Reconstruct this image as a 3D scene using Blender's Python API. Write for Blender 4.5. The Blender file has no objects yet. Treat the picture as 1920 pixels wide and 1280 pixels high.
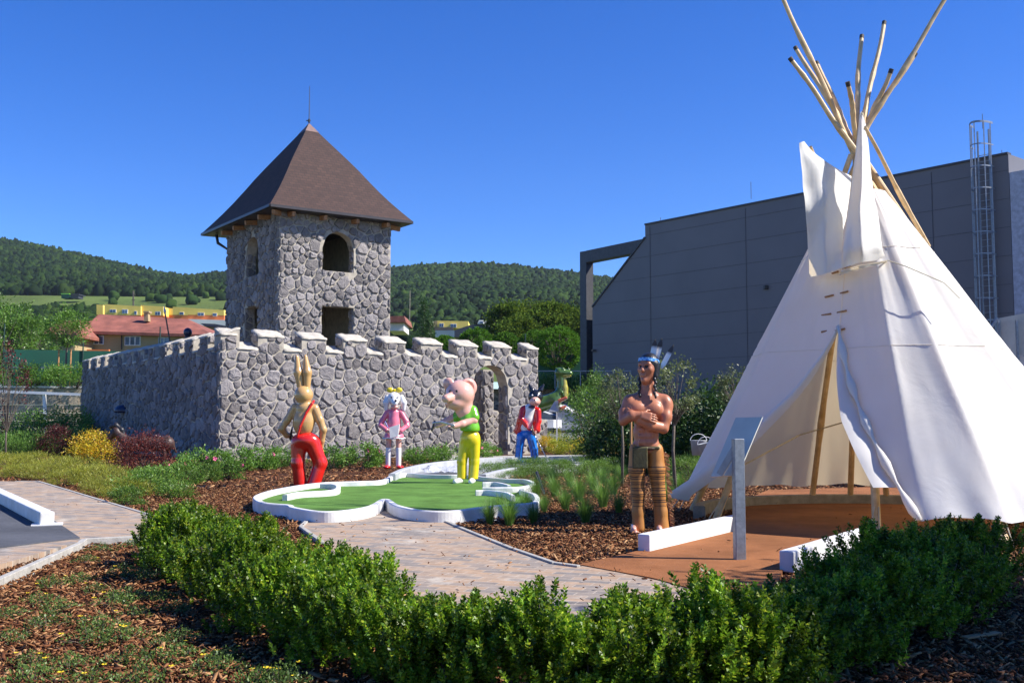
import bpy, bmesh, math, random
import numpy as np
from mathutils import Vector, Matrix
R = math.radians
S = bpy.context.scene
COL = S.collection
random.seed(7)
# ---------------------------------------------------------------- camera
EYE = 1.3; F = 1952.0; TH = math.atan(145.0 / F)
cd = bpy.data.cameras.new('camera'); cam = bpy.data.objects.new('camera', cd); COL.objects.link(cam)
cam.location = (0, 0, EYE); cam.rotation_euler = (math.pi / 2 + TH, 0, 0)
cd.sensor_width = 36; cd.lens = 36 * F / 1920; cd.clip_end = 4000; cd.clip_start = 0.05
S.camera = cam
# ---------------------------------------------------------------- light
SUN_AZ = R(-8); SUN_EL = R(42)
w = bpy.data.worlds.new('World'); S.world = w; w.use_nodes = True
nt = w.node_tree; bg = nt.nodes['Background']
sky = nt.nodes.new('ShaderNodeTexSky'); sky.sky_type = 'NISHITA'; sky.sun_disc = False
sky.sun_elevation = SUN_EL; sky.sun_rotation = math.pi / 2 - SUN_AZ
sky.altitude = 1800; sky.air_density = 1.0; sky.dust_density = 0.15; sky.ozone_density = 5.0
hs = nt.nodes.new('ShaderNodeHueSaturation'); hs.inputs['Saturation'].default_value = 1.3; hs.inputs['Hue'].default_value = .517
nt.links.new(sky.outputs[0], hs.inputs['Color']); nt.links.new(hs.outputs[0], bg.inputs[0]); bg.inputs[1].default_value = 0.116
sd = bpy.data.lights.new('sun', 'SUN'); sun = bpy.data.objects.new('sun', sd); COL.objects.link(sun)
sd.energy = 5.0; sd.angle = R(0.5); sd.color = (1.0, 0.945, 0.86)
sdir = Vector((math.cos(SUN_EL) * math.cos(SUN_AZ), math.cos(SUN_EL) * math.sin(SUN_AZ), math.sin(SUN_EL)))
sun.rotation_euler = (-sdir).to_track_quat('-Z', 'Y').to_euler()
S.view_settings.view_transform = 'Standard'; S.view_settings.look = 'None'
S.view_settings.exposure = 0.8; S.view_settings.gamma = 1
S.cycles.max_bounces = 6; S.cycles.transparent_max_bounces = 8; S.cycles.caustics_reflective = False; S.cycles.caustics_refractive = False

# ---------------------------------------------------------------- picture -> world
fw = Vector((0, math.cos(TH), math.sin(TH))); upv = Vector((0, -math.sin(TH), math.cos(TH)))
def ray(px, py): return fw + Vector((1, 0, 0)) * ((px - 960) / F) + upv * ((640 - py) / F)
def G(px, py, z=0.0):
    r = ray(px, py); t = (z - EYE) / r.z; return Vector((0, 0, EYE)) + r * t
def P(px, py, Y):
    r = ray(px, py); return Vector((0, 0, EYE)) + r * (Y / r.y)
def PR(p):
    d = Vector(p) - Vector((0, 0, EYE)); k = F / d.dot(fw); return (960 + d.x * k, 640 - d.dot(upv) * k)

# ---------------------------------------------------------------- mesh helpers
def fast(name, V, Fc, smooth=False):
    """V (n,3); Fc (m,k) index array or list of them"""
    V = np.asarray(V, dtype=np.float32); fl = Fc if isinstance(Fc, (list, tuple)) else [Fc]
    fl = [np.asarray(f, dtype=np.int32) for f in fl if len(f)]
    me = bpy.data.meshes.new(name)
    me.vertices.add(len(V)); me.vertices.foreach_set('co', V.ravel())
    loops = np.concatenate([f.ravel() for f in fl]); tot = np.concatenate([np.full(len(f), f.shape[1]) for f in fl])
    me.loops.add(len(loops)); me.loops.foreach_set('vertex_index', loops)
    st = np.concatenate([[0], np.cumsum(tot)[:-1]]).astype(np.int32)
    me.polygons.add(len(tot)); me.polygons.foreach_set('loop_start', st); me.polygons.foreach_set('loop_total', tot.astype(np.int32))
    if smooth: me.polygons.foreach_set('use_smooth', np.ones(len(tot), dtype=bool))
    me.update(calc_edges=True); me.validate()
    return me
class MB:
    def __init__(s): s.v = []; s.f = []; s.m = []
    def add(s, vs, fs, mi=0):
        o = len(s.v); s.v += [tuple(p) for p in vs]; s.f += [tuple(i + o for i in q) for q in fs]; s.m += [mi] * len(fs)
    def hexa(s, p, mi=0): s.add(p, [(0, 3, 2, 1), (4, 5, 6, 7), (0, 1, 5, 4), (1, 2, 6, 5), (2, 3, 7, 6), (3, 0, 4, 7)], mi)
    def box(s, c, d, rz=0, mi=0):
        cx, cy, cz = c; a, b, h = d[0] / 2, d[1] / 2, d[2] / 2; C_, S_ = math.cos(rz), math.sin(rz)
        s.hexa([(cx + x * C_ - y * S_, cy + x * S_ + y * C_, cz + z) for z in (-h, h) for x, y in ((-a, -b), (a, -b), (a, b), (-a, b))], mi)
    def bar(s, p, q, w, h, mi=0, up=(0, 0, 1)):
        p, q = Vector(p), Vector(q); d = (q - p).normalized(); sx = d.cross(Vector(up))
        if sx.length < 1e-4: sx = d.cross(Vector((0, 1, 0)))
        sx.normalize(); u = sx.cross(d); sx *= w / 2; u *= h / 2
        s.hexa([p - sx - u, p + sx - u, p + sx + u, p - sx + u, q - sx - u, q + sx - u, q + sx + u, q - sx + u], mi)
    def tube(s, pts, rad, n=8, mi=0, cap=True):
        pts = [Vector(p) for p in pts]; rs = rad if isinstance(rad, (list, tuple)) else [rad] * len(pts)
        o = len(s.v); ref = None
        for i, p in enumerate(pts):
            d = (pts[min(i + 1, len(pts) - 1)] - pts[max(i - 1, 0)]).normalized()
            if ref is None: ref = d.orthogonal().normalized()
            ref = (ref - d * ref.dot(d)).normalized(); b = d.cross(ref)
            for k in range(n):
                a = 2 * math.pi * k / n; s.v.append(tuple(p + (ref * math.cos(a) + b * math.sin(a)) * rs[i]))
        for i in range(len(pts) - 1):
            for k in range(n):
                k2 = (k + 1) % n; s.f.append((o + i * n + k, o + i * n + k2, o + (i + 1) * n + k2, o + (i + 1) * n + k)); s.m.append(mi)
        if cap:
            s.f.append(tuple(o + k for k in range(n))[::-1]); s.f.append(tuple(o + (len(pts) - 1) * n + k for k in range(n))); s.m += [mi, mi]
    def prism(s, poly, z0, z1, mi=0):
        n = len(poly); s.add([(p[0], p[1], z0) for p in poly] + [(p[0], p[1], z1) for p in poly],
              [tuple(range(n))[::-1], tuple(range(n, 2 * n))] + [(i, (i + 1) % n, n + (i + 1) % n, n + i) for i in range(n)], mi)
    def sheet(s, poly, z, mi=0): s.add([(p[0], p[1], z) for p in poly], [tuple(range(len(poly)))], mi)
    def build(s, name, mats, parent=None, smooth=False, bevel=0, loc=None):
        me = bpy.data.meshes.new(name); me.from_pydata(s.v, [], s.f)
        mats = mats if isinstance(mats, (list, tuple)) else [mats]
        for m in mats: me.materials.append(m)
        me.polygons.foreach_set('material_index', s.m)
        if smooth: me.polygons.foreach_set('use_smooth', [True] * len(s.f))
        me.update()
        bm = bmesh.new(); bm.from_mesh(me); bmesh.ops.recalc_face_normals(bm, faces=bm.faces); bm.to_mesh(me); bm.free()
        o = link(name, me, parent)
        if bevel:
            b = o.modifiers.new('bevel', 'BEVEL'); b.width = bevel; b.segments = 2; b.limit_method = 'ANGLE'; b.angle_limit = R(40)
        if loc: o.location = loc
        return o
def link(name, me, parent=None, mat=None):
    o = bpy.data.objects.new(name, me); COL.objects.link(o)
    if parent: o.parent = parent
    if mat: me.materials.append(mat)
    return o
def tag(o, label=None, cat=None, group=None, kind=None):
    if label: o['label'] = label
    if cat: o['category'] = cat
    if group: o['group'] = group
    if kind: o['kind'] = kind
    return o
def empty(name, loc, rz=0, label=None, cat=None, group=None):
    o = bpy.data.objects.new(name, None); COL.objects.link(o); o.location = loc; o.rotation_euler = (0, 0, rz)
    return tag(o, label, cat, group)
def dup(root, loc, rz=0, sc=1, label=None, group=None):
    def cp(o, par):
        c = o.copy(); COL.objects.link(c)
        if par: c.parent = par
        for ch in o.children: cp(ch, c)
        return c
    r = cp(root, None); r.location = loc; r.rotation_euler = (0, 0, rz); r.scale = (sc, sc, sc) if not hasattr(sc, '__len__') else sc
    if label: r['label'] = label
    if group: r['group'] = group
    return r

# ---------------------------------------------------------------- signed-distance sculpting
class SDF:
    def __init__(s): s.p = []
    def cone(s, a, b, r1, r2, k=.03, sub=False): s.p.append(('c', np.array(a, float), np.array(b, float), r1, r2, k, sub)); return s
    def ball(s, c, r, k=.03, sub=False, rot=None):
        r = (r, r, r) if not hasattr(r, '__len__') else r
        s.p.append(('e', np.array(c, float), np.array(r, float), rot, None, k, sub)); return s
    def box(s, c, h, rr=.01, k=.01, sub=False, rot=None): s.p.append(('b', np.array(c, float), np.array(h, float), rot, rr, k, sub)); return s
    def chain(s, pts, rs, k=.03):
        for i in range(len(pts) - 1): s.cone(pts[i], pts[i + 1], rs[i], rs[i + 1], k)
        return s
    def mesh(s, name, vox=.012):
        lo = np.full(3, 1e9); hi = np.full(3, -1e9)
        def bb(p):
            if p[0] == 'c': r = max(p[3], p[4]); return np.minimum(p[1], p[2]) - r, np.maximum(p[1], p[2]) + r
            e = float(np.max(p[2])) * 1.75 if p[3] is not None else p[2]
            return p[1] - e, p[1] + e
        for p in s.p:
            if p[6]: continue
            a, b = bb(p); lo = np.minimum(lo, a); hi = np.maximum(hi, b)
        lo -= 3 * vox; hi += 3 * vox
        n = np.ceil((hi - lo) / vox).astype(int) + 1
        ax = [lo[i] + vox * np.arange(n[i]) for i in range(3)]
        Fd = np.full(n, 1.0)
        for p in s.p:
            a, b = bb(p); k = p[5]; a = a - k - 3 * vox; b = b + k + 3 * vox
            i0 = np.clip(np.floor((a - lo) / vox).astype(int), 0, n - 1); i1 = np.clip(np.ceil((b - lo) / vox).astype(int) + 1, 1, n)
            if np.any(i1 <= i0): continue
            X, Y, Z = np.meshgrid(ax[0][i0[0]:i1[0]], ax[1][i0[1]:i1[1]], ax[2][i0[2]:i1[2]], indexing='ij')
            if p[0] == 'c':
                ba = p[2] - p[1]; L = float(ba @ ba) + 1e-9
                h = np.clip(((X - p[1][0]) * ba[0] + (Y - p[1][1]) * ba[1] + (Z - p[1][2]) * ba[2]) / L, 0, 1)
                d = np.sqrt((X - p[1][0] - h * ba[0]) ** 2 + (Y - p[1][1] - h * ba[1]) ** 2 + (Z - p[1][2] - h * ba[2]) ** 2) - (p[3] + (p[4] - p[3]) * h)
            else:
                x, y, z = X - p[1][0], Y - p[1][1], Z - p[1][2]
                if p[3] is not None:
                    M = np.array(Matrix.Rotation(R(p[3][0]), 3, 'X').to_4x4() @ Matrix.Rotation(R(p[3][1]), 3, 'Y').to_4x4() @ Matrix.Rotation(R(p[3][2]), 3, 'Z').to_4x4())[:3, :3].T
                    x, y, z = (M[i][0] * x + M[i][1] * y + M[i][2] * z for i in range(3))
                if p[0] == 'e':
                    r = p[2]; k0 = np.sqrt((x / r[0]) ** 2 + (y / r[1]) ** 2 + (z / r[2]) ** 2); k1 = np.sqrt((x / r[0] ** 2) ** 2 + (y / r[1] ** 2) ** 2 + (z / r[2] ** 2) ** 2)
                    d = k0 * (k0 - 1) / np.maximum(k1, 1e-6)
                else:
                    q = [np.abs(v) - (p[2][i] - p[4]) for i, v in enumerate((x, y, z))]
                    d = np.sqrt(sum(np.maximum(v, 0) ** 2 for v in q)) + np.minimum(np.maximum(q[0], np.maximum(q[1], q[2])), 0) - p[4]
            sl = tuple(slice(i0[i], i1[i]) for i in range(3)); f = Fd[sl]
            if p[6]: d = -d; h = np.maximum(k - np.abs(f - d), 0) / k; Fd[sl] = np.maximum(f, d) + h * h * k / 4
            else: h = np.maximum(k - np.abs(f - d), 0) / k; Fd[sl] = np.minimum(f, d) - h * h * k / 4
        return nets(name, Fd, lo, vox)
def nets(name, Fd, lo, vox):
    ins = Fd < 0
    nx, ny, nz = (m - 1 for m in Fd.shape)
    cnt = np.zeros((nx, ny, nz), np.int8)
    for dx in (0, 1):
        for dy in (0, 1):
            for dz in (0, 1): cnt += ins[dx:nx + dx, dy:ny + dy, dz:nz + dz]
    ci, cj, ck = np.nonzero((cnt > 0) & (cnt < 8))
    idx = np.full((nx, ny, nz), -1, np.int32); idx[ci, cj, ck] = np.arange(len(ci))
    acc = np.zeros((len(ci), 3)); num = np.zeros(len(ci))
    cor = [(0, 0, 0), (1, 0, 0), (0, 1, 0), (1, 1, 0), (0, 0, 1), (1, 0, 1), (0, 1, 1), (1, 1, 1)]
    for a in range(8):
        for b in range(a + 1, 8):
            A, B = cor[a], cor[b]
            if sum(abs(A[i] - B[i]) for i in range(3)) != 1: continue
            va = Fd[ci + A[0], cj + A[1], ck + A[2]]; vb = Fd[ci + B[0], cj + B[1], ck + B[2]]
            m = (va < 0) != (vb < 0); t = np.where(m, va / np.where(m, va - vb, 1), 0)
            for i in range(3): acc[:, i] += np.where(m, A[i] + t * (B[i] - A[i]), 0)
            num += m
    V = (acc / num[:, None] + np.stack([ci, cj, ck], 1)) * vox + lo
    fs = []
    for ax in range(3):
        s0 = [slice(None)] * 3; s1 = [slice(None)] * 3; s0[ax] = slice(0, -1); s1[ax] = slice(1, None)
        a, b = ins[tuple(s0)], ins[tuple(s1)]
        i = np.stack(np.nonzero(a != b), 1); o1, o2 = [(1, 2), (2, 0), (0, 1)][ax]
        i = i[(i[:, o1] > 0) & (i[:, o2] > 0) & (i[:, o1] < Fd.shape[o1] - 1) & (i[:, o2] < Fd.shape[o2] - 1)]
        def g(d1, d2):
            j = i.copy(); j[:, o1] += d1; j[:, o2] += d2; return idx[j[:, 0], j[:, 1], j[:, 2]]
        q = np.stack([g(-1, -1), g(0, -1), g(0, 0), g(-1, 0)], 1)
        fl = a[i[:, 0], i[:, 1], i[:, 2]]; q[~fl] = q[~fl][:, ::-1]; fs.append(q)
    q = np.concatenate(fs); q = q[(q >= 0).all(1)]
    return fast(name, V, q, True)
def sculpt(sdf, name, mat, parent, vox=.012):
    me = sdf.mesh(name, vox); me.materials.append(mat); return link(name, me, parent)
# ---------------------------------------------------------------- materials
def nodes(name):
    m = bpy.data.materials.new(name); m.use_nodes = True; t = m.node_tree
    return m, t, t.nodes['Principled BSDF'], t.nodes['Material Output']
def N(t, typ, **kw):
    n = t.nodes.new('ShaderNode' + typ)
    for k, v in kw.items():
        if k.startswith('i_'): n.inputs[k[2:].replace('_', ' ')].default_value = v
        else: setattr(n, k, v)
    return n
def ramp(t, stops, src=None, interp='LINEAR'):
    n = t.nodes.new('ShaderNodeValToRGB'); e = n.color_ramp.elements; n.color_ramp.interpolation = interp
    while len(e) < len(stops): e.new(.5)
    for i, (p, c) in enumerate(stops): e[i].position = p; e[i].color = (*c, 1) if len(c) == 3 else c
    if src is not None: t.links.new(src, n.inputs[0])
    return n
def noise(t, scale, detail=4, rough=.6, coord='Object', vec=None, dist=0):
    if vec is None: vec = t.nodes.new('ShaderNodeTexCoord').outputs[coord]
    n = N(t, 'TexNoise'); n.inputs['Scale'].default_value = scale; n.inputs['Detail'].default_value = detail; n.inputs['Roughness'].default_value = rough
    n.inputs['Distortion'].default_value = dist; t.links.new(vec, n.inputs['Vector']); return n
def bump(t, b, src, strength=.3, dist=.01):
    n = t.nodes.new('ShaderNodeBump'); n.inputs['Strength'].default_value = strength; n.inputs['Distance'].default_value = dist
    t.links.new(src, n.inputs['Height']); t.links.new(n.outputs[0], b.inputs['Normal']); return n
def mixc(t, fac, a, b, mode='MIX'):
    n = t.nodes.new('ShaderNodeMix'); n.data_type = 'RGBA'; n.blend_type = mode
    for s, v in ((0, fac), (6, a), (7, b)):
        if hasattr(v, 'links'): t.links.new(v, n.inputs[s])
        else: n.inputs[s].default_value = v if s == 0 else (*v, 1)
    return n.outputs[2]
def mat(name, c, rough=.6, var=.12, scale=6, bmp=0, bscale=40, metal=0, coat=0, spec=.5, c2=None, bdist=.01):
    m, t, b, o = nodes(name)
    c2 = c2 or tuple(x * (1 - 2.2 * var) for x in c)
    n = noise(t, scale); r = ramp(t, [(.32, c2), (.66, tuple(min(1, x * (1 + var)) for x in c))], n.outputs[0])
    t.links.new(r.outputs[0], b.inputs['Base Color'])
    b.inputs['Roughness'].default_value = rough; b.inputs['Metallic'].default_value = metal
    b.inputs['Coat Weight'].default_value = coat; b.inputs['Coat Roughness'].default_value = .12
    b.inputs['Specular IOR Level'].default_value = spec
    if bmp: bump(t, b, noise(t, bscale, 5).outputs[0], bmp, bdist)
    return m
def leafmat(name, cols, trans=.3, rough=.45, spec=.4, patch=None):
    m, t, b, o = nodes(name)
    g = t.nodes.new('ShaderNodeNewGeometry'); stops = [(i / max(1, len(cols) - 1), c) for i, c in enumerate(cols)]
    r = ramp(t, stops, g.outputs['Random Per Island']); col = r.outputs[0]
    oi = t.nodes.new('ShaderNodeObjectInfo'); hv = N(t, 'HueSaturation'); mr = N(t, 'MapRange'); mr.inputs[3].default_value = .82; mr.inputs[4].default_value = 1.18
    t.links.new(oi.outputs['Random'], mr.inputs[0]); t.links.new(mr.outputs[0], hv.inputs['Value']); t.links.new(col, hv.inputs['Color']); col = hv.outputs[0]
    if patch:
        n = noise(t, patch[0], 3); lo_, hi_ = (patch[1:] if len(patch) > 1 else (.55, 1.25)); r2 = ramp(t, [(.38, (lo_, lo_ * 1.1, lo_)), (.64, (hi_ * 1.05, hi_, hi_ * .8))], n.outputs[0]); col = mixc(t, 1.0, col, r2.outputs[0], 'MULTIPLY')
    t.links.new(col, b.inputs['Base Color']); b.inputs['Roughness'].default_value = rough; b.inputs['Specular IOR Level'].default_value = spec
    tr = t.nodes.new('ShaderNodeBsdfTranslucent'); hs = N(t, 'HueSaturation'); hs.inputs['Value'].default_value = 1.5; hs.inputs['Hue'].default_value = .49
    t.links.new(col, hs.inputs['Color']); t.links.new(hs.outputs[0], tr.inputs[0])
    mx = t.nodes.new('ShaderNodeMixShader'); mx.inputs[0].default_value = trans
    t.links.new(b.outputs[0], mx.inputs[1]); t.links.new(tr.outputs[0], mx.inputs[2]); t.links.new(mx.outputs[0], o.inputs[0])
    return m
M = {}
def mk_stone(name, dark, light, spec=.3):
    m, t, b, o = nodes(name)
    g = t.nodes.new('ShaderNodeNewGeometry'); r = ramp(t, [(0, dark), (.5, tuple((a + c) / 2 for a, c in zip(dark, light))), (1, light)], g.outputs['Random Per Island'])
    n = noise(t, 9, 6, .7); r2 = ramp(t, [(.3, (.62, .62, .64)), (.7, (1.2, 1.18, 1.16))], n.outputs[0])
    t.links.new(mixc(t, 1.0, r.outputs[0], r2.outputs[0], 'MULTIPLY'), b.inputs['Base Color']); b.inputs['Roughness'].default_value = .9
    b.inputs['Specular IOR Level'].default_value = spec
    bump(t, b, noise(t, 22, 6, .7).outputs[0], .8, .03); return m
M['stone'] = mk_stone('grey_stone', (.19, .174, .166), (.35, .325, .315))
M['mortar'] = mat('pale_mortar', (.44, .395, .32), .95, .12, 5, .5, 30)
M['cap'] = mat('mortar_coping', (.50, .46, .39), .95, .12, 4, .6, 14, bdist=.03)
M['inner'] = mat('tower_inner_render', (.16, .15, .14), .95, .1, 3)
# roof shingles
m, t, b, o = nodes('brown_shingles'); uvn = t.nodes.new('ShaderNodeUVMap')
br = N(t, 'TexBrick'); br.offset = .5; t.links.new(uvn.outputs[0], br.inputs[0])
for i, c in ((1, (.072, .036, .027)), (2, (.050, .025, .020)), (3, (.03, .02, .018))): br.inputs[i].default_value = (*c, 1)
br.inputs['Scale'].default_value = 1; br.inputs['Mortar Size'].default_value = .012; br.inputs['Brick Width'].default_value = .25; br.inputs['Row Height'].default_value = .14; br.inputs['Mortar Smooth'].default_value = .3
nn = noise(t, 5, 5); t.links.new(mixc(t, .5, br.outputs[0], ramp(t, [(.3, (.45, .45, .45)), (.7, (1, 1, 1))], nn.outputs[0]).outputs[0], 'MULTIPLY'), b.inputs['Base Color'])
b.inputs['Roughness'].default_value = .85; bump(t, b, br.outputs['Fac'], -.5, .02); M['shingle'] = m
M['ridgecap'] = mat('ridge_cap_metal', (.20, .125, .105), .55, .1)
M['gutter'] = mat('dark_gutter', (.035, .028, .028), .4, .1)
M['timber'] = mat('orange_timber', (.42, .21, .09), .7, .15, 12, .3)
M['pole'] = mat('peeled_pole', (.74, .54, .29), .5, .12, 5, .08, 30, c2=(.55, .36, .16))
M['poletip'] = mat('dark_pole_end', (.05, .04, .03), .7)
M['iron'] = mat('dark_iron', (.04, .04, .045), .5, .1)
# tepee canvas
m, t, b, o = nodes('white_canvas'); n = noise(t, 1.6, 5)
r = ramp(t, [(.3, (.85, .83, .78)), (.7, (.91, .90, .87))], n.outputs[0]); t.links.new(r.outputs[0], b.inputs['Base Color']); b.inputs['Roughness'].default_value = .9; b.inputs['Specular IOR Level'].default_value = .15
wv = noise(t, 2.2, 6, .55, dist=.6); bump(t, b, wv.outputs[0], .22, .05)
tr = t.nodes.new('ShaderNodeBsdfTranslucent'); tr.inputs[0].default_value = (.90, .74, .46, 1); mx = t.nodes.new('ShaderNodeMixShader'); mx.inputs[0].default_value = .32
t.links.new(b.outputs[0], mx.inputs[1]); t.links.new(tr.outputs[0], mx.inputs[2]); t.links.new(mx.outputs[0], o.inputs[0]); M['canvas'] = m
M['rope'] = mat('cream_rope', (.62, .54, .38), .9)
M['white'] = mat('white_painted_concrete', (.74, .745, .75), .55, .05, 2.5, .2, 30, c2=(.60, .59, .56))
M['whitegrey'] = mat('pale_grey_concrete', (.42, .44, .46), .7, .08, 4, .2, 40)
M['concrete'] = mat('concrete_kerb', (.40, .385, .35), .9, .12, 9, .4, 60)
M['ringconc'] = mat('ring_concrete', (.30, .27, .22), .9, .12, 9, .4, 60)
M['galv'] = mat('galvanised_steel', (.27, .29, .32), .45, .12, 20, metal=.5)
M['plate'] = mat('pale_sign_back', (.56, .55, .48), .6, .06, 3, spec=.2)
M['steel_d'] = mat('blue_grey_zinc', (.30, .33, .38), .45, .1, 10, metal=.5)  # even blue-grey zinc for the brace of the metal sign
# turf, mat, asphalt
def rough_ground(name, c1, c2, scale, bmp, fine=300, big=None, bd=.01):
    m, t, b, o = nodes(name); n = noise(t, scale, 8, .75); f = noise(t, fine, 3, .8)
    r = ramp(t, [(.3, c1), (.7, c2)], n.outputs[0]); r2 = ramp(t, [(.25, (.6, .6, .6)), (.75, (1.35, 1.35, 1.35))], f.outputs[0])
    c = mixc(t, 1., r.outputs[0], r2.outputs[0], 'MULTIPLY')
    if big:
        g = noise(t, big, 4, .5); c = mixc(t, 1., c, ramp(t, [(.35, (.8, .8, .8)), (.65, (1.12, 1.12, 1.12))], g.outputs[0]).outputs[0], 'MULTIPLY')
    t.links.new(c, b.inputs['Base Color']); b.inputs['Roughness'].default_value = .95; b.inputs['Specular IOR Level'].default_value = .2
    bump(t, b, f.outputs[0], bmp, bd); return m
M['turf'] = rough_ground('green_turf', (.085, .185, .03), (.12, .25, .05), 3, .5, 250, 1.5)
M['mat'] = rough_ground('brown_granular_mat', (.255, .098, .035), (.33, .135, .055), 6, .6, 160, 1.3)
M['asphalt'] = rough_ground('grey_felt_surface', (.075, .08, .095), (.105, .11, .125), 10, .5, 260, 1.3)
M['lane'] = rough_ground('grey_lane', (.26, .275, .29), (.34, .35, .36), 6, .2, 100)
M['mulch'] = rough_ground('bark_mulch', (.055, .022, .011), (.15, .062, .028), 14, 1., 60, 1.1, .05)
M['bgground'] = rough_ground('grassy_ground', (.05, .08, .02), (.11, .13, .05), .4, .5, 6, .1)
# pavers
m, t, b, o = nodes('concrete_pavers'); tc = t.nodes.new('ShaderNodeTexCoord'); mp = t.nodes.new('ShaderNodeMapping'); mp.inputs['Rotation'].default_value = (0, 0, R(20))
t.links.new(tc.outputs['Object'], mp.inputs[0])
br = N(t, 'TexBrick'); br.offset = .5; t.links.new(mp.outputs[0], br.inputs[0])
br.inputs[1].default_value = (0, 0, 0, 1); br.inputs[2].default_value = (1, 1, 1, 1); br.inputs[3].default_value = (.5, .5, .5, 1)
br.inputs['Scale'].default_value = 1; br.inputs['Mortar Size'].default_value = .0045; br.inputs['Brick Width'].default_value = .235; br.inputs['Row Height'].default_value = .12; br.inputs['Bias'].default_value = 0
rc = ramp(t, [(0, (.20, .18, .165)), (.3, (.27, .225, .19)), (.6, (.38, .26, .17)), (1, (.34, .265, .205))], br.outputs[0])
n1 = noise(t, 9, 6, .7); c = mixc(t, 1., rc.outputs[0], ramp(t, [(.3, (.72, .72, .72)), (.7, (1.2, 1.18, 1.15))], n1.outputs[0]).outputs[0], 'MULTIPLY')
ns = noise(t, 1.1, 7, .72); sand = ramp(t, [(.57, (0, 0, 0)), (.66, (.75, .75, .75))], ns.outputs[0])
mt = t.nodes.new('ShaderNodeMath'); mt.operation = 'MAXIMUM'; t.links.new(sand.outputs[0], mt.inputs[0])
m2 = t.nodes.new('ShaderNodeMath'); m2.operation = 'MULTIPLY'; m2.inputs[1].default_value = .55; t.links.new(br.outputs['Fac'], m2.inputs[0]); t.links.new(m2.outputs[0], mt.inputs[1])
t.links.new(mixc(t, mt.outputs[0], c, (.50, .455, .38)), b.inputs['Base Color']); b.inputs['Roughness'].default_value = .92; bump(t, b, br.outputs['Fac'], -.4, .01); M['paver'] = m
# building panels
m, t, b, o = nodes('dark_grey_panels'); n = noise(t, .35, 3); r = ramp(t, [(.3, (.132, .124, .13)), (.7, (.155, .145, .15))], n.outputs[0]); t.links.new(r.outputs[0], b.inputs['Base Color']); b.inputs['Roughness'].default_value = .5; M['panel'] = m
M['seam'] = mat('panel_seam', (.08, .08, .09), .6)
M['beamdark'] = mat('anthracite_beam', (.045, .047, .055), .5)
M['panelend'] = mat('pale_end_cladding', (.42, .44, .50), .5)
# statue paints
def paint(name, c, rough=.25): return mat(name, c, rough, .05, 3, coat=.5, spec=.5)
M['tan'] = paint('tan_gloss', (.60, .36, .14)); M['red'] = paint('red_gloss', (.68, .02, .012)); M['pink'] = paint('pink_gloss', (.78, .17, .24))
M['skinp'] = paint('pale_pink_gloss', (.78, .42, .33)); M['green'] = paint('green_gloss', (.17, .48, .02)); M['yellow'] = paint('yellow_gloss', (.80, .62, .02))
M['blue'] = paint('blue_gloss', (.012, .17, .60)); M['black'] = paint('black_gloss', (.012, .012, .015)); M['wpaint'] = paint('white_gloss', (.82, .81, .78))
M['dress'] = paint('rose_dress', (.80, .20, .27)); M['silver'] = mat('silver_shaft', (.6, .6, .62), .3, metal=.8)
M['grip'] = paint('dark_grip', (.02, .02, .02), .5); M['navy'] = paint('navy_gloss', (.008, .011, .05), .5); M['penblue'] = paint('pen_blue', (.05, .03, .35))
M['wskin'] = mat('painted_tan_skin', (.44, .165, .085), .42, .08, 4, .15, 30, coat=.15)
M['hairm'] = mat('black_painted_hair', (.018, .018, .02), .35, .1, 20, .5, 60)
M['loin'] = mat('olive_cloth', (.085, .075, .028), .7, .15, 10, .3); M['belt'] = mat('brown_belt', (.055, .028, .016), .5)
M['feather'] = None
m, t, b, o = nodes('feather_paint'); tc = t.nodes.new('ShaderNodeTexCoord'); sx = t.nodes.new('ShaderNodeSeparateXYZ'); t.links.new(tc.outputs['Object'], sx.inputs[0])
r = ramp(t, [(.0, (.92, .91, .89)), (.62, (.88, .86, .83)), (.74, (.06, .05, .045))], None); mr = N(t, 'MapRange'); mr.inputs[1].default_value = 0; mr.inputs[2].default_value = .33
nz = noise(t, 30, 2); ad = t.nodes.new('ShaderNodeMath'); ad.operation = 'MULTIPLY_ADD'; ad.inputs[1].default_value = .03; t.links.new(nz.outputs[0], ad.inputs[0]); t.links.new(sx.outputs[2], ad.inputs[2])
t.links.new(ad.outputs[0], mr.inputs[0]); t.links.new(mr.outputs[0], r.inputs[0]); t.links.new(r.outputs[0], b.inputs['Base Color']); b.inputs['Roughness'].default_value = .7; M['feather'] = m
m, t, b, o = nodes('striped_leggings'); tc = t.nodes.new('ShaderNodeTexCoord'); sx = t.nodes.new('ShaderNodeSeparateXYZ'); t.links.new(tc.outputs['Object'], sx.inputs[0])
nz = noise(t, 9, 2); ad = t.nodes.new('ShaderNodeMath'); ad.operation = 'MULTIPLY_ADD'; ad.inputs[1].default_value = .018; t.links.new(nz.outputs[0], ad.inputs[0]); t.links.new(sx.outputs[2], ad.inputs[2])
mr = N(t, 'MapRange'); mr.inputs[1].default_value = 0; mr.inputs[2].default_value = 1; t.links.new(ad.outputs[0], mr.inputs[0])
st = [(0, (.42, .17, .035))]
zz = .30
bands = []
while zz < .76: bands += [zz, zz + .022]; zz += .052 if len(bands) % 4 else .036
m3 = t.nodes.new('ShaderNodeMath'); m3.operation = 'MODULO'; m3.inputs[1].default_value = .068; t.links.new(ad.outputs[0], m3.inputs[0])
rb = ramp(t, [(0, (1, 1, 1)), (.011, (0, 0, 0)), (.022, (1, 1, 1)), (.033, (0, 0, 0))], m3.outputs[0], 'CONSTANT')
gt = t.nodes.new('ShaderNodeMath'); gt.operation = 'GREATER_THAN'; gt.inputs[1].default_value = .30; t.links.new(ad.outputs[0], gt.inputs[0])
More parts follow.
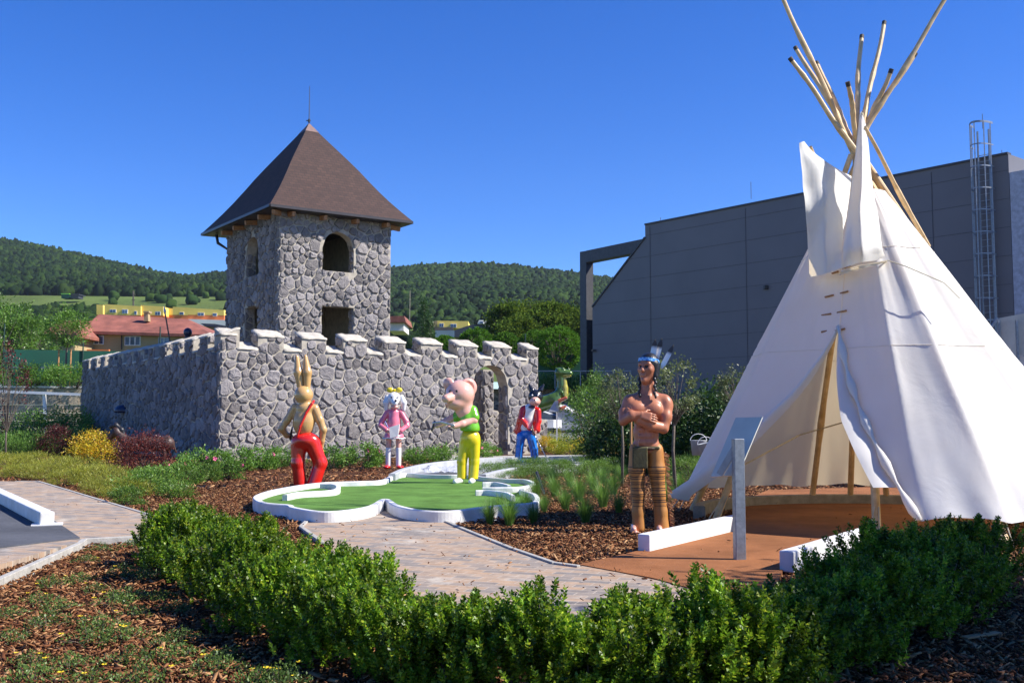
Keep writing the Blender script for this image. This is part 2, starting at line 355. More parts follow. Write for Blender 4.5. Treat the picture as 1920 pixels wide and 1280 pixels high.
lt = t.nodes.new('ShaderNodeMath'); lt.operation = 'LESS_THAN'; lt.inputs[1].default_value = .76; t.links.new(ad.outputs[0], lt.inputs[0])
mu = t.nodes.new('ShaderNodeMath'); mu.operation = 'MULTIPLY'; t.links.new(gt.outputs[0], mu.inputs[0]); t.links.new(lt.outputs[0], mu.inputs[1])
mu2 = t.nodes.new('ShaderNodeMath'); mu2.operation = 'MULTIPLY'; t.links.new(mu.outputs[0], mu2.inputs[0]); t.links.new(rb.outputs[0], mu2.inputs[1])
r = ramp(t, [(.3, (.36, .145, .03)), (.7, (.47, .21, .05))], noise(t, 5, 4).outputs[0])
t.links.new(mixc(t, mu2.outputs[0], r.outputs[0], (.05, .02, .012)), b.inputs['Base Color']); b.inputs['Roughness'].default_value = .55; M['leggings'] = m
m, t, b, o = nodes('headband_paint'); ck = t.nodes.new('ShaderNodeTexChecker'); ck.inputs['Scale'].default_value = 22; ck.inputs[1].default_value = (.05, .25, .75, 1); ck.inputs[2].default_value = (.22, .52, .85, 1)
tc = t.nodes.new('ShaderNodeTexCoord'); t.links.new(tc.outputs['Object'], ck.inputs[0]); t.links.new(ck.outputs[0], b.inputs['Base Color']); M['band'] = m
# foliage
M['box'] = leafmat('boxwood_leaf', [(.030, .085, .006), (.07, .16, .010), (.15, .27, .018), (.10, .20, .012), (.33, .40, .04)], .35, .42, .35, patch=(8, .32, 1.6))
M['grassl'] = leafmat('tuft_blade', [(.06, .14, .025), (.12, .25, .04), (.2, .36, .07)], .35)
M['feath'] = leafmat('yellowgreen_needles', [(.15, .18, .02), (.27, .30, .035), (.38, .36, .05)], .3)
M['greenl'] = leafmat('fresh_green_leaf', [(.05, .12, .015), (.11, .22, .03), (.19, .30, .05)], .35)
M['yel'] = leafmat('yellow_leaf', [(.30, .34, .02), (.60, .50, .03), (.72, .52, .04), (.70, .36, .03)], .3)
M['ygr'] = leafmat('yellowgreen_leaf', [(.12, .20, .015), (.34, .40, .03), (.52, .47, .04)], .3)
M['redl'] = leafmat('dark_red_leaf', [(.03, .010, .010), (.085, .018, .018), (.15, .035, .03)], .2)
M['redb'] = leafmat('red_brown_leaf', [(.04, .010, .008), (.12, .025, .018), (.22, .05, .03)], .25)
M['rosel'] = leafmat('rose_leaf', [(.05, .12, .02), (.11, .24, .03), (.18, .32, .05)], .35)
M['dkl'] = leafmat('dark_laurel_leaf', [(.015, .045, .010), (.035, .09, .016), (.07, .15, .025)], .2)
M['treel'] = leafmat('tree_leaf', [(.045, .10, .015), (.09, .19, .025), (.15, .28, .035)], .35)
M['gretr'] = leafmat('greyish_leaf', [(.06, .08, .03), (.11, .15, .05), (.18, .21, .08)], .3)
M['oakl'] = leafmat('oak_leaf', [(.03, .065, .008), (.07, .12, .012), (.12, .17, .02)], .3, .8, .1)
M['willow'] = leafmat('clipped_crown_leaf', [(.035, .11, .010), (.075, .19, .015), (.12, .26, .022)], .25, .7, .15)
M['potl'] = leafmat('potentilla_leaf', [(.05, .10, .018), (.09, .16, .03), (.15, .22, .05)], .25)
M['forest'] = leafmat('forest_crown', [(.008, .020, .008), (.012, .030, .008), (.017, .042, .010), (.036, .068, .012)], .1, .8, .1, patch=(.012,))
M['bark'] = mat('grey_bark', (.14, .115, .09), .9, .15, 20, .5); M['dkbark'] = mat('dark_bark', (.05, .035, .03), .9)
M['stake'] = mat('wooden_stake', (.50, .25, .10), .8, .12, 9)
M['chip'] = leafmat('bark_chip', [(.045, .016, .008), (.11, .042, .018), (.19, .075, .032), (.26, .125, .055), (.46, .27, .13)], .0, .85, .15)
M['petal'] = mat('yellow_petal', (.80, .58, .02), .6); M['pinkp'] = mat('pink_petal', (.75, .12, .30), .6)
# background
M['meadow'] = rough_ground('meadow_grass', (.075, .12, .022), (.12, .165, .035), .05, .5, .8, .02)
M['fenceg'] = mat('green_windscreen', (.012, .10, .062), .7, .1, .5)
M['fencep'] = mat('dark_green_post', (.01, .04, .03), .5)
M['block'] = mat('tan_split_block', (.42, .35, .25), .95, .15, 3, .8, 5, bdist=.08)
m, t, b, o = nodes('pebble_gabion'); vo = N(t, 'TexVoronoi'); vo.inputs['Scale'].default_value = 7; tc = t.nodes.new('ShaderNodeTexCoord'); t.links.new(tc.outputs['Object'], vo.inputs[0])
r = ramp(t, [(0, (.10, .09, .08)), (.5, (.22, .20, .17)), (1, (.42, .38, .33))], None); sp = t.nodes.new('ShaderNodeSeparateColor'); t.links.new(vo.outputs['Color'], sp.inputs[0]); t.links.new(sp.outputs[0], r.inputs[0]); t.links.new(r.outputs[0], b.inputs['Base Color'])
bump(t, b, vo.outputs['Distance'], -.8, .1); b.inputs['Roughness'].default_value = .9; M['gabion'] = m
M['rooft'] = mat('red_brown_tiles', (.28, .095, .062), .8, .2, .7, .5, 3, bdist=.05); M['wallt'] = mat('tan_render', (.40, .30, .155), .9, .08, .5)
M['wally'] = mat('yellow_render', (.82, .60, .14), .9, .05, .3); M['wallo'] = mat('orange_render', (.72, .20, .06), .9, .05, .3); M['wallw'] = mat('white_render', (.72, .70, .65), .9, .05, .3)
M['glass'] = mat('dark_window_glass', (.10, .14, .22), .12, .3, 1, spec=.8); M['frame'] = mat('white_window_frame', (.75, .75, .75), .5)
M['dkroof'] = mat('dark_roof', (.05, .055, .07), .6); M['dgreen'] = paint('dragon_green', (.075, .145, .025)); M['dyel'] = paint('dragon_belly', (.42, .38, .07)); M['orange'] = paint('orange_tongue', (.50, .12, .06))
M['poly'] = None
m, t, b, o = nodes('clear_plastic_sheet'); b.inputs['Base Color'].default_value = (.75, .78, .82, 1); b.inputs['Roughness'].default_value = .25; b.inputs['Alpha'].default_value = .75; bump(t, b, noise(t, 7, 5, .7).outputs[0], 1, .08); M['poly'] = m
M['horse'] = mat('dark_brown_statue', (.06, .032, .024), .5, .2, 4)
# ---------------------------------------------------------------- stone facing (real raised stones)
def stones_on(mb, inside, W0, W1, Z0, Z1, size, fn, seed=1, h=.05, gap=.038, mi=1):
    """irregular stones as cells around scattered points; fn(x,z,depth)->3D"""
    rg = random.Random(seed); pts = []; cell = {}
    def near(x, z, r):
        i, j = int(x / size), int(z / size)
        for a in range(i - 2, i + 3):
            for b_ in range(j - 2, j + 3):
                for q in cell.get((a, b_), ()):
                    if (q[0] - x) ** 2 + (q[1] - z) ** 2 < (r * .5 + q[2] * .5) ** 2: return True
        return False
    tries = int((W1 - W0) * (Z1 - Z0) / size ** 2 * 60)
    for k in range(tries):
        x = rg.uniform(W0 - size, W1 + size); z = rg.uniform(Z0 - size, Z1 + size)
        r = size * (rg.choice((.8, .95, 1.15, 1.4)) if k < tries * .15 else rg.choice((.60, .70, .74)))
        if not near(x, z, r):
            q = (x, z, r); pts.append(q); cell.setdefault((int(x / size), int(z / size)), []).append(q)
    for (x, z, r) in pts:
        poly = [(x + a, z + b_) for a, b_ in ((-size * 1.6, -size * 1.6), (size * 1.6, -size * 1.6), (size * 1.6, size * 1.6), (-size * 1.6, size * 1.6))]
        i, j = int(x / size), int(z / size)
        for a in range(i - 3, i + 4):
            for b_ in range(j - 3, j + 4):
                for q in cell.get((a, b_), ()):
                    dx, dz = q[0] - x, q[1] - z; d2 = dx * dx + dz * dz
                    if d2 < 1e-9: continue
                    d = math.sqrt(d2); off = d * (.5 + .25 * (r - q[2]) / size) - gap * .5 * rg.uniform(.7, 1.5)
                    nx, nz = dx / d, dz / d; out = []
                    for k in range(len(poly)):
                        p0, p1 = poly[k], poly[(k + 1) % len(poly)]
                        s0 = (p0[0] - x) * nx + (p0[1] - z) * nz - off; s1 = (p1[0] - x) * nx + (p1[1] - z) * nz - off
                        if s0 <= 0: out.append(p0)
                        if s0 * s1 < 0:
                            t_ = s0 / (s0 - s1); out.append((p0[0] + t_ * (p1[0] - p0[0]), p0[1] + t_ * (p1[1] - p0[1])))
                    poly = out
                    if len(poly) < 3: break
                if len(poly) < 3: break
            if len(poly) < 3: break
        for ax_, sg_, lim in ((0, -1, -(W0 + .012)), (0, 1, W1 - .012)):
            out = []
            for k in range(len(poly)):
                p0, p1 = poly[k], poly[(k + 1) % len(poly)]; s0 = p0[0] * sg_ - lim; s1 = p1[0] * sg_ - lim
                if s0 <= 0: out.append(p0)
                if s0 * s1 < 0: t_ = s0 / (s0 - s1); out.append((p0[0] + t_ * (p1[0] - p0[0]), p0[1] + t_ * (p1[1] - p0[1])))
            poly = out
            if len(poly) < 3: break
        if len(poly) < 3: continue
        if max(p[0] for p in poly) - min(p[0] for p in poly) < .05: continue
        c2 = []                                   # clip corners, then roughen
        for k in range(len(poly)):
            p0, p1 = poly[k], poly[(k + 1) % len(poly)]
            L = math.hypot(p1[0] - p0[0], p1[1] - p0[1])
            if L < .012: continue
            for t_ in ((.2, .8) if L < size * .5 else (.13, .5, .87)):
                jx, jz = rg.gauss(0, size * .03), rg.gauss(0, size * .03)
                c2.append((p0[0] + (p1[0] - p0[0]) * t_ + jx, p0[1] + (p1[1] - p0[1]) * t_ + jz))
        if len(c2) < 4: continue
        cx = sum(p[0] for p in c2) / len(c2); cz = sum(p[1] for p in c2) / len(c2)
        if not inside(cx, cz): continue
        c3 = []
        for p in c2:
            t_ = 1.0
            while t_ > .15 and not inside(cx + (p[0] - cx) * t_, cz + (p[1] - cz) * t_): t_ -= .08
            c3.append((cx + (p[0] - cx) * t_, cz + (p[1] - cz) * t_))
        n = len(c3); hh = h * rg.uniform(.7, 1.35); tx, tz = rg.uniform(-.12, .12), rg.uniform(-.12, .12)
        V = [fn(p[0], p[1], -.01) for p in c3]
        V += [fn(cx + (p[0] - cx) * .97, cz + (p[1] - cz) * .97, hh * .62) for p in c3]
        V += [fn(cx + (p[0] - cx) * .80, cz + (p[1] - cz) * .80, hh * rg.uniform(.85, 1.12) + (p[0] - cx) * tx + (p[1] - cz) * tz) for p in c3]
        V += [fn(cx + (p[0] - cx) * .42, cz + (p[1] - cz) * .42, hh * rg.uniform(.95, 1.3) + (p[0] - cx) * tx * .4) for p in c3]
        V.append(fn(cx, cz, hh * 1.12)); fs = []
        for L_ in range(3):
            for k in range(n):
                k2 = (k + 1) % n; fs.append((L_ * n + k, L_ * n + k2, (L_ + 1) * n + k2, (L_ + 1) * n + k))
        fs += [(3 * n + k, 3 * n + (k + 1) % n, 4 * n) for k in range(n)]
        mb.add(V, fs, mi)
U = Vector((1.455, 1, 0)).normalized(); Vv = Vector((-.691, 1, 0)).normalized(); Vv = (Vv - U * U.dot(Vv)).normalized()
C0 = Vector((-9.30, 33.15, 0))
def frame(o, a, b):   # a = along, b = into the wall
    return lambda x, z, d=0: tuple(o + a * x - b * d + Vector((0, 0, z)))
# ---- castle curtain walls with merlons
LF, LL = 12.5, 19.3; T = .62
zc_f, zc_b, zm_f, zm_b = 3.58, 3.80, 4.02, 4.24      # crenel front/back, merlon front/back
def merlons(L, first, pitch, wd, corner=.52):
    m = [(0, corner)]; x = first
    while x + wd < L - .3: m.append((x, x + wd)); x += pitch
    m.append((L - corner, L)); return m
MF = merlons(LF, 1.24, 1.52, .88); ML = merlons(LL, 1.24, 1.53, .85)
arch = (9.50, 11.10, 2.50, .80)     # u0,u1,springing z,radius
def in_arch(x, z):
    u0, u1, zs, r = arch
    if not (u0 <= x <= u1): return False
    return z < zs + math.sqrt(max(0, r * r - (x - (u0 + u1) / 2) ** 2))
def topz(ms, x): return zm_f if any(a <= x <= b for a, b in ms) else zc_f
def wall_obj(name, fn, L, ms, hole, parent, seed, size=.34, mit=False):
    mb = MB(); bp = {0, L}
    for a, b in ms: bp |= {a, b}
    if hole: bp |= {hole[0] + (hole[1] - hole[0]) * k / 12 for k in range(13)}
    bp = sorted(bp)
    for x0, x1 in zip(bp, bp[1:]):
        xm = (x0 + x1) / 2; mer = any(a <= xm <= b for a, b in ms); f_, b_ = (zm_f, zm_b) if mer else (zc_f, zc_b)
        zb = [-.1, -.1]
        if hole and hole[0] < xm < hole[1]:
            c = (hole[0] + hole[1]) / 2; zb = [hole[2] + math.sqrt(max(0, hole[3] ** 2 - (x - c) ** 2)) for x in (x0, x1)]
        q = [fn(x0, zb[0], 0), fn(x1, zb[1], 0), fn(x1, zb[1], -T), fn(x0, zb[0], -T), fn(x0, f_, 0), fn(x1, f_, 0), fn(x1, b_, -T), fn(x0, b_, -T)]
        mb.hexa(q, 0)
    ins = lambda x, z: 0.005 < x < L - .005 and z > 0.02 and z < topz(ms, x) - .06 and not (hole and in_arch(x, z))
    stones_on(mb, ins, 0, L, 0, 4.1, size, lambda x, z, d: fn(x, z, d), seed)
    # merlon cheeks (towards -along) and arch jamb: smaller stones
    for a, b in ms[1:]:
        ff = lambda y, z, d, a=a: fn(a - d, z, -y)
        stones_on(mb, lambda y, z: .03 < y < T - .04 and zc_b + .0 < z < zm_f + .25 * y, 0, T, 3.5, 4.3, .3, ff, seed + int(a * 10), .045)
    if hole:
        ff = lambda y, z, d: fn(hole[1] - d, z, -y)
        stones_on(mb, lambda y, z: .02 < y < T - .02 and .02 < z < hole[2] + .1, 0, T, 0, hole[2] + .1, .3, ff, seed + 77, .045)
    # copings: rough mortar skins 3 cm proud on each top
    caps = MB()
    for x0, x1 in zip(bp, bp[1:]):
        if hole and hole[0] < (x0 + x1) / 2 < hole[1] and not (x0 in [m_[0] for m_ in ms]): pass
    edges = sorted({0, L} | {v for m_ in ms for v in m_})
    rg = random.Random(seed)
    for x0, x1 in zip(edges, edges[1:]):
        if x1 - x0 < .05: continue
        mer = any(a <= (x0 + x1) / 2 <= b for a, b in ms); f_, b_ = (zm_f, zm_b) if mer else (zc_f, zc_b)
        nx, ny = max(3, int((x1 - x0) / .12)), 6; o = len(caps.v); e = .012 if mer else -.003
        for j in range(ny + 1):
            for i in range(nx + 1):
                x = x0 - e + (x1 - x0 + 2 * e) * i / nx; y = -.045 + (T + .06) * j / ny; z = f_ + (b_ - f_) * max(0, y) / T + .02 + rg.uniform(-.012, .016)
                if j == 0 or (mer and i in (0, nx)): z -= .02
                caps.v.append(fn(x, z, -y))
        for j in range(ny):
            for i in range(nx): a = o + j * (nx + 1) + i; caps.f.append((a, a + 1, a + nx + 2, a + nx + 1)); caps.m.append(0)
        rim = [o + i for i in range(nx + 1)] + [o + j * (nx + 1) + nx for j in range(1, ny + 1)] + [o + ny * (nx + 1) + i for i in range(nx - 1, -1, -1)] + [o + j * (nx + 1) for j in range(ny - 1, 0, -1)]
        low = len(caps.v)
        for r_ in rim: v = caps.v[r_]; caps.v.append((v[0], v[1], v[2] - .055))
        for k in range(len(rim)):
            k2 = (k + 1) % len(rim); caps.f.append((rim[k], low + k, low + k2, rim[k2])); caps.m.append(0)
    w_ = mb.build(name, [M['mortar'], M['stone']], parent)
    c_ = caps.build('coping', M['cap'], w_, smooth=True)
    return w_
castle = empty('castle_wall_ring', (0, 0, 0), label='low grey fieldstone castle wall with merlons and an arched gate behind the statues', cat='castle wall')
fnF = frame(C0, U, Vv); wall_obj('front_wall', fnF, LF, MF, arch, castle, 11, .315)
fnL = lambda x, z, d=0: tuple(C0 - U * .004 + Vv * (x + .004) - U * d + Vector((0, 0, z)))      # outward = -U
wall_obj('side_wall', fnL, LL, ML, None, castle, 23, .33)
C1 = C0 + U * (LF - T); fnR = lambda x, z, d=0: tuple(C1 + Vv * (x + T + .003) - U * d + Vector((0, 0, z)))
mb = MB(); bp = sorted({0, 14} | {v for m_ in merlons(14, 1, 1.5, .85) for v in m_})
for x0, x1 in zip(bp, bp[1:]):
    mer = any(a <= (x0 + x1) / 2 <= b for a, b in merlons(14, 1, 1.5, .85)); z = zm_f if mer else zc_f
    mb.hexa([fnR(x0, -.1), fnR(x1, -.1), fnR(x1, -.1, -.6), fnR(x0, -.1, -.6), fnR(x0, z), fnR(x1, z), fnR(x1, z + .2, -.6), fnR(x0, z + .2, -.6)])
# inner gate pier, seen through the arch
pier = MB(); pc = P(906, 790, 42.3); pc.z = 0; fp = frame(pc, U, Vv)
pier.hexa([fp(0, -.1), fp(.5, -.1), fp(.5, -.1, -1.8), fp(0, -.1, -1.8), fp(0, 3.3), fp(.5, 3.3), fp(.5, 3.3, -1.8), fp(0, 3.3, -1.8)])
stones_on(pier, lambda x, z: .02 < x < .48 and 0 < z < 3.25, 0, .5, 0, 3.3, .33, fp, 5, .05)
stones_on(pier, lambda y, z: .02 < y < 1.78 and 0 < z < 3.25, 0, 1.8, 0, 3.3, .36, lambda y, z, d: fp(-d, z, -y), 6, .05)
pier.build('gate_pier', [M['mortar'], M['stone']], castle)
pc2 = P(921, 790, 45); pc2.z = 0; fq = frame(pc2, U, Vv); lw = MB()
lw.hexa([fq(0, -.1), fq(3, -.1), fq(3, -.1, -.3), fq(0, -.1, -.3), fq(0, 1.7), fq(3, 1.25), fq(3, 1.25, -.3), fq(0, 1.7, -.3)])
stones_on(lw, lambda x, z: .02 < x < 2.98 and z < 1.65 - .15 * x, 0, 3, 0, 1.8, .33, fq, 8, .05); lw.build('low_inner_wall', [M['mortar'], M['stone']], castle)

# ---- tower
tower = empty('castle_tower', (0, 0, 0), label='square grey stone tower with brown pyramid roof and arched openings inside the castle wall', cat='tower')
TC = Vector((-8.60, 38.1, 0)); TW, TD = 4.62, 5.6; ZT = 9.55; TT = .42
def tower_face(o, a, inn, L, holes, seed, size=.30, name='tower_wall', st=True):
    f = lambda x, z, d=0: tuple(o + a * x - inn * d + Vector((0, 0, z)))
    def ih(x, z):
        for (x0, x1, z0, z1, ar) in holes:
            if x0 <= x <= x1 and z0 <= z:
                if ar:
                    r = (x1 - x0) / 2
                    if z <= z1 - r + math.sqrt(max(0, r * r - (x - x0 - r) ** 2)): return True
                elif z <= z1: return True
        return False
    mb = MB(); bp = {0, L}
    for h in holes: bp |= {h[0] + (h[1] - h[0]) * k / 10 for k in range(11)}
    bp = sorted(bp)
    for x0, x1 in zip(bp, bp[1:]):
        xm = (x0 + x1) / 2; cuts = []
        for (a0, a1, z0, z1, ar) in holes:
            if a0 < xm < a1:
                r = (a1 - a0) / 2; t_ = [z1 - r + math.sqrt(max(0, r * r - (x - a0 - r) ** 2)) if ar else z1 for x in (x0, x1)]; cuts.append((z0, t_))
        cuts.sort(key=lambda c: c[0]); lo = [0, 0]
        for z0, t_ in cuts + [(ZT, None)]:
            mb.hexa([f(x0, lo[0]), f(x1, lo[1]), f(x1, lo[1], -TT), f(x0, lo[0], -TT), f(x0, z0), f(x1, z0), f(x1, z0, -TT), f(x0, z0, -TT)]); lo = t_
    if st:
        stones_on(mb, lambda x, z: -.01 < x < L + .01 and z < ZT and not ih(x, z), 0, L, 2.6, ZT, size, f, seed, .055)
        stones_on(mb, lambda y, z: 0 < y < TT and z < ZT, 0, TT, 2.6, ZT, .27, lambda y, z, d: tuple(o - a * d + inn * y + Vector((0, 0, z))), seed + 3, .04)
        for h in holes:   # jambs
            stones_on(mb, lambda y, z: .02 < y < TT - .02, 0, TT, h[2], h[3] - (.6 if h[4] else 0), .27, lambda y, z, d: f(h[1] - d, z, -y), seed + 9, .04)
    return mb.build(name, [M['mortar'], M['stone']], tower)
hf = [(1.72, 3.03, 6.90, 8.42, True), (1.72, 3.05, 2.9, 5.55, False)]
hl = [(2.02, 3.45, 6.85, 8.40, True), (2.02, 3.45, 2.9, 5.65, False)]
tower_face(TC, U, Vv, TW, hf, 31)
tower_face(TC + Vv * (TT + .003), Vv, U, TD - TT - .006, [(a - TT, b - TT, c, d, e) for a, b, c, d, e in hl], 37)
tower_face(TC + Vv * TD + U * TW, -U, -Vv, TW, [], 41, st=False)
tower_face(TC + U * TW + Vv * (TD - TT - .003), -Vv, -U, TD - 2 * TT - .006, [], 43, st=False)
i0 = TC + U * (TT + .003) + Vv * (TT + .003); fl_u, fl_v = TW - 2 * TT - .006, TD - 2 * TT - .006
for z in (6.1, 2.6):
    fl = MB(); fl.hexa([tuple(i0 + U * a + Vv * b_ + Vector((0, 0, z + c))) for c in (0, .18) for a, b_ in ((0, 0), (fl_u, 0), (fl_u, fl_v), (0, fl_v))])
    fl.build('inner_floor', M['inner'], tower)
OV = .62; ZE = 9.02; APX = 13.25
rc = [TC + U * a + Vv * b_ for a, b_ in ((-OV, -OV), (TW + OV, -OV), (TW + OV, TD + OV), (-OV - .1, TD + OV + .55))]
ctr = TC + U * TW / 2 + Vv * TD / 2
def roof_face(i):
    a, b_ = rc[i], rc[(i + 1) % 4]; L = (b_ - a).length; n = 10; V = []; UV = []
    mid = (a + b_) / 2; 
    for j in range(n + 1):
        t_ = j / n; z = ZE + .05 + (APX - ZE) * t_ - .10 * math.sin(math.pi * min(1, t_ * 1.9)) * (t_ < .53)
        p0 = a.lerp(ctr, t_); p1 = b_.lerp(ctr, t_); p0.z = p1.z = z; V += [tuple(p0), tuple(p1)]
        s_ = t_ * 5.2; UV += [(t_ * L / 2, s_), (L - t_ * L / 2, s_)]
    fs = [(2 * j, 2 * j + 1, 2 * j + 3, 2 * j + 2) for j in range(n - 1)] + [(2 * n - 2, 2 * n - 1, 2 * n)]
    me = bpy.data.meshes.new('roof'); me.from_pydata(V, [], fs); uv = me.uv_layers.new(name='UVMap')
    for lp in me.loops: uv.data[lp.index].uv = UV[lp.vertex_index]
    me.materials.append(M['shingle']); return me
bm = bmesh.new(); me0 = None
roofs = [roof_face(i) for i in range(4)]
for me in roofs: bm.from_mesh(me)
bmesh.ops.remove_doubles(bm, verts=bm.verts, dist=.001); bmesh.ops.recalc_face_normals(bm, faces=bm.faces)
me = bpy.data.meshes.new('roof'); bm.to_mesh(me); bm.free(); me.materials.append(M['shingle']); roof = link('roof', me, tower)
for r_ in roofs: bpy.data.meshes.remove(r_)
ea = MB()
for i in range(4):
    a, b_ = rc[i], rc[(i + 1) % 4]; d = (b_ - a).normalized(); n_ = Vector((d.y, -d.x, 0))
    ea.bar(a + n_ * .02 + Vector((0, 0, ZE - .01)), b_ + n_ * .02 + Vector((0, 0, ZE - .01)), .06, .10, 0)
ea.hexa([(p.x, p.y, ZE - .07 + c) for c in (0, .03) for p in [q.lerp(ctr, .015) for q in rc]], 0)
ea.build('eaves', M['gutter'], roof)
cp = MB(); t_ = .90; zz = ZE + .05 + (APX - ZE) * t_
cp.add([tuple(rc[i].lerp(ctr, t_ - .0)) [:2] + (zz + .02,) for i in range(4)] + [(ctr.x, ctr.y, APX + .08)], [(0, 1, 4), (1, 2, 4), (2, 3, 4), (3, 0, 4), (0, 3, 2, 1)])
cp.build('ridge_cap', M['ridgecap'], roof)
lr = MB(); lr.tube([(ctr.x, ctr.y, APX), (ctr.x, ctr.y, APX + 1.62)], [.022, .012], 6); lr.tube([(ctr.x - .12, ctr.y, APX + .18), (ctr.x + .06, ctr.y, APX + .18)], .02, 6); lr.tube([(ctr.x, ctr.y, APX + .1), (ctr.x, ctr.y, APX + .24)], .045, 8)
lr.build('lightning_rod', M['iron'], roof)
def rafter(a, b_, w_=.13, h_=.17):
    r_ = MB(); r_.bar(a, b_, w_, h_); r_.build('rafter', M['timber'], tower, bevel=.01)
for k in (.35, 1.62, 2.95, 4.25): rafter(TC + U * k + Vv * .1 + Vector((0, 0, ZE - .13)), TC + U * k - Vv * (OV - .12) + Vector((0, 0, ZE - .19)))
for k in (.9, 2.25, 3.6, 4.95): rafter(TC + Vv * k + U * .1 + Vector((0, 0, ZE - .13)), TC + Vv * k - U * (OV - .12) + Vector((0, 0, ZE - .19)))
for s_, q in ((-.02, TW + OV - .15), (.9, TW + OV - .15)): rafter(TC + U * (TW - .1) + Vv * (s_ + .15) + Vector((0, 0, ZE - .13)), TC + U * q + Vv * (s_ + .15) + Vector((0, 0, ZE - .19)))
rafter(TC + U * .1 + Vv * .1 + Vector((0, 0, ZE - .13)), TC - U * .42 - Vv * .42 + Vector((0, 0, ZE - .19)))
dp = MB(); q = TC + Vv * (TD + .1) + U * .10
dp.tube([q - U * .45 + Vv * .3 + Vector((0, 0, ZE - .1)), q - U * .42 + Vv * .2 + Vector((0, 0, ZE - .45)), q + Vector((0, 0, ZE - .75)), q + Vector((0, 0, 4))], .065, 8); dp.build('downpipe', M['gutter'], tower, smooth=True)

# ---------------------------------------------------------------- grey hall
hall = empty('grey_hall', (0, 0, 0), label='large windowless dark grey panelled hall with a sloping corner behind the tepee', cat='building')
K = Vector((-.839, 1, 0)).normalized(); KO = P(1903, 640, 43.0); KO.z = 0; KN = Vector((-K.y, K.x, 0));  KN = -KN if KN.dot(Vector((0, -1, 0))) < 0 else KN
def hx(px):   # distance along the wall for a picture column
    d = ray(px, 785); s_ = d.x / d.y; return (s_ * KO.y - KO.x) / (K.x - s_ * K.y)
def hp(px, py): l = hx(px); Y = KO.y + K.y * l; q = P(px, py, Y); return l, q.z
l0, z0 = hp(1900, 290); l1, z1 = hp(1213, 422); l2, z2 = hp(1213, 446); l3, z3 = hp(1112, 576)
ZH = z1 * .5 + z0 * .5
prof = [(0, -.2), (0, z0), (l1, z1), (l2, z2), (l3, z3), (l3, -.2)]
def hpt(l, z, d=0): return tuple(KO + K * l + KN * d + Vector((0, 0, z)))
mb = MB(); n = len(prof)
mb.add([hpt(l, z) for l, z in prof] + [hpt(l, z, -22) for l, z in prof], [tuple(range(n)), tuple(range(n, 2 * n))[::-1]] + [((i + 1) % n, i, n + i, n + (i + 1) % n) for i in range(n)])
mb.build('wall', M['panel'], hall)
def roofz(l):
    if l <= l1: return z0 + (z1 - z0) * l / l1
    return z2 + (z3 - z2) * (l - l2) / (l3 - l2)
se = MB()
z = .9
while z < 12.6:
    e = l3
    if z > z3: e = l2 + (z - z2) / (z3 - z2) * (l3 - l2) if z < z2 else l1
    if roofz(.1) - .2 > z or True: se.bar(hpt(.02, z, .006), hpt(e - .05, z, .006), .012, .022)
    z += 1.2
for px in (1222, 1404, 1590, 1760): l = hx(px); se.bar(hpt(l, 0, .008), hpt(l, roofz(l) - .15, .008), .012, .035)
se.build('panel_joints', M['seam'], hall)
tr_ = MB(); 
for (la, za), (lb, zb) in ((prof[1], prof[2]), (prof[3], prof[4])): tr_.bar(hpt(la, za + .03, -.1), hpt(lb, zb + .03, -.1), .34, .09)
tr_.build('roof_edge_trim', M['beamdark'], hall)
fr = MB(); lp0, lp1 = hx(1112) , hx(1088); zb1 = hp(1088, 472)[1]
lpm = (lp0 + lp1) / 2
fr.bar(hpt(lp1 - .25, -.1, -.35), hpt(lp1 - .25, zb1, -.35), .55, .6, up=tuple(KN)); ztop = zb1
fr.bar(hpt(lp1 - .5, ztop - .35, -.35), hpt(l2 + .2, ztop - .35 + .1, -.35), .6, .72); fr.build('corner_frame', M['beamdark'], hall, bevel=.01)
en = MB(); sheet0 = KO - K * .003
en.hexa([tuple(KO - K * (.02 + a) + KN * b_ + Vector((0, 0, c))) for c in (0, z0 - .8) for a, b_ in ((0, .0), (1.5, -.0), (1.5, -9), (0, -9))]); en.build('end_cladding', M['panelend'], hall)
sp_ = MB(); sp_.box(tuple(Vector(hpt(hx(1442), hp(1442, 539)[1], .08))), (.2, .2, .2), .3); sp_.build('wall_lamp', M['gutter'], hall, bevel=.02); sp_ = MB(); sp_.box(tuple(Vector(hpt(hx(1116), hp(1116, 657)[1], .1))), (.2, .25, .14), .3); sp_.build('wall_lamp', M['gutter'], hall, bevel=.02)
# ladder with cage
lad = empty('cage_ladder', (0, 0, 0)); lad.parent = hall
lc = (hx(1866)); zl = hp(1845, 240)[1]; zr = hp(1845, 300)[1]
rl = MB()
for s_ in (-.24, .24): rl.bar(hpt(lc + s_, .8, .22), hpt(lc + s_, zr + 1.15, .22), .05, .07)
rl.build('stile', M['galv'], lad)
z = 1.0
while z < zr + .2: rg_ = MB(); rg_.tube([hpt(lc - .24, z, .22), hpt(lc + .24, z, .22)], .016, 6); z += .28; rg_.build('rung', M['galv'], lad)
cg = MB(); z = 2.6
hoops = []
while z < zl: hoops.append(z); z += .93
hoops.append(zl)
arc = [(lc + .42 * math.cos(a), .22 + .78 * max(0, math.sin(a)) * 1.0) for a in [math.pi * k / 12 for k in range(13)]]
for z in hoops:
    for i in range(12): cg.bar(hpt(arc[i][0], z, arc[i][1]), hpt(arc[i + 1][0], z, arc[i + 1][1]), .012, .05)
for i in (1, 3, 6, 9, 11): cg.bar(hpt(arc[i][0], hoops[0], arc[i][1]), hpt(arc[i][0], zl, arc[i][1]), .045, .012)
cg.build('safety_cage', M['galv'], lad)
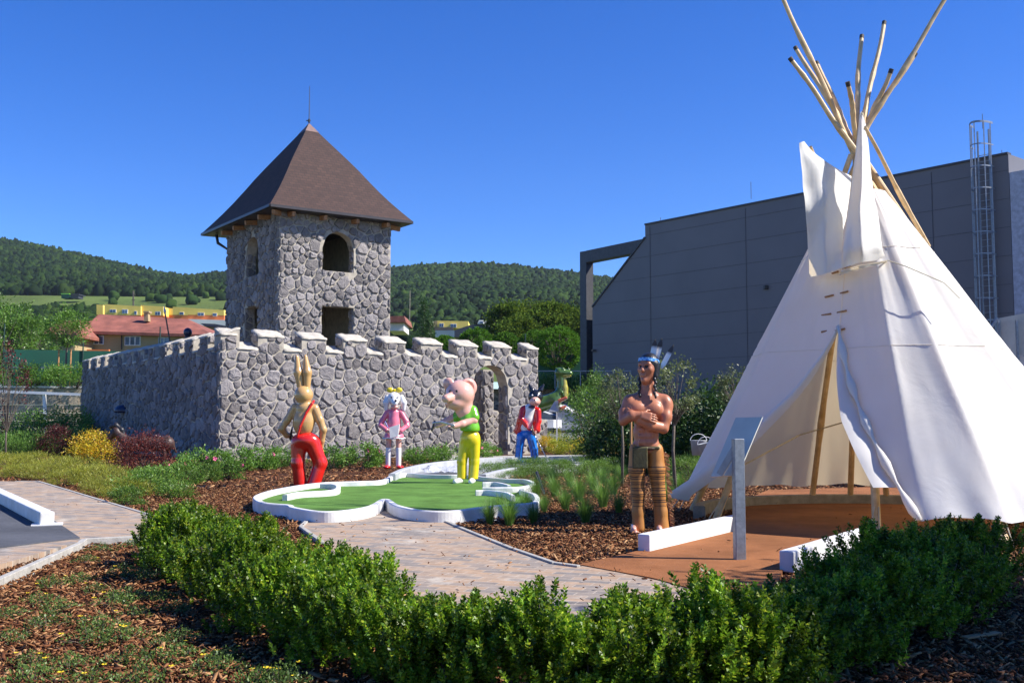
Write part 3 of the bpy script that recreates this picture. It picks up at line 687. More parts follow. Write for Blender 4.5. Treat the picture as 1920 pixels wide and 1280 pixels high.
for px, py0, py1 in ((1411, 340, 372), (1857, 212, 240), (1892, 280, 292), (1238, 407, 418)):
    l = hx(px); an = MB(); an.tube([hpt(l, hp(px, py1)[1], -.2), hpt(l, hp(px, py0)[1], -.2)], .014, 5)
    an.build('aerial', M['iron'], hall)
# kiosk right of the tepee
kio = empty('red_grey_stand', (0, 0, 0), label='grey panelled stand with a red stripe half hidden behind the right side of the tepee', cat='stand')
Yk = 21.0; a_, b_ = P(1873, 595, Yk), P(1990, 575, Yk - 1.2)
def kbox(name, pxa, pxb, ya, yb, ya2, yb2, mt_, th=.1, dd=0):
    A, B, C_, D_ = P(pxa, yb, Yk + dd), P(pxb, yb2, Yk - 1.2 + dd), P(pxb, ya2, Yk - 1.2 + dd), P(pxa, ya, Yk + dd); o = Vector((.05, th, 0))
    m_ = MB(); m_.hexa([A, B, B + o, A + o, D_, C_, C_ + o, D_ + o]); return m_.build(name, mt_, kio)
kbox('grey_panel', 1870, 2010, 597, 672, 570, 655, M['plate']); kbox('stripe_board', 1880, 2010, 673, 694, 657, 680, M['wallw'], .12, -.01); kbox('red_stripe', 1890, 2010, 695, 712, 681, 700, M['red'], .12, -.01)
kp = MB(); 
for px in (1872, 1906): q = P(px, 600, Yk - .1 - (px - 1872) / 34 * .35); kp.bar((q.x, q.y, 0), (q.x, q.y, q.z), .04, .04)
q = P(1853, 622, Yk - .1); kp.bar(q, P(1871, 596, Yk - .12), .05, .05); kp.bar((q.x, q.y, 0), q, .04, .04)
kp.build('post', M['galv'], kio)
kbox('base_panel', 1893, 2010, 713, 860, 701, 860, M['wallw'])
# ---------------------------------------------------------------- ground
def sheet(name, poly, z, m, kind='structure', thick=0):
    mb = MB()
    if thick: mb.prism([(p[0], p[1]) for p in poly], z - thick, z)
    else: mb.sheet(poly, z)
    return tag(mb.build(name, m), kind=kind)
def pg(pts, z=0): return [G(x, y, z) for x, y in pts]
g = MB(); g.sheet([(-900, -30), (900, -30), (900, 70), (-900, 70)], -.14); tag(g.build('ground', M['bgground']), kind='structure')
# mulch bed: fine uneven grid
from mathutils import noise as mn
nx, ny = 420, 330; xs = np.concatenate([np.linspace(-26, 24, nx)]); ys = 2.2 + (47 - 2.2) * np.linspace(0, 1, ny) ** 1.7
V = np.zeros((ny, nx, 3)); V[:, :, 0] = xs[None, :]; V[:, :, 1] = ys[:, None]
zz = np.array([[mn.noise((x * 1.3, y * 1.3, 0)) * .022 + mn.noise((x * 6, y * 6, 3)) * .012 for x in xs] for y in ys]); V[:, :, 2] = -.045 + zz
ii = np.arange(ny * nx).reshape(ny, nx); Q = np.stack([ii[:-1, :-1], ii[:-1, 1:], ii[1:, 1:], ii[1:, :-1]], -1).reshape(-1, 4)
me = fast('mulch_bed', V.reshape(-1, 3), Q, True); tag(link('mulch_bed', me, None, M['mulch']), kind='structure')
# paved paths
pc_px = [(563, 985), (590, 962), (702, 952), (838, 957), (826, 970), (868, 988), (958, 1024), (1040, 1052), (1086, 1058), (1222, 1085), (1330, 1108), (1330, 1150), (1180, 1170), (960, 1150), (760, 1112), (650, 1062), (600, 1012)]
path_c = pg(pc_px, .012); sheet('paved_path', path_c, .012, M['paver'], thick=.08)
pl_px = [(28, 902), (72, 902), (276, 963), (330, 980), (330, 996), (275, 1000), (157, 1010), (150, 1014), (-60, 1075), (-200, 1000), (-60, 900)]
path_l = pg(pl_px, .04); sheet('paved_path', path_l, .04, M['paver'], thick=.1)
asph = pg([(-300, 905), (-60, 890), (0, 918), (107, 978), (150, 1007), (0, 1025), (-160, 1042)], .052); sheet('grey_putting_lane', asph, .052, M['asphalt'], thick=.03)
def kerb(name, px, z, w_, h_, label, m_=None, group='kerb stones edging the paved paths'):
    mb = MB(); pts = [G(x, y, z) for x, y in px]; tot = 0
    for a, b_ in zip(pts, pts[1:]):
        L = (b_ - a).length; n = max(1, round(L / 1.0)); d = (b_ - a) / n
        for k in range(n): p0 = a + d * k + d.normalized() * .004; p1 = a + d * (k + 1) - d.normalized() * .004; mb.bar(p0 - Vector((0, 0, h_ / 2)), p1 - Vector((0, 0, h_ / 2)), w_, h_)
    return tag(mb.build(name, m_ or M['concrete'], bevel=.006), label, 'kerb', group)
kerb('kerb', [(28, 901), (72, 901), (276, 962), (330, 979)], .05, .055, .12, 'thin pale kerb along the far edge of the left paved path')
kerb('kerb', [(330, 1000), (158, 1009), (150, 1016), (0, 1082), (-90, 1120)], .055, .06, .2, 'pale concrete kerb stepping down along the near edge of the left paved path')
kerb('kerb', [(604, 1014), (564, 985), (590, 961)], .03, .05, .12, 'short pale kerb at the left end of the middle paved path')
kerb('kerb', [(838, 957), (826, 971), (868, 989), (958, 1025), (1040, 1053), (1086, 1059)], .03, .05, .12, 'pale kerb along the right side of the middle paved path by the mulch')
# brown mat lane of the tepee hole
matp = pg([(1086, 1057), (1190, 1033), (1375, 990), (1400, 935), (1440, 918), (1650, 912), (1800, 925), (1870, 990), (1640, 1030), (1600, 1025), (1468, 1066), (1445, 1125), (1300, 1103), (1222, 1082)], .02)
sheet('brown_mat', matp, .02, M['mat'], thick=.07)
def beam(px0, px1, wz, h_, label, name='lane_border', m_='white', cap=0, grp='white border beams beside the lanes'):
    a, b_ = G(*px0, wz), G(*px1, wz); mb = MB(); mb.bar((a.x, a.y, wz + h_ / 2 - .01), (b_.x, b_.y, wz + h_ / 2 - .01), .13, h_ + .02)
    return tag(mb.build(name, M[m_], bevel=.012), label, 'border beam', grp)
beam((1207, 1032), (1385, 990), .02, .16, 'white border beam on the left edge of the brown mat by the sandals')
beam((1475, 1068), (1625, 1018), .02, .16, 'white border beam right of the metal sign post')
q0, q1 = G(88, 985, .05), G(-170, 850, .05)
mb = MB(); mb.bar((q0.x, q0.y, .13), (q1.x, q1.y, .13), .16, .16); lb = mb.build('lane_border', M['white'], bevel=.015); tag(lb, 'long white border beam beside the grey lane at the left edge', 'border beam', 'white border beams beside the lanes')
mb = MB(); mb.bar((q0.x + .02, q0.y - .05, .06), (q0.x - .08, q0.y + .2, .06), .34, .012); mb.build('foot_plate', M['white'], lb)
# clover green
cl_top = [(600, 904), (560, 909), (515, 917), (486, 926), (480, 933), (497, 941), (540, 945), (552, 950), (600, 957), (650, 955), (695, 947), (722, 934), (745, 946), (790, 955), (845, 956), (905, 949), (955, 944), (1002, 940),
          (1003, 926), (978, 916), (1000, 906), (985, 898), (940, 896), (905, 893), (880, 889), (842, 889), (795, 888), (760, 886), (735, 891), (716, 899), (680, 901), (640, 902)]
top = [G(x, y, .155) for x, y in cl_top]
def smooth_closed(pts, sharp=()):
    out = []; n = len(pts)
    for i in range(n):
        p0, p1, p2, p3 = pts[i - 1], pts[i], pts[(i + 1) % n], pts[(i + 2) % n]
        for k in range(10):
            t_ = k / 10; out.append(.5 * ((2 * p1) + (p2 - p0) * t_ + (2 * p0 - 5 * p1 + 4 * p2 - p3) * t_ ** 2 + (3 * p1 - p0 - 3 * p2 + p3) * t_ ** 3))
    return out
def smooth_open(pts):
    e = [pts[0] * 2 - pts[1]] + pts + [pts[-1] * 2 - pts[-2]]; out = []
    for i in range(1, len(e) - 2):
        p0, p1, p2, p3 = e[i - 1], e[i], e[i + 1], e[i + 2]
        for k in range(5):
            t_ = k / 5; out.append(.5 * ((2 * p1) + (p2 - p0) * t_ + (2 * p0 - 5 * p1 + 4 * p2 - p3) * t_ ** 2 + (3 * p1 - p0 - 3 * p2 + p3) * t_ ** 3))
    return out + [pts[-1]]
def ribbon(mb, pts, w_, z0, z1, closed=False, mi=0):
    n = len(pts); L = []; Rr = []
    for i in range(n):
        a = pts[(i - 1) % n] if closed or i else pts[i]; b_ = pts[(i + 1) % n] if closed or i < n - 1 else pts[i]
        d = Vector((b_[0] - a[0], b_[1] - a[1])).normalized(); s_ = Vector((-d.y, d.x)) * w_ / 2
        L.append((pts[i][0] + s_.x, pts[i][1] + s_.y)); Rr.append((pts[i][0] - s_.x, pts[i][1] - s_.y))
    o = len(mb.v); c = .012
    for i in range(n):
        ix, iy = L[i]; jx, jy = Rr[i]; ex = (jx - ix) * .12; ey = (jy - iy) * .12
        mb.v += [(ix, iy, z0), (ix, iy, z1 - c), (ix + ex, iy + ey, z1), (jx - ex, jy - ey, z1), (jx, jy, z1 - c), (jx, jy, z0)]
    for i in range(n if closed else n - 1):
        a = o + i * 6; b_ = o + ((i + 1) % n) * 6
        for k in range(5): mb.f.append((a + k, b_ + k, b_ + k + 1, a + k + 1)); mb.m.append(mi)
    if not closed:
        mb.f.append(tuple(o + k for k in range(6))); mb.f.append(tuple(o + (n - 1) * 6 + k for k in range(6))[::-1]); mb.m += [mi, mi]
green = empty('clover_putting_green', (0, 0, 0), label='green felt putting area with a scalloped white concrete rim under the pig figure', cat='putting green')
rim = smooth_closed(top); mb = MB(); ribbon(mb, rim, .085, -.1, .15, True)
sp = lambda px, z=.155: smooth_open([G(x, y, z) for x, y in px])
mb.build('rim', M['white'], green)
mb = MB(); ribbon(mb, sp([(602, 906), (625, 907), (634, 911), (628, 917), (600, 920), (560, 922), (534, 927)]), .08, .02, .155); mb.build('inner_rim', M['white'], green)
mb = MB(); ribbon(mb, sp([(1000, 907), (975, 912), (935, 913), (905, 913)]), .08, .02, .155); mb.build('inner_rim', M['white'], green)
mb = MB(); ribbon(mb, sp([(905, 903), (930, 903), (950, 907), (955, 909)]), .07, .02, .15); mb.build('inner_rim', M['white'], green)
mb = MB(); ribbon(mb, sp([(892, 918), (915, 918), (950, 922), (962, 928)]), .07, .02, .15); mb.build('inner_rim', M['white'], green)
mb = MB(); mb.sheet([(p[0], p[1]) for p in rim], .065); mb.build('turf', M['turf'], green)
# cat's grey lane and its rims
catl = empty('grey_concrete_lane', (0, 0, 0), label='long pale grey concrete lane under the feet of the figure in the red jacket', cat='putting lane')
mb = MB(); mb.prism([(p.x, p.y) for p in pg([(742, 890), (800, 874), (880, 866), (1170, 864), (1130, 874), (1000, 878), (900, 889), (842, 893)])], -.1, .05); mb.build('lane_floor', M['lane'], catl)
mb = MB(); ribbon(mb, sp([(735, 892), (760, 881), (800, 872), (850, 866), (930, 861), (1140, 856)]), .14, -.05, .2); mb.build('rim', M['whitegrey'], catl)
mb = MB(); ribbon(mb, sp([(905, 890), (960, 878), (1040, 872), (1120, 868), (1165, 860)]), .14, -.05, .17); mb.build('rim', M['whitegrey'], catl)
mb = MB(); mb.prism([(p.x, p.y) for p in pg([(820, 856), (1010, 855), (1200, 852), (1200, 858), (1010, 862), (880, 864), (820, 864)])], -.1, .03); tag(mb.build('concrete_path', M['concrete']), kind='structure')
# crumpled plastic sheet
rg = random.Random(3); a, b_, c, d = G(796, 887, .16), G(872, 886, .16), G(868, 873, .16), G(790, 880, .16)
V = []; nn_ = 26
for j in range(nn_ + 1):
    for i in range(nn_ + 1):
        u, v = i / nn_, j / nn_; p = (a * (1 - u) + b_ * u) * (1 - v) + (d * (1 - u) + c * u) * v
        h = .01 + .10 * math.exp(-((u - .18) ** 2 + (v - .4) ** 2) / .03) + .06 * abs(mn.noise((u * 6, v * 6, 2))) + .05 * abs(mn.noise((u * 15, v * 15, 5)))
        V.append((p.x, p.y, .155 + h))
ii = np.arange((nn_ + 1) ** 2).reshape(nn_ + 1, -1); Q = np.stack([ii[:-1, :-1], ii[:-1, 1:], ii[1:, 1:], ii[1:, :-1]], -1).reshape(-1, 4)
tag(link('plastic_sheet', fast('plastic_sheet', V, Q), None, M['poly']), 'crumpled clear plastic sheet lying on the white rim behind the pig figure', 'plastic sheet')
# black golf stick in the grass
mb = MB(); mb.tube([G(1021, 926, 0), P(1006, 884, G(1021, 926).y + .15)], [.018, .03], 8); tag(mb.build('black_stake', M['black']), 'thin black stick leaning out of the grass tufts right of the green', 'stake')
# ---------------------------------------------------------------- tepee
tp = empty('tepee', (4.93, 13.6, 0), label='tall white canvas tepee with bamboo-coloured poles and an open door flap', cat='tepee')
TPC = Vector((4.93, 13.6, 0)); RR = 2.72
AX = P(1607, 292, 13.55)
NP = 12; th0 = R(-112)
pa = [R(a) for a in (-171, -104, -88, -62, -34, -6, 20, 46, 72, 98, 126, 158, 189)]; pr = [1, 1.03, 1.09, 1.03, 1, 1, 1, 1, 1, 1, 1, 1.02, 1]
def basept(th, s_):
    while th < pa[0]: th += 2 * math.pi
    while th >= pa[-1]: th -= 2 * math.pi
    k0 = max(i for i in range(12) if pa[i] <= th); a0, a1 = pa[k0], pa[k0 + 1]; f = (th - a0) / (a1 - a0)
    p = Vector((math.cos(a0), math.sin(a0), 0)) * (1 - f) * pr[k0] + Vector((math.cos(a1), math.sin(a1), 0)) * f * pr[k0 + 1]
    c = Vector((math.cos(th), math.sin(th), 0)) * (pr[k0] * (1 - f) + pr[k0 + 1] * f); sag = 4 * f * (1 - f)
    q = p * .93 + c * .07; q = q * (1 - .03 * sag * math.sin(math.pi * min(1, s_ * 1.2)))
    return TPC + q * RR, sag
def conept(th, s_, z0=.24, r_off=0.012):
    b_, sag = basept(th, s_); hem = z0 + .05 * sag * (1 if s_ < .3 else 0) * (1 - s_ / .3)
    a = Vector((AX.x, AX.y, AX.z)); p = b_ * (1 - s_) + a * s_; zb = hem * (1 - s_)
    p.z = zb + AX.z * s_
    n = Vector((math.cos(th), math.sin(th), .4)).normalized()
    wr = .025 * mn.noise((th * 5, s_ * 3, 1)) * (1 - s_) + .010 * mn.noise((th * 16, s_ * 5 + th * 3, 7)) + .02 * math.sin(th * 31 + s_ * 4) * math.exp(-s_ * 9)
    return p + n * (r_off + wr)
thd = R(-130.5); sd_ = 2.28 / AX.z; TOP = .885
def thL(s_): return thd - R(43) * max(0, 1 - s_ / sd_) ** 1.15
def thR(s_): return thd + R(25.5) * max(0, 1 - s_ / sd_) ** 1.05
NC, NR = 300, 70; V = []
for j in range(NR + 1):
    s_ = TOP * j / NR; a, b_ = thR(s_), thL(s_) + 2 * math.pi
    for i in range(NC + 1):
        u = i / NC; V.append(tuple(conept(a + (b_ - a) * u, s_)))
W_ = NC + 1; ii = np.arange(len(V)).reshape(NR + 1, W_); Q = np.stack([ii[:-1, :-1], ii[:-1, 1:], ii[1:, 1:], ii[1:, :-1]], -1).reshape(-1, 4)
V = np.array(V) - np.array(TPC); cov = link('canvas_cover', fast('canvas_cover', V, Q, True), tp, M['canvas'])
TI = Vector(TPC)
def tl(p): return tuple(Vector(p) - TI)
# folded door edges
def strip(name, pts_a, pts_b, bulge=.05, mt_='canvas', n=8):
    V = []
    m = len(pts_a)
    for j in range(m):
        a, b_ = Vector(pts_a[j]), Vector(pts_b[j]); d = (b_ - a); nn_ = Vector((-.55, -.83, .1))
        for i in range(n + 1):
            u = i / n; V.append(tl(a + d * u + nn_ * bulge * math.sin(math.pi * u) + nn_ * .014 * mn.noise((u * 2, j * .35, 1))))
    ii = np.arange(len(V)).reshape(m, n + 1); Q = np.stack([ii[:-1, :-1], ii[:-1, 1:], ii[1:, 1:], ii[1:, :-1]], -1).reshape(-1, 4)
    return link(name, fast(name, V, Q, True), tp, M[mt_])
ja = []; jb = []; k_ = []; kb = []
for j in range(25):
    s_ = .07 + (sd_ - .07) * j / 24; p = conept(thR(s_), s_); w_ = 1 - s_ / sd_
    out = Vector((-.45, -.75, 0)); q = p + out * .04 * w_ + Vector((-.25 * min(1, w_ * 1.9), .04, 0))
    p = p + Vector((.02, .03, 0))
    ja.append(p); jb.append(q)
strip('door_flap', ja, jb, .03)
k_ = [conept(thR(s_), s_, r_off=.05) for s_ in [(.0 + sd_ * j / 24) for j in range(25)]]
mb = MB(); mb.tube([tl(p) for p in k_], [.035 + .02 * math.sin(j * 1.3) for j in range(25)], 10); mb.build('rolled_hem', M['canvas'], tp, smooth=True)
ja = []; jb = []
for j in range(25):
    s_ = sd_ * j / 24; p = conept(thL(s_), s_); w_ = 1 - s_ / sd_; ja.append(p); jb.append(p + Vector((-.20, .20, 0)) * w_ * 1.3 + Vector((0, -.22, 0)) * (w_ ** 1) + Vector((.0, 0, .05)))
strip('door_flap', ja, jb, .05)
for k in range(2):
    s_ = (.42, .70)[k]; mb = MB(); a, b_ = thR(s_), thL(s_) + 2 * math.pi
    mb.tube([tl(conept(a + (b_ - a) * j / 120, s_, r_off=.016)) for j in range(121)], .0035, 5); mb.build('seam', M['canvas'], tp, smooth=True)
# smoke flaps
def flap(name, rows, n=14):
    V = []; rows = [[Vector(p) for p in r] for r in rows]; m = len(rows)
    def samp(r, u):
        x = u * (len(r) - 1); i = min(int(x), len(r) - 2); f = x - i; f = f * f * (3 - 2 * f) * .4 + f * .6; return r[i] * (1 - f) + r[i + 1] * f
    MM = 24
    for j in range(MM + 1):
        t_ = j / MM * (m - 1); i = min(int(t_), m - 2); f = t_ - i
        for k in range(n + 1):
            u = k / n; p = samp(rows[i], u) * (1 - f) + samp(rows[i + 1], u) * f; d = .05 * mn.noise((u * 3.5, j * .25, len(name) * .3)) + .015 * math.sin(u * 14 + j * .2); V.append(tl(p + Vector((0, -1, 0)) * d))
    ii = np.arange(len(V)).reshape(MM + 1, n + 1); Q = np.stack([ii[:-1, :-1], ii[:-1, 1:], ii[1:, 1:], ii[1:, :-1]], -1).reshape(-1, 4)
    return link(name, fast(name, V, Q, True), tp, M['canvas'])
flap('smoke_flap', [[P(1517, 520, 13.1), P(1545, 514, 12.65), P(1576, 503, 12.55)], [P(1513, 440, 12.9), P(1545, 440, 12.75), P(1582, 430, 12.9)], [P(1508, 370, 12.7), P(1550, 370, 12.85), P(1591, 390, 13.1)],
                    [P(1503, 310, 12.6), P(1545, 308, 12.85), P(1597, 330, 13.3)], [P(1499, 268, 12.55), P(1508, 265, 12.65), P(1515, 290, 12.8)]])
flap('smoke_flap', [[P(1577, 504, 12.5), P(1612, 492, 12.42), P(1660, 486, 12.7)], [P(1580, 470, 12.45), P(1615, 462, 12.3), P(1655, 465, 12.6)], [P(1589, 400, 12.7), P(1612, 390, 12.45), P(1646, 400, 12.8)],
                    [P(1600, 320, 12.85), P(1618, 315, 12.65), P(1633, 320, 12.9)], [P(1610, 235, 12.9), P(1617, 225, 12.85), P(1626, 240, 12.95)], [P(1612, 214, 12.9), P(1615, 208, 12.9), P(1618, 212, 12.9)]])
# fold shelf under the right smoke flap
flap('smoke_flap_tail', [[P(1577, 507, 12.48), P(1612, 497, 12.3), P(1664, 488, 12.55)], [P(1574, 516, 12.5), P(1612, 505, 12.4), P(1668, 490, 12.62)]])
# poles
def pole(name, a, b_, r0, r1, seed=0, tip=True):
    rg = random.Random(seed); a, b_ = Vector(a), Vector(b_); n = 16; pts = []; rs = []; d = (b_ - a); s1 = d.orthogonal().normalized(); s2 = d.cross(s1).normalized()
    kn = sorted(rg.sample(range(3, 15), 3)); ph = rg.uniform(0, 6)
    for i in range(n + 1):
        t_ = i / n; w_ = .014 * math.sin(t_ * 5 + ph) * math.sin(math.pi * t_); pts.append(tl(a + d * t_ + s1 * w_ + s2 * .008 * math.sin(t_ * 9 + ph))); rs.append((r0 + (r1 - r0) * t_) * (1.22 if i in kn else 1))
    mb = MB(); mb.tube(pts, rs, 10); o = mb.build(name, M['pole'], tp, smooth=False)
    if tip:
        e = Vector(pts[-1]); dd = (e - Vector(pts[-2])).normalized(); m2_ = MB(); m2_.tube([e - dd * .05, e + dd * .01], r1 * 1.12, 10); m2_.build('pole_end', M['poletip'], o)
    return o
tips = [(1466, -8, 1), (1492, 89, -1), (1482, 109, 1), (1532, 117, -1), (1590, 155, 1), (1615, 68, -1), (1658, 42, -1), (1671, 131, 1), (1716, 101, -1), (1777, -8, 1)]
for i, (x, y, sg) in enumerate(tips):
    c = Vector((AX.x + .05 * math.sin(i * 2.1), AX.y + .07 * math.cos(i * 1.7), AX.z + .02 * i)); ty = AX.y
    for _ in range(12):
        t_ = P(x, y, ty); k = c.z / (t_.z - c.z); bx = c.x + (c.x - t_.x) * k; RP = 2.55; dx = max(-2.54, min(2.54, bx - TPC.x)); by = TPC.y + sg * math.sqrt(RP ** 2 - dx * dx); bx = TPC.x + dx
        ty = c.y - (by - c.y) / k; ty = max(12.0, min(15.3, ty))
    ba = R((-62, -34, -6, 20, 46, 72, 98, 62, 36, 84)[i]); base = TPC + Vector((math.cos(ba), math.sin(ba), 0)) * 2.52
    pole('tent_pole', base, c, .045, .036, i, False); pole('tent_pole', c, P(x, y, ty), .036, .028, i + 40)
pole('tent_pole', G(1643, 1000), Vector((AX.x + .05, AX.y - .1, AX.z)), .05, .036, 71, False)
pole('tent_pole', G(1343, 972), Vector((AX.x - .1, AX.y - .05, AX.z)), .05, .036, 73, False)
pole('tent_pole', G(1278, 956) + Vector((.16, 0, 0)), Vector((AX.x + .03, AX.y, AX.z)), .05, .036, 74, False)
pole('tent_pole', TPC + Vector((math.cos(R(-88)), math.sin(R(-88)), 0)) * 2.90, Vector((AX.x - .03, AX.y + .02, AX.z)), .05, .036, 75, False)
pole('flap_pole', P(1621, 238, 12.85), P(1741, 462, 14.6), .022, .035, 76, False)
pole('flap_pole', P(1519, 275, 12.75), P(1600, 470, 14.2), .018, .03, 77, False)
# lacing pins
for i, (xa, ya, xb, yb) in enumerate([(1560, 514, 1572, 510), (1580, 504, 1595, 498), (1547, 558, 1563, 554), (1576, 551, 1590, 547), (1541, 592, 1558, 589), (1570, 587, 1587, 583), (1540, 623, 1553, 621), (1566, 621, 1584, 617)]):
    def onc(px, py):
        best = None
        for k in range(60):
            Y = 11.3 + k * .04; p = P(px, py, Y); s_ = p.z / AX.z; th = math.atan2(p.y - (TPC.y * (1 - s_) + AX.y * s_), p.x - (TPC.x * (1 - s_) + AX.x * s_)); q = conept(th if th < 0 else th - 2 * math.pi, s_); d = (q - p).length
            if best is None or d < best[0]: best = (d, p)
        return best[1] + Vector((-.02, -.06, 0))
    mb = MB(); mb.tube([tl(onc(xa, ya)), tl(onc(xb, yb))], .012, 6); mb.build('lacing_pin', M['timber'], tp)
mb = MB(); mb.tube([tl(P(1395, 871, 15.0)), tl(P(1500, 815, 15.6)), tl(P(1597, 787, 15.2))], .011, 6); mb.build('inner_rope', M['rope'], tp)
mb = MB()
p0 = P(1664, 488, 12.5); mb.tube([tl(p0), tl(P(1700, 500, 12.25)), tl(P(1770, 530, 12.1)), tl(P(1800, 560, 12.0))], .007, 5); mb.build('tie_rope', M['rope'], tp)
for (x, y), dz in (((1272, 955), .32), ((1343, 972), .3), ((1893, 1027), .34), ((1643, 1000), .3)):
    b_ = G(x, y); mb = MB(); h_ = b_ + (Vector((AX.x, AX.y, 0)) - b_) * .06 + Vector((0, 0, dz))
    for s_ in (-.06, .06): mb.tube([tl(h_ + Vector((s_ * .4, -.06, 0))), tl(b_ + Vector((s_ - .05, -.08, .01)))], .008, 5)
    mb.build('peg_rope', M['rope'], tp)
# ring kerb under the tepee
mb = MB(); ribbon(mb, [TPC + Vector((math.cos(a), math.sin(a), 0)) * 2.47 for a in [R(172) - R(215) * k / 50 for k in range(51)]], .16, -.05, .15); rk = tag(mb.build('ring_kerb', M['ringconc']), 'curved concrete kerb ring on the floor inside the tepee', 'kerb')
# ---------------------------------------------------------------- metal sign
sg = empty('lectern_sign', (G(1387, 1052).x, G(1387, 1052).y, 0), label='galvanised metal post with a tilted blank information plate seen from behind', cat='sign'); so = Vector(sg.location)
Ys = so.y; pt_ = P(1388, 822, Ys); ps = MB(); ps.box((0, 0, pt_.z / 2 - .05), (.10, .07, pt_.z + .1), R(12)); ps.build('post', M['galv'], sg, bevel=.006)
A, B, C_, D_ = P(1380, 783, Ys + .50), P(1430, 782, Ys + .28), P(1384, 891, Ys + .08), P(1333, 894, Ys + .30); n_ = (B - A).cross(D_ - A).normalized() * .006
pl = MB(); pl.hexa([tuple(v - so - n_) for v in (A, B, C_, D_)] + [tuple(v - so + n_) for v in (A, B, C_, D_)]); pl.build('plate', M['plate'], sg)
br_ = MB(); br_.bar(P(1384, 830, Ys + .03) - so, P(1350, 889, Ys + .10) - so, .07, .06); br_.build('brace', M['steel_d'], sg)
# ---------------------------------------------------------------- statues
class Fig:
    def __init__(s, name, cx, by, label, cat, group=None, z=0):
        g_ = G(cx, by, z); s.o = empty(name, tuple(g_), 0, label, cat, group); s.k = (g_ - Vector((0, 0, EYE))).dot(fw) / F; s.cx = cx; s.by = by
        s.u = Vector((g_.x, g_.y, 0)).normalized(); s.sh = g_.x / g_.y
    def p(s, px, py, dy=0): return ((px - s.cx) * s.k + s.sh * dy, dy, (s.by - py) * s.k)
    def part(s, sdf, name, m, vox=.012, par=None): return sculpt(sdf, name, M[m], par or s.o, vox)
def hand(sd, wrist, direction, palm_n, size=.19, curl=.5, thumb=1, k=.01):
    """palm + five bent fingers added to an SDF"""
    w = Vector(wrist); d = Vector(direction).normalized(); n = Vector(palm_n); n = (n - d * n.dot(d)).normalized(); s_ = d.cross(n)
    u = size
    pc = w + d * u * .28
    for t_ in (-.16, -.05, .06, .17): sd.cone(w + s_ * u * t_ * .7, w + d * u * .5 + s_ * u * t_, u * .115, u * .10, k)
    for i, (off, L) in enumerate(((-.19, .40), (-.065, .47), (.06, .44), (.185, .34))):
        b_ = w + d * u * .52 + s_ * u * off; a1 = curl * .55; a2 = curl * 1.3; a3 = curl * 1.9
        p1 = b_ + (d * math.cos(a1) + n * math.sin(a1)) * u * L * .42; p2 = p1 + (d * math.cos(a2) + n * math.sin(a2)) * u * L * .33; p3 = p2 + (d * math.cos(a3) + n * math.sin(a3)) * u * L * .25
        sd.chain([b_, p1, p2, p3], [u * .058, u * .054, u * .048, u * .040], .004)
    b_ = w + d * u * .12 - s_ * u * .16 * thumb; p1 = b_ + (d * .6 - s_ * thumb * .75 + n * .25).normalized() * u * .24; p2 = p1 + (d * .85 - s_ * thumb * .3 + n * .4).normalized() * u * .20
    sd.chain([b_, p1, p2], [u * .085, u * .062, u * .045], .008)
# ---- warrior with crossed arms (faces left of the camera)
f = Fig('warrior_statue', 1218, 995, 'painted statue of a bare-chested man with crossed arms, blue headband and feathers beside the tepee', 'statue')
p = f.p; b = SDF()
# torso
b.ball(p(1214, 772, .00), (.205, .13, .20), .05).ball(p(1212, 812, .0), (.17, .115, .17), .06).ball(p(1213, 834, .0), (.168, .115, .10), .05)
b.ball(p(1194, 767, -.095), (.115, .06, .085), .03).ball(p(1229, 768, -.095), (.12, .06, .09), .03)                  # chest
b.cone(p(1180, 752, .0), p(1252, 752, .0), .075, .08, .06).cone(p(1212, 750, .02), p(1214, 728, .0), .085, .062, .05)
b.cone(p(1198, 742, .03), p(1180, 752, .01), .05, .05, .04).cone(p(1230, 742, .03), p(1252, 752, .01), .055, .055, .04)
for yy in (806, 818, 829): b.ball(p(1203, yy, -.105), (.045, .02, .034), .02).ball(p(1219, yy, -.105), (.045, .02, .034), .02)
b.ball(p(1193, 846, .0), (.09, .09, .09), .05).ball(p(1230, 846, .0), (.09, .09, .09), .05)
# arms: image-left arm (forearm in front, hand on the other biceps)
SL, EL, WL = p(1176, 757, .0), p(1164, 789, -.10), p(1202, 777, -.215)
b.ball(SL, (.082, .085, .09), .04); b.chain([SL, p(1166, 776, -.04), EL], [.078, .072, .056], .03); b.chain([EL, p(1182, 780, -.19), WL], [.058, .062, .036], .02)
hand(b, p(1203, 779, -.222), (.95, -.10, -.20), (0.1, .9, -.2), .22, .22, -1)
SR, ER, WR = p(1256, 760, .0), p(1250, 803, -.09), p(1184, 772, -.13)
b.ball(SR, (.088, .09, .10), .04); b.chain([SR, p(1254, 782, -.05), ER], [.084, .082, .062], .03); b.chain([ER, p(1222, 797, -.17), p(1200, 789, -.18), p(1176, 776, -.135)], [.062, .066, .05, .036], .02)
hand(b, p(1184, 774, -.135), (-.9, .25, .35), (.35, .9, .1), .14, 1.3, 1)
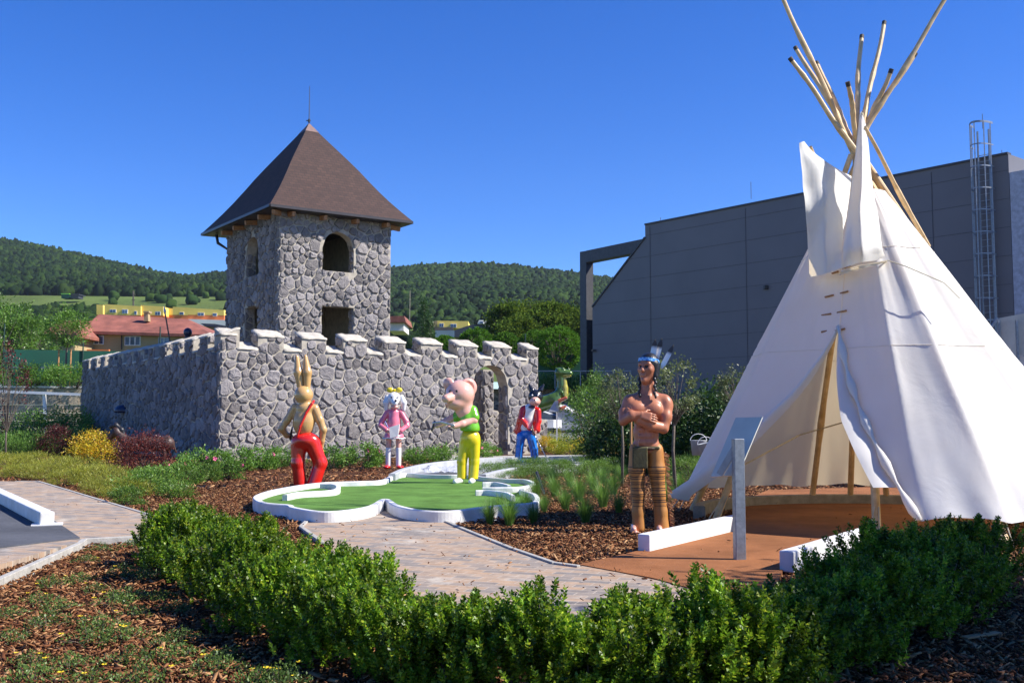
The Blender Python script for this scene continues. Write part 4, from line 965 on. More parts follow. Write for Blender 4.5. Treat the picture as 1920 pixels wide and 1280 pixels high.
# neck, head (turned to image left)
b.cone(p(1214, 742, .01), p(1216, 712, .01), .072, .07, .03); b.cone(p(1200, 742, -.03), p(1208, 722, -.0), .03, .025, .03).cone(p(1232, 740, -.03), p(1226, 716, -.01), .03, .025, .03)
hc = p(1218, 693, .01); Hh = Vector(hc)
fd = Vector((-.62, -.78, .06)).normalized(); fs = Vector((.78, -.62, 0)).normalized(); fu = fs.cross(fd); fu = fu if fu.z > 0 else -fu
HK = 1.24; HX = Hh + fu * .022
def hd(x, y, z): v = HX + (fs * x + fd * y + fu * z) * HK; return tuple(v)
def grow(sd, i0=0, k=HK):
    for i in range(i0, len(sd.p)):
        q = list(sd.p[i])
        if q[0] == 'c': q[3] *= k; q[4] *= k
        else: q[2] = q[2] * k
        sd.p[i] = tuple(q)
    return sd
h0 = len(b.p)
b.ball(tuple(HX), (.098, .105, .125), .02)
b.cone(hd(0, .03, -.03), hd(0, .045, -.10), .078, .052, .04)                       # face and jaw
b.cone(hd(-.05, .02, -.08), hd(-.0, .07, -.122), .03, .026, .03).cone(hd(.05, .02, -.08), hd(.0, .07, -.122), .03, .026, .03)
b.ball(hd(0, .086, -.125), .026, .02)
b.cone(hd(-.052, .078, .03), hd(.052, .078, .03), .022, .022, .02)                 # brow
b.cone(hd(0, .088, .022), hd(0, .122, -.032), .013, .019, .012).ball(hd(-.014, .108, -.038), .012, .008).ball(hd(.014, .108, -.038), .012, .008)
b.ball(hd(-.036, .096, .004), (.02, .02, .014), .012, True).ball(hd(.036, .096, .004), (.02, .02, .014), .012, True)
b.ball(hd(-.058, .066, -.022), .028, .02).ball(hd(.058, .066, -.022), .028, .02)
b.cone(hd(-.022, .103, -.067), hd(.022, .103, -.067), .010, .010, .008).cone(hd(-.018, .102, -.082), hd(.018, .102, -.082), .011, .011, .008)
b.cone(hd(-.03, .116, -.0745), hd(.03, .116, -.0745), .004, .004, .004, True)
grow(b, h0); body = f.part(b, 'body', 'wskin', .0075)
for sx_ in (-.036, .036): e = SDF(); e.ball(hd(sx_, .084, .004), .0155 * HK, .001); f.part(e, 'eye', 'black', .004, body)
for sx_ in (-1, 1): eb = SDF(); eb.cone(hd(.02 * sx_, .101, .026), hd(.062 * sx_, .082, .03), .007, .006, .003); f.part(eb, 'eyebrow', 'hairm', .004, body)
hr = SDF(); hr.ball(hd(0, -.02, .045), (.107, .117, .105), .03); hr.ball(hd(0, -.05, -.02), (.095, .08, .11), .04)
hr.cone(hd(-.088, .0, .03), hd(-.092, .0, -.08), .034, .028, .03).cone(hd(.088, .0, .03), hd(.092, .0, -.08), .034, .028, .03)
hr.ball(hd(0, .115, -.06), (.10, .085, .10), .02, True)
grow(hr)
for sx_, q in ((-1, p(1199, 742, -.07)), (1, p(1232, 744, -.13))):
    a = Vector(hd(.094 * sx_, .01, -.08)); q = Vector(q)
    for k in range(7): c = a.lerp(q, k / 6); hr.ball(tuple(c + Vector((.008 * (-1) ** k, 0, 0))), (.026 - .0015 * k, .024, .026), .006)
f.part(hr, 'hair', 'hairm', .007)
bd = SDF(); 
ring = []
for k in range(25):
    a = 2 * math.pi * k / 24; ring.append(Vector(hd(.110 * math.cos(a), -.012 + .120 * math.sin(a), .066 + .012 * math.sin(a) + .0)))
mb = MB(); o_ = 0
for k in range(25):
    up_ = fu * .019; c = ring[k]; n_ = (c - HX - fu * .066 * HK).normalized(); mb.v += [tuple(c - up_), tuple(c + up_), tuple(c + up_ - n_ * .012), tuple(c - up_ - n_ * .012)]
for k in range(24):
    for j in range(4): mb.f.append((k * 4 + j, k * 4 + (j + 1) % 4, (k + 1) * 4 + (j + 1) % 4, (k + 1) * 4 + j)); mb.m.append(0)
mb.build('headband', M['band'], f.o)
def feather(base, tip, w_=.042):
    base, tip = Vector(base), Vector(tip); L = (tip - base).length; n = 12; mb = MB(); prof_ = [.35, .7, .95, 1, 1, 1, 1, 1, .98, .9, .72, .4, .05]
    V = []; 
    for i in range(n + 1): z = L * i / n; ww = w_ * prof_[i]; V += [(-ww, .004, z), (0, -.005, z), (ww, .004, z), (0, .009, z)]
    fs_ = []
    for i in range(n):
        for j in range(4): fs_.append((i * 4 + j, i * 4 + (j + 1) % 4, i * 4 + 4 + (j + 1) % 4, i * 4 + 4 + j))
    mb.add(V, fs_); o = mb.build('feather', M['feather'], f.o); o.location = base; o.rotation_mode = 'QUATERNION'; o.rotation_quaternion = (tip - base).to_track_quat('Z', 'Y') @ Matrix.Rotation(R(38), 4, 'Z').to_quaternion(); return o
feather(p(1226, 682, .06), p(1235, 634, .08)); feather(p(1233, 683, .06), p(1249, 632, .08)); feather(p(1247, 690, .04), p(1274, 645, .06))
ab = SDF(); ab.ball(p(1254.5, 775, -.03), (.094, .094, .016), .004, rot=(8, 14, 0)); ab.cone(p(1263, 778, -.02), p(1266, 795, -.03), .012, .008, .01); f.part(ab, 'arm_band', 'wpaint', .007)
lg = SDF()
lg.chain([p(1193, 846, .0), p(1192, 880, -.01), p(1195, 925, -.01), p(1194, 960, .0), p(1195, 989, .0)], [.105, .108, .082, .078, .088], .03)
lg.chain([p(1232, 846, .0), p(1234, 880, -.01), p(1238, 925, .0), p(1242, 960, .01), p(1244, 991, .01)], [.105, .11, .088, .085, .098], .03)
lg.box(p(1212, 1003, 0), (.5, .5, .05), .01, .005, True)
f.part(lg, 'leggings', 'leggings', .01)
ln = SDF(); ln.box(p(1199, 858, -.125), (.10, .014, .125), .010, .02, rot=(4, 0, 0)).box(p(1212, 840, -.0), (.168, .125, .02), .02, .02); f.part(ln, 'loincloth', 'loin', .008)
bl = SDF(); bl.ball(p(1214, 841, 0), (.186, .142, .028), .01); f.part(bl, 'belt', 'belt', .008)
fg = MB(); rg = random.Random(2)
for k in range(60):
    y_ = 848 + k * 2.3; bx = 1250 + (y_ - 848) * .085; a = Vector(p(bx, y_, .02 + rg.uniform(-.02, .02))); fg.bar(a, a + Vector((.045 + rg.uniform(0, .03), rg.uniform(-.02, .02), -.03 + rg.uniform(-.02, .02))), .006, .012)
fg.build('fringe', M['timber'], f.o)
for x, sgn in ((1186, -1), (1240, 1)):
    sh = SDF(); q = Vector(p(x, 990, -.06)); sh.cone(tuple(q + Vector((0, .08, .012))), tuple(q + Vector((-.02, -.10, 0))), .045, .035, .02).box(tuple(q + Vector((0, 0, -.03))), (.05, .13, .012), .01, .01); f.part(sh, 'sandal', 'skinp', .009)
f.o.scale = (.885, .95, 1)
# ---- rabbit figure seen from behind
grp = 'painted animal figures playing mini golf'
f = Fig('rabbit_statue', 575, 912, 'tall tan rabbit figure in bright red trousers standing with its back to the camera', 'statue', grp); p = f.p
b = SDF(); b.ball(p(568, 790, 0), (.215, .17, .30), .05).ball(p(567, 740, 0), (.18, .185, .18), .03).ball(p(570, 765, .0), (.19, .15, .13), .06).ball(p(567, 741, 0), (.155, .165, .165), .03).cone(p(569, 757, 0), p(568, 745, 0), .11, .11, .03)
b.ball(p(575, 746, .13), (.09, .09, .08), .04)
b.chain([p(551, 764, 0), p(536, 788, .02), p(526, 804, .03), p(536, 816, .14), p(543, 817, .2)], [.085, .072, .065, .055, .045], .03)
b.chain([p(588, 766, 0), p(598, 788, .0), p(605, 806, .0), p(602, 826, .05), p(601, 842, .1)], [.088, .074, .066, .058, .045], .03)
hand(b, p(544, 817, .21), (.5, .6, -.3), (0, .3, -1), .17, 1.0, 1); hand(b, p(601, 843, .1), (0, .35, -.9), (-.4, .9, 0), .17, .8, -1)
body = f.part(b, 'body', 'tan', .011)
for a_, c_, d_ in (((561, 728, 0), (556, 698, .0), (553, 669, .02)), ((573, 728, 0), (573, 698, .0), (569, 668, .02))):
    er = SDF(); er.chain([p(*a_), p(*c_), p(*d_)], [.062, .088, .04], .03); f.part(er, 'ear', 'tan', .011, body)
t = SDF(); t.ball(p(572, 826, 0), (.27, .20, .17), .05).chain([p(559, 835, 0), p(558, 868, -.02), p(563, 908, .0)], [.155, .125, .125], .05).chain([p(586, 835, 0), p(600, 868, .03), p(588, 908, .0)], [.155, .128, .128], .05)
t.box(p(575, 918, 0), (.8, .5, .06), .0, .004, True); t.box(p(570, 806, 0), (.5, .5, .035), .0, .01, True); f.part(t, 'trousers', 'red', .011)
s_ = SDF(); s_.chain([p(556, 818, -.16), p(561, 800, -.19), p(572, 775, -.165), p(583, 757, -.12), p(586, 752, -.03)], [.026, .024, .024, .024, .024], .01); f.part(s_, 'strap', 'red', .009)
c_ = SDF(); c_.chain([p(545, 806, .12), p(543, 822, .16)], [.02, .03], .01); f.part(c_, 'club_grip', 'black', .009)
for x in (563, 588):
    sh = SDF(); sh.ball(p(x, 908, .10), (.075, .14, .05), .01); f.part(sh, 'shoe', 'wpaint', .012)
# ---- dog figure
f = Fig('dog_statue', 738, 878, 'white-faced dog figure in a pink dress holding an open notebook by the wall', 'statue', grp); p = f.p
b = SDF(); b.ball(p(738, 747, 0), (.175, .17, .175), .03).cone(p(739, 753, -.12), p(740, 756, -.24), .10, .07, .05)
wb = f.part(b, 'head', 'wpaint', .013)
for x0, x1 in ((725, 723), (752, 756)):
    er = SDF(); er.chain([p(x0, 744, 0), p(x1, 755, -.02), p(x1, 768, -.02)], [.06, .085, .05], .02); f.part(er, 'ear', 'wpaint', .013, wb)
e = SDF(); e.ball(p(741, 751.5, -.305), .035, .001); f.part(e, 'nose', 'black', .009, wb); e = SDF(); e.ball(p(733, 745, -.165), .022, .001); f.part(e, 'eye', 'black', .008, wb); e = SDF(); e.ball(p(745, 745, -.165), .022, .001); f.part(e, 'eye', 'black', .008, wb)
mz = SDF(); mz.ball(p(739, 763, -.12), (.10, .09, .06), .02).cone(p(738, 768, 0), p(738, 762, 0), .09, .09, .02); f.part(mz, 'chin', 'skinp', .013, wb)
d_ = SDF(); d_.chain([p(738, 775, 0), p(738, 790, 0), p(738, 806, 0)], [.15, .165, .20], .05).cone(p(738, 812, 0), p(738, 818, 0), .23, .27, .03); d_.box(p(738, 830, 0), (.6, .6, .14), 0, .01, True)
d_.chain([p(726, 772, 0), p(715, 790, -.02), p(713, 797, -.05), p(724, 806, -.2)], [.08, .07, .065, .06], .03).chain([p(750, 772, 0), p(761, 790, -.02), p(763, 798, -.05), p(751, 807, -.2)], [.08, .07, .065, .06], .03); dr = f.part(d_, 'dress', 'dress', .013)
mb = MB(); hem = [Vector(p(738 + 21 * math.cos(a), 821.5 + .8 * math.sin(a * 7), 0)) + Vector((0, .29 * math.sin(a), 0)) for a in [2 * math.pi * k / 36 for k in range(37)]]; mb.tube([tuple(v) for v in hem], .022, 6, cap=False); mb.build('hem', M['wpaint'], dr, smooth=True)
h_ = SDF(); hand(h_, p(725, 806, -.21), (.4, -.4, -.3), (.6, .6, 0), .17, .6, 1); f.part(h_, 'hand', 'skinp', .009); h_ = SDF(); hand(h_, p(752, 807, -.21), (-.6, -.4, -.1), (-.3, .7, .2), .17, .6, -1); f.part(h_, 'hand', 'skinp', .009)
l_ = SDF(); l_.cone(p(728, 822, 0), p(728, 842, 0), .075, .068, .01).cone(p(747, 822, 0), p(747, 842, 0), .075, .068, .01); f.part(l_, 'legs', 'skinp', .013)
for x in (728, 747):
    l_ = SDF(); l_.cone(p(x, 841, 0), p(x, 872, 0), .074, .07, .01); f.part(l_, 'sock', 'wpaint', .013)
    sh = SDF(); sh.ball(p(x + (-3 if x < 735 else 3), 875, -.07), (.10, .17, .05), .01); f.part(sh, 'shoe', 'red', .013)
cp_ = SDF(); cp_.ball(p(730, 731, 0), (.09, .05, .07), .02).ball(p(747, 731, 0), (.09, .05, .07), .02).ball(p(738.5, 732, 0), .045, .02); f.part(cp_, 'ribbon', 'yellow', .011, wb)
nb = MB(); A, B, C_, D_ = p(729, 801, -.36), p(748, 795, -.33), p(745, 818, -.30), p(731, 821, -.33); nb.hexa([A, B, C_, D_] + [tuple(Vector(v) + Vector((.01, .02, 0))) for v in (A, B, C_, D_)]); nb.build('notebook', M['wpaint'], f.o)
pn = MB(); pn.tube([p(721, 790, -.3), p(727, 802, -.36)], .017, 6); pn.build('pen', M['penblue'], f.o)
# ---- pig figure
f = Fig('pig_statue', 878, 905, 'pink pig figure in a green shirt and yellow trousers standing on the putting green', 'statue', grp, z=.065); p = f.p
b = SDF(); b.ball(p(862, 739, 0), (.285, .30, .28), .04).ball(p(853, 757, -.10), (.20, .20, .13), .06).cone(p(870, 772, 0), p(868, 757, 0), .18, .18, .05)
b.cone(p(846, 745, -.22), p(837, 748, -.36), .10, .08, .03).ball(p(835.5, 748.5, -.39), (.075, .03, .07), .015)
b.chain([p(888, 779, -.05), p(887, 788, -.08), p(866, 795, -.22), p(851, 799, -.32)], [.085, .085, .068, .05], .03); hand(b, p(850, 799, -.32), (-.9, -.2, .0), (.1, .2, -1), .19, 1.0, 1)
b.chain([p(853, 781, -.0), p(836, 790, -.08), p(820, 798, -.15)], [.08, .066, .05], .03); hand(b, p(819, 798, -.16), (-.85, 0, -.45), (.3, 0, -1), .19, 1.0, 1)
body = f.part(b, 'body', 'skinp', .011)
er = SDF(); er.ball(p(877, 727, -.03), (.185, .08, .19), .02, rot=(0, 12, 25)).ball(p(876, 728, -.12), (.14, .07, .145), .02, True, rot=(0, 12, 25)); f.part(er, 'ear', 'skinp', .011, body)
er = SDF(); er.ball(p(841, 721, .03), (.12, .06, .14), .02, rot=(0, -20, -20)); f.part(er, 'ear', 'skinp', .011, body)
e = SDF(); e.ball(p(844, 734, -.235), .028, .001); f.part(e, 'eye', 'black', .008, body); e = SDF(); e.ball(p(856, 734, -.28), .028, .001); f.part(e, 'eye', 'black', .008, body)
e = SDF(); e.ball(p(834, 748, -.415), (.013, .012, .02), .001); f.part(e, 'nostril', 'red', .006, body); e = SDF(); e.ball(p(838.5, 748, -.415), (.013, .012, .02), .001); f.part(e, 'nostril', 'red', .006, body)
s_ = SDF(); s_.chain([p(872, 772, 0), p(877, 790, 0), p(881, 803, 0)], [.16, .175, .19], .05).chain([p(885, 770, -.0), p(889, 782, -.06)], [.11, .10], .04).chain([p(862, 772, 0), p(853, 783, -.02)], [.09, .085], .04).box(p(878, 820, 0), (.6, .6, .12), 0, .01, True); f.part(s_, 'shirt', 'green', .011)
t = SDF(); t.ball(p(881, 822, 0), (.20, .17, .19), .04).chain([p(872, 830, 0), p(866, 865, 0), p(866, 896, 0)], [.12, .095, .093], .03).chain([p(889, 830, 0), p(889, 865, .02), p(887, 896, .0)], [.12, .10, .098], .03).box(p(880, 906, 0), (.6, .6, .085), 0, .004, True); t.box(p(880, 803, 0), (.6, .6, .045), 0, .006, True); f.part(t, 'trousers', 'yellow', .011)
for x, dx in ((863, -.09), (886, -.03)):
    sh = SDF(); q = p(x, 900, -.04); sh.chain([q, (q[0] + dx, q[1] - .12, q[2] - .02)], [.062, .052], .01).box((q[0], q[1], -.06), (.4, .4, .06), 0, .003, True); f.part(sh, 'shoe', 'wpaint', .011)
c_ = SDF(); c_.chain([p(812, 793, -.2), p(828, 791, -.30), p(851, 797, -.37)], [.02, .022, .02], .01); f.part(c_, 'golf_club', 'silver', .008); c_ = SDF(); c_.cone(p(810, 806, -.2), p(815, 790, -.2), .022, .022, .01); f.part(c_, 'club_grip', 'grip', .008)
# ---- cat figure
f = Fig('cat_statue', 988, 866, 'black-haired cat figure in a red jacket and blue trousers bending over a golf club', 'statue', grp, z=.06); p = f.p
b = SDF(); b.ball(p(1003, 753, -.13), (.165, .15, .13), .03).cone(p(1004, 752, -.2), p(1003, 753, -.30), .11, .08, .05).cone(p(995, 766, 0), p(1000, 756, 0), .11, .11, .03); hd_ = f.part(b, 'head', 'skinp', .013)
e = SDF(); e.ball(p(1004, 744, .0), (.215, .20, .215), .02).cone(p(997, 731, -.02), p(992, 720, 0), .08, .02, .03).cone(p(1014, 731, -.02), p(1020, 721, 0), .08, .02, .03); f.part(e, 'hair', 'black', .012, hd_)
e = SDF(); e.ball(p(998, 741, -.20), .026, .001); f.part(e, 'eye', 'wpaint', .008, hd_); e = SDF(); e.ball(p(1009, 741, -.20), .026, .001); f.part(e, 'eye', 'wpaint', .008, hd_); e = SDF(); e.ball(p(1003, 750, -.385), .024, .001); f.part(e, 'nose', 'black', .008, hd_)
s_ = SDF(); s_.chain([p(993, 768, 0), p(990, 785, .03), p(986, 800, .05)], [.17, .175, .17], .05); f.part(s_, 'shirt', 'wpaint', .013)
j = SDF(); j.chain([p(984, 770, .03), p(980, 790, .08), p(972, 808, .12)], [.16, .165, .12], .05).chain([p(1005, 770, .03), p(1006, 790, .03), p(1007, 806, .0)], [.12, .12, .10], .05)
j.cone(p(976, 800, .12), p(966, 808, .18), .10, .06, .04)
j.chain([p(982, 768, -.02), p(977, 785, -.1), p(993, 803, -.22)], [.10, .085, .07], .03).chain([p(1009, 770, -.02), p(1010, 790, -.1), p(1005, 805, -.2)], [.09, .08, .07], .03)
j.box(p(994, 783, -.25), (.07, .16, .30), .03, .02, True); f.part(j, 'jacket', 'red', .013)
bt = SDF(); bt.ball(p(997, 763, -.16), (.10, .05, .045), .01); f.part(bt, 'bow_tie', 'navy', .011)
t = SDF(); t.ball(p(988, 812, .05), (.19, .16, .15), .04).chain([p(977, 818, .04), p(974, 840, .02), p(972, 862, 0)], [.135, .115, .115], .03).chain([p(995, 818, .04), p(1001, 842, 0), p(1003, 862, 0)], [.135, .115, .11], .03); t.box(p(988, 870, 0), (.7, .5, .09), 0, .004, True); tr_ = f.part(t, 'trousers', 'blue', .013)
st_ = MB()
for q in ([(970, 822, -.10), (967, 842, -.095), (966, 861, -.09)], [(977, 822, -.10), (976, 842, -.1), (974, 861, -.1)], [(999, 824, -.1), (1005, 845, -.1), (1008, 861, -.1)], [(993, 824, -.09), (998, 845, -.11), (1000, 861, -.11)]): st_.tube([p(x, y, d - .008) for x, y, d in q], .008, 5)
st_.build('stripes', M['black'], tr_)
h_ = SDF(); hand(h_, p(995, 803, -.24), (.5, -.3, -.6), (-.4, -.2, -.6), .2, .9, 1); f.part(h_, 'hand', 'skinp', .01); h_ = SDF(); hand(h_, p(1004, 807, -.22), (-.1, -.3, -.8), (-.5, -.2, 0), .2, .9, -1); f.part(h_, 'hand', 'skinp', .01)
for x in (975, 1006): sh = SDF(); sh.ball(p(x, 864, -.08), (.12, .2, .06), .01); f.part(sh, 'shoe', 'wpaint' if x > 1000 else 'blue', .013)
c_ = SDF(); c_.cone(p(1001, 812, -.33), p(1029, 866, -.5), .014, .014, .01); f.part(c_, 'golf_club', 'silver', .01); c_ = SDF(); c_.cone(p(996, 801, -.30), p(1003, 815, -.34), .026, .024, .01); f.part(c_, 'club_grip', 'belt', .01)
# ---- dragon on the far ramp
f = Fig('dragon_statue', 1058, 836, 'green dragon figure with a long yellow-fronted neck rising behind the grey ramps', 'statue'); p = f.p
b = SDF(); b.chain([p(985, 765, .2), p(1015, 757, .1), p(1040, 750, 0), p(1051, 738, 0), p(1053, 722, 0), p(1052, 706, 0)], [.42, .36, .36, .26, .20, .20], .1)
b.cone(p(1050, 698, 0), p(1068, 700, -.05), .24, .16, .08).ball(p(1069, 700, -.05), (.14, .17, .12), .04).cone(p(1047, 692, 0), p(1042, 689, 0), .07, .03, .04).ball(p(1056, 692, -.12), .09, .04)
b.cone(p(1068, 696, -.05), p(1066, 688, -.05), .06, .02, .03); b.ball(p(1058, 742, -.15), .14, .06).ball(p(1032, 742, -.1), .09, .05).ball(p(1020, 746, -.1), .08, .05)
for x, y in ((1038, 748), (1046, 741), (1054, 736)): b.ball(p(x, y, -.25), .08, .04)
b.cone(p(990, 770, .1), p(990, 800, .1), .4, .4, .1); bo = f.part(b, 'body', 'dgreen', .03)
b = SDF(); b.chain([p(1059, 742, -.1), p(1059, 728, -.08), p(1058, 710, -.06)], [.19, .16, .12], .08).cone(p(1056, 704, -.08), p(1068, 703, -.1), .12, .11, .05); f.part(b, 'belly', 'dyel', .03, bo)
b = SDF(); b.cone(p(1048, 752, -.3), p(1062, 746, -.35), .10, .07, .05).cone(p(1053, 766, -.35), p(1060, 762, -.35), .10, .06, .05); f.part(b, 'claws', 'orange', .03, bo)
# ---- dark animal statue in the castle's shade
f = Fig('brown_animal_statue', 262, 868, 'dark brown four-legged animal statue in the shade behind the dark red shrub', 'statue'); p = f.p
b = SDF(); b.cone(p(240, 832, 0), p(312, 832, .2), .20, .23, .06).cone(p(240, 830, 0), p(218, 812, -.02), .16, .12, .06).cone(p(216, 808, -.02), p(203, 822, -.06), .13, .08, .05).cone(p(216, 797, -.0), p(214, 792, 0), .04, .02, .03)
b.ball(p(268, 826, 0), (.24, .16, .16), .05)
for x, dy in ((236, -.1), (244, .15), (306, .1), (313, .3)): b.chain([p(x, 838, dy), p(x + 1, 852, dy), p(x - 1, 870, dy)], [.10, .07, .06], .04)
b.cone(p(322, 828, .2), p(330, 848, .25), .05, .03, .03); f.part(b, 'body', 'horse', .02)
m_ = SDF(); m_.chain([p(206, 800, -.02), p(215, 797, 0), p(226, 806, 0), p(232, 818, 0)], [.06, .08, .08, .05], .04); f.part(m_, 'mane', 'hairm', .02)
# ---- knight behind the parapet
kn_ = P(352, 640, 42.5); f0 = empty('knight_statue', (kn_.x, kn_.y, 2.9), label='round dark blue helmet of a figure with a raised spear behind the castle side wall', cat='statue')
def kp(px, py): q = P(px, py, kn_.y); return (q.x - kn_.x, 0, q.z - 2.9)
b = SDF(); b.ball(kp(352, 623), (.17, .17, .19), .02); f0h = sculpt(b, 'helmet', M['navy'], f0, .015)
b = SDF(); b.cone(kp(352, 634), kp(352, 640), .13, .14, .03).cone(kp(352, 650), kp(352, 672), .24, .26, .05).cone(kp(345, 650), kp(330, 660), .09, .07, .04); b.cone(kp(330, 660), kp(321, 645), .07, .06, .03).cone(kp(348, 672), kp(348, 700), .14, .1, .03).cone(kp(357, 672), kp(357, 700), .14, .1, .03); sculpt(b, 'body', M['iron'], f0, .02)
mb = MB(); mb.tube([kp(322, 660), kp(310, 590)], .03, 8); mb.build('spear_shaft', M['bark'], f0); mb = MB(); mb.tube([kp(310.3, 592), kp(309.2, 584), kp(307.5, 573)], [.02, .06, .004], 8); mb.build('spear_head', M['silver'], f0)
wk = MB(); o_ = C0 + Vv * 7 + U * .65
wk.hexa([tuple(o_ + Vv * a + U * c + Vector((0, 0, z))) for z in (2.6, 2.9) for a, c in ((0, 0), (5.5, 0), (5.5, 1.6), (0, 1.6))]); wk.build('wall_walk', M['mortar'], castle)
# small blue fixture on the shaded wall
l_ = 9.6; 
mb = MB(); q = P(233, 770, C0.y + 10.3); 
d_ = ray(233, 768); s_ = d_.x / d_.y; l_ = (s_ * C0.y - C0.x) / (Vv.x - s_ * Vv.y); Yw = C0.y + Vv.y * l_; z_ = P(233, 770, Yw).z
fx = SDF(); fx.ball((0, 0, 0), (.38, .30, .26), .02).box((0, 0, -.30), (.6, .6, .22), 0, .01, True); me = fx.mesh('wall_fixture', .03); me.materials.append(M['navy']); o = link('wall_fixture', me); o.location = fnL(l_, z_, .02); tag(o, 'small dark blue half-round fixture mounted on the shaded castle side wall', 'fixture')
# ---------------------------------------------------------------- foliage
rng = np.random.default_rng(4)
def leaves(pos, d, L, W, rng, fold=.25, tw=None):
    """rhombic folded leaves: pos (n,3) base, d (n,3) unit dirs, L,W arrays"""
    n = len(pos); L = np.broadcast_to(L, n)[:, None]; W = np.broadcast_to(W, n)[:, None]
    r = rng.normal(size=(n, 3)) if tw is None else tw
    s = np.cross(d, r); s /= np.linalg.norm(s, axis=1, keepdims=True) + 1e-9; u = np.cross(s, d)
    V = np.stack([pos, pos + d * L * .5 + s * W * .5 + u * W * fold, pos + d * L, pos + d * L * .5 - s * W * .5 + u * W * fold], 1).reshape(-1, 3)
    return V, np.arange(n * 4).reshape(n, 4)
def unit(v): return v / (np.linalg.norm(v, axis=-1, keepdims=True) + 1e-9)
def leafobj(name, pos, d, L, W, m, parent=None, rng=rng, fold=.25, tw=None):
    V, Fq = leaves(pos, d, L, W, rng, fold, tw); return link(name, fast(name, V, Fq), parent, M[m])
def stems(mb, paths, r0, r1, n=4):
    for pth in paths: mb.tube(pth, [r0 + (r1 - r0) * i / (len(pth) - 1) for i in range(len(pth))], n, cap=False)
# boxwood: upright sprigs with paired leaves
def boxwood(seed, h=.56, w=.30, nsp=430):
    rg = np.random.default_rng(seed); root = empty('boxwood_bush', (0, 0, 0))
    P_, D_, L_ = [], [], []; mb = MB(); tops = [(rg.uniform(-.6, .6) * w, rg.uniform(-.6, .6) * w, h * rg.uniform(.9, 1.18)) for _ in range(7)]
    ncl = 40; cls = []
    for i in range(ncl):
        a = rg.uniform(0, 2 * math.pi); zt = rg.uniform(.10, 1) ** .75 * h * .97; env = w * (1.0 if zt < h * .7 else math.sqrt(max(.05, 1 - ((zt - h * .7) / (h * .42)) ** 2))); cls.append((a, env * rg.uniform(.55, 1.05), zt))
    for i in range(nsp):
        a, rr, zt = cls[i % ncl]; tip = np.array([rr * math.cos(a), rr * math.sin(a), zt]) + rg.normal(0, 1, 3) * np.array([.043, .043, .036]); tip[2] = max(tip[2], .03)
        if i % 6 == 0: tip[:2] *= rg.uniform(.2, .8)
        if i < 70:
            t_ = tops[i % 7]; tip = np.array([t_[0] + rg.normal(0, .024), t_[1] + rg.normal(0, .024), t_[2] - abs(rg.normal(0, .07))])
        a = math.atan2(tip[1], tip[0]); rr = math.hypot(tip[0], tip[1])
        out = np.array([math.cos(a) * .5 * rr / w, math.sin(a) * .5 * rr / w, 1.0]); out /= np.linalg.norm(out); L = rg.uniform(.07, .13); base = tip - out * L
        nl = int(L / .010)
        side = np.cross(out, [rg.normal(), rg.normal(), .1]); side /= np.linalg.norm(side); s2 = np.cross(out, side)
        for k in range(nl):
            c = base + out * L * k / nl
            ax_ = side if k % 2 else s2
            for sg_ in (-1, 1):
                dd = ax_ * sg_ * rg.uniform(.7, 1) + out * (.45 + .6 * k / nl) + rg.normal(0, .15, 3); P_.append(c); D_.append(dd); L_.append(rg.uniform(.021, .032) * (1 - .3 * (k / nl) ** 3))
    P_, D_, L_ = np.array(P_), unit(np.array(D_)), np.array(L_); leafobj('foliage', P_, D_, L_, L_ * .6, 'box', root, rg)
    for k in range(9):
        a = rg.uniform(0, 6.28); q = rg.uniform(.3, .75) * w; mb.tube([(0.03 * math.cos(a), .03 * math.sin(a), -.04), (q * .5 * math.cos(a), q * .5 * math.sin(a), h * .35), (q * math.cos(a), q * math.sin(a), h * .75)], [.010, .007, .004], 5)
    mb.build('stems', M['bark'], root); return root
BX = [boxwood(s, h, w_, n) for s, h, w_, n in ((1, .46, .29, 460), (2, .48, .27, 450), (3, .43, .29, 450), (4, .50, .27, 440))]
hg = [(318, 1058, 0), (352, 1082, 1), (396, 1110, 1), (445, 1142, 1), (500, 1172, 1), (560, 1200, 1), (628, 1226, 0), (700, 1248, 0), (778, 1266, 0), (858, 1280, 0), (940, 1290, 0), (1022, 1298, 0), (1106, 1302, 0), (1190, 1302, 0),
      (1272, 1297, 0), (1352, 1288, 0), (1430, 1274, 0), (1505, 1254, 0), (1576, 1232, 0), (1640, 1208, 0), (1700, 1180, 0), (1752, 1152, 0), (1800, 1128, 0), (1838, 1106, 0)]
row2 = [(352, 1040), (408, 1066), (470, 1096), (540, 1130), (612, 1158), (690, 1185), (1650, 1135), (1712, 1112), (1765, 1088), (1570, 1172)]
used = [False] * 4
def place(protos, x, y, label, grp, sc=1, rz=None, key=None, z=-.03):
    i = random.randrange(len(protos)) if key is None else key; q = G(x, y, 0); o = protos[i]; rz = random.uniform(0, 6.28) if rz is None else rz
    if not o.get('label'):
        o.location = (q.x, q.y, z); o.rotation_euler = (0, 0, rz); o.scale = (sc, sc, sc) if not hasattr(sc, '__len__') else sc; o['label'] = label; o['category'] = grp[1]; o['group'] = grp[0]; return o
    c = dup(o, (q.x, q.y, z), rz, sc, label, grp[0]); c['category'] = grp[1]; return c
GB = ('boxwood hedge along the front of the picture', 'bush')
for i, (x, y, e) in enumerate(hg):
    sc = 1; lab = 'boxwood bush in the front hedge left of the paved path' if x < 700 else 'glossy boxwood bush in the front hedge before the paved path' if x < 1250 else 'sunlit boxwood bush in the front hedge below the metal sign' if x < 1560 else 'dark shaded boxwood bush in the front hedge before the tepee'
    sc = (1.0 if 640 < x < 1180 else 1.12 if x < 1600 else 1.12) * random.uniform(.93, 1.07)
    if x < 420: sc *= 1.06
    place(BX, x, y, lab, GB, (sc, sc, sc * (.93 if x > 640 else 1.0)), key=i % 4)
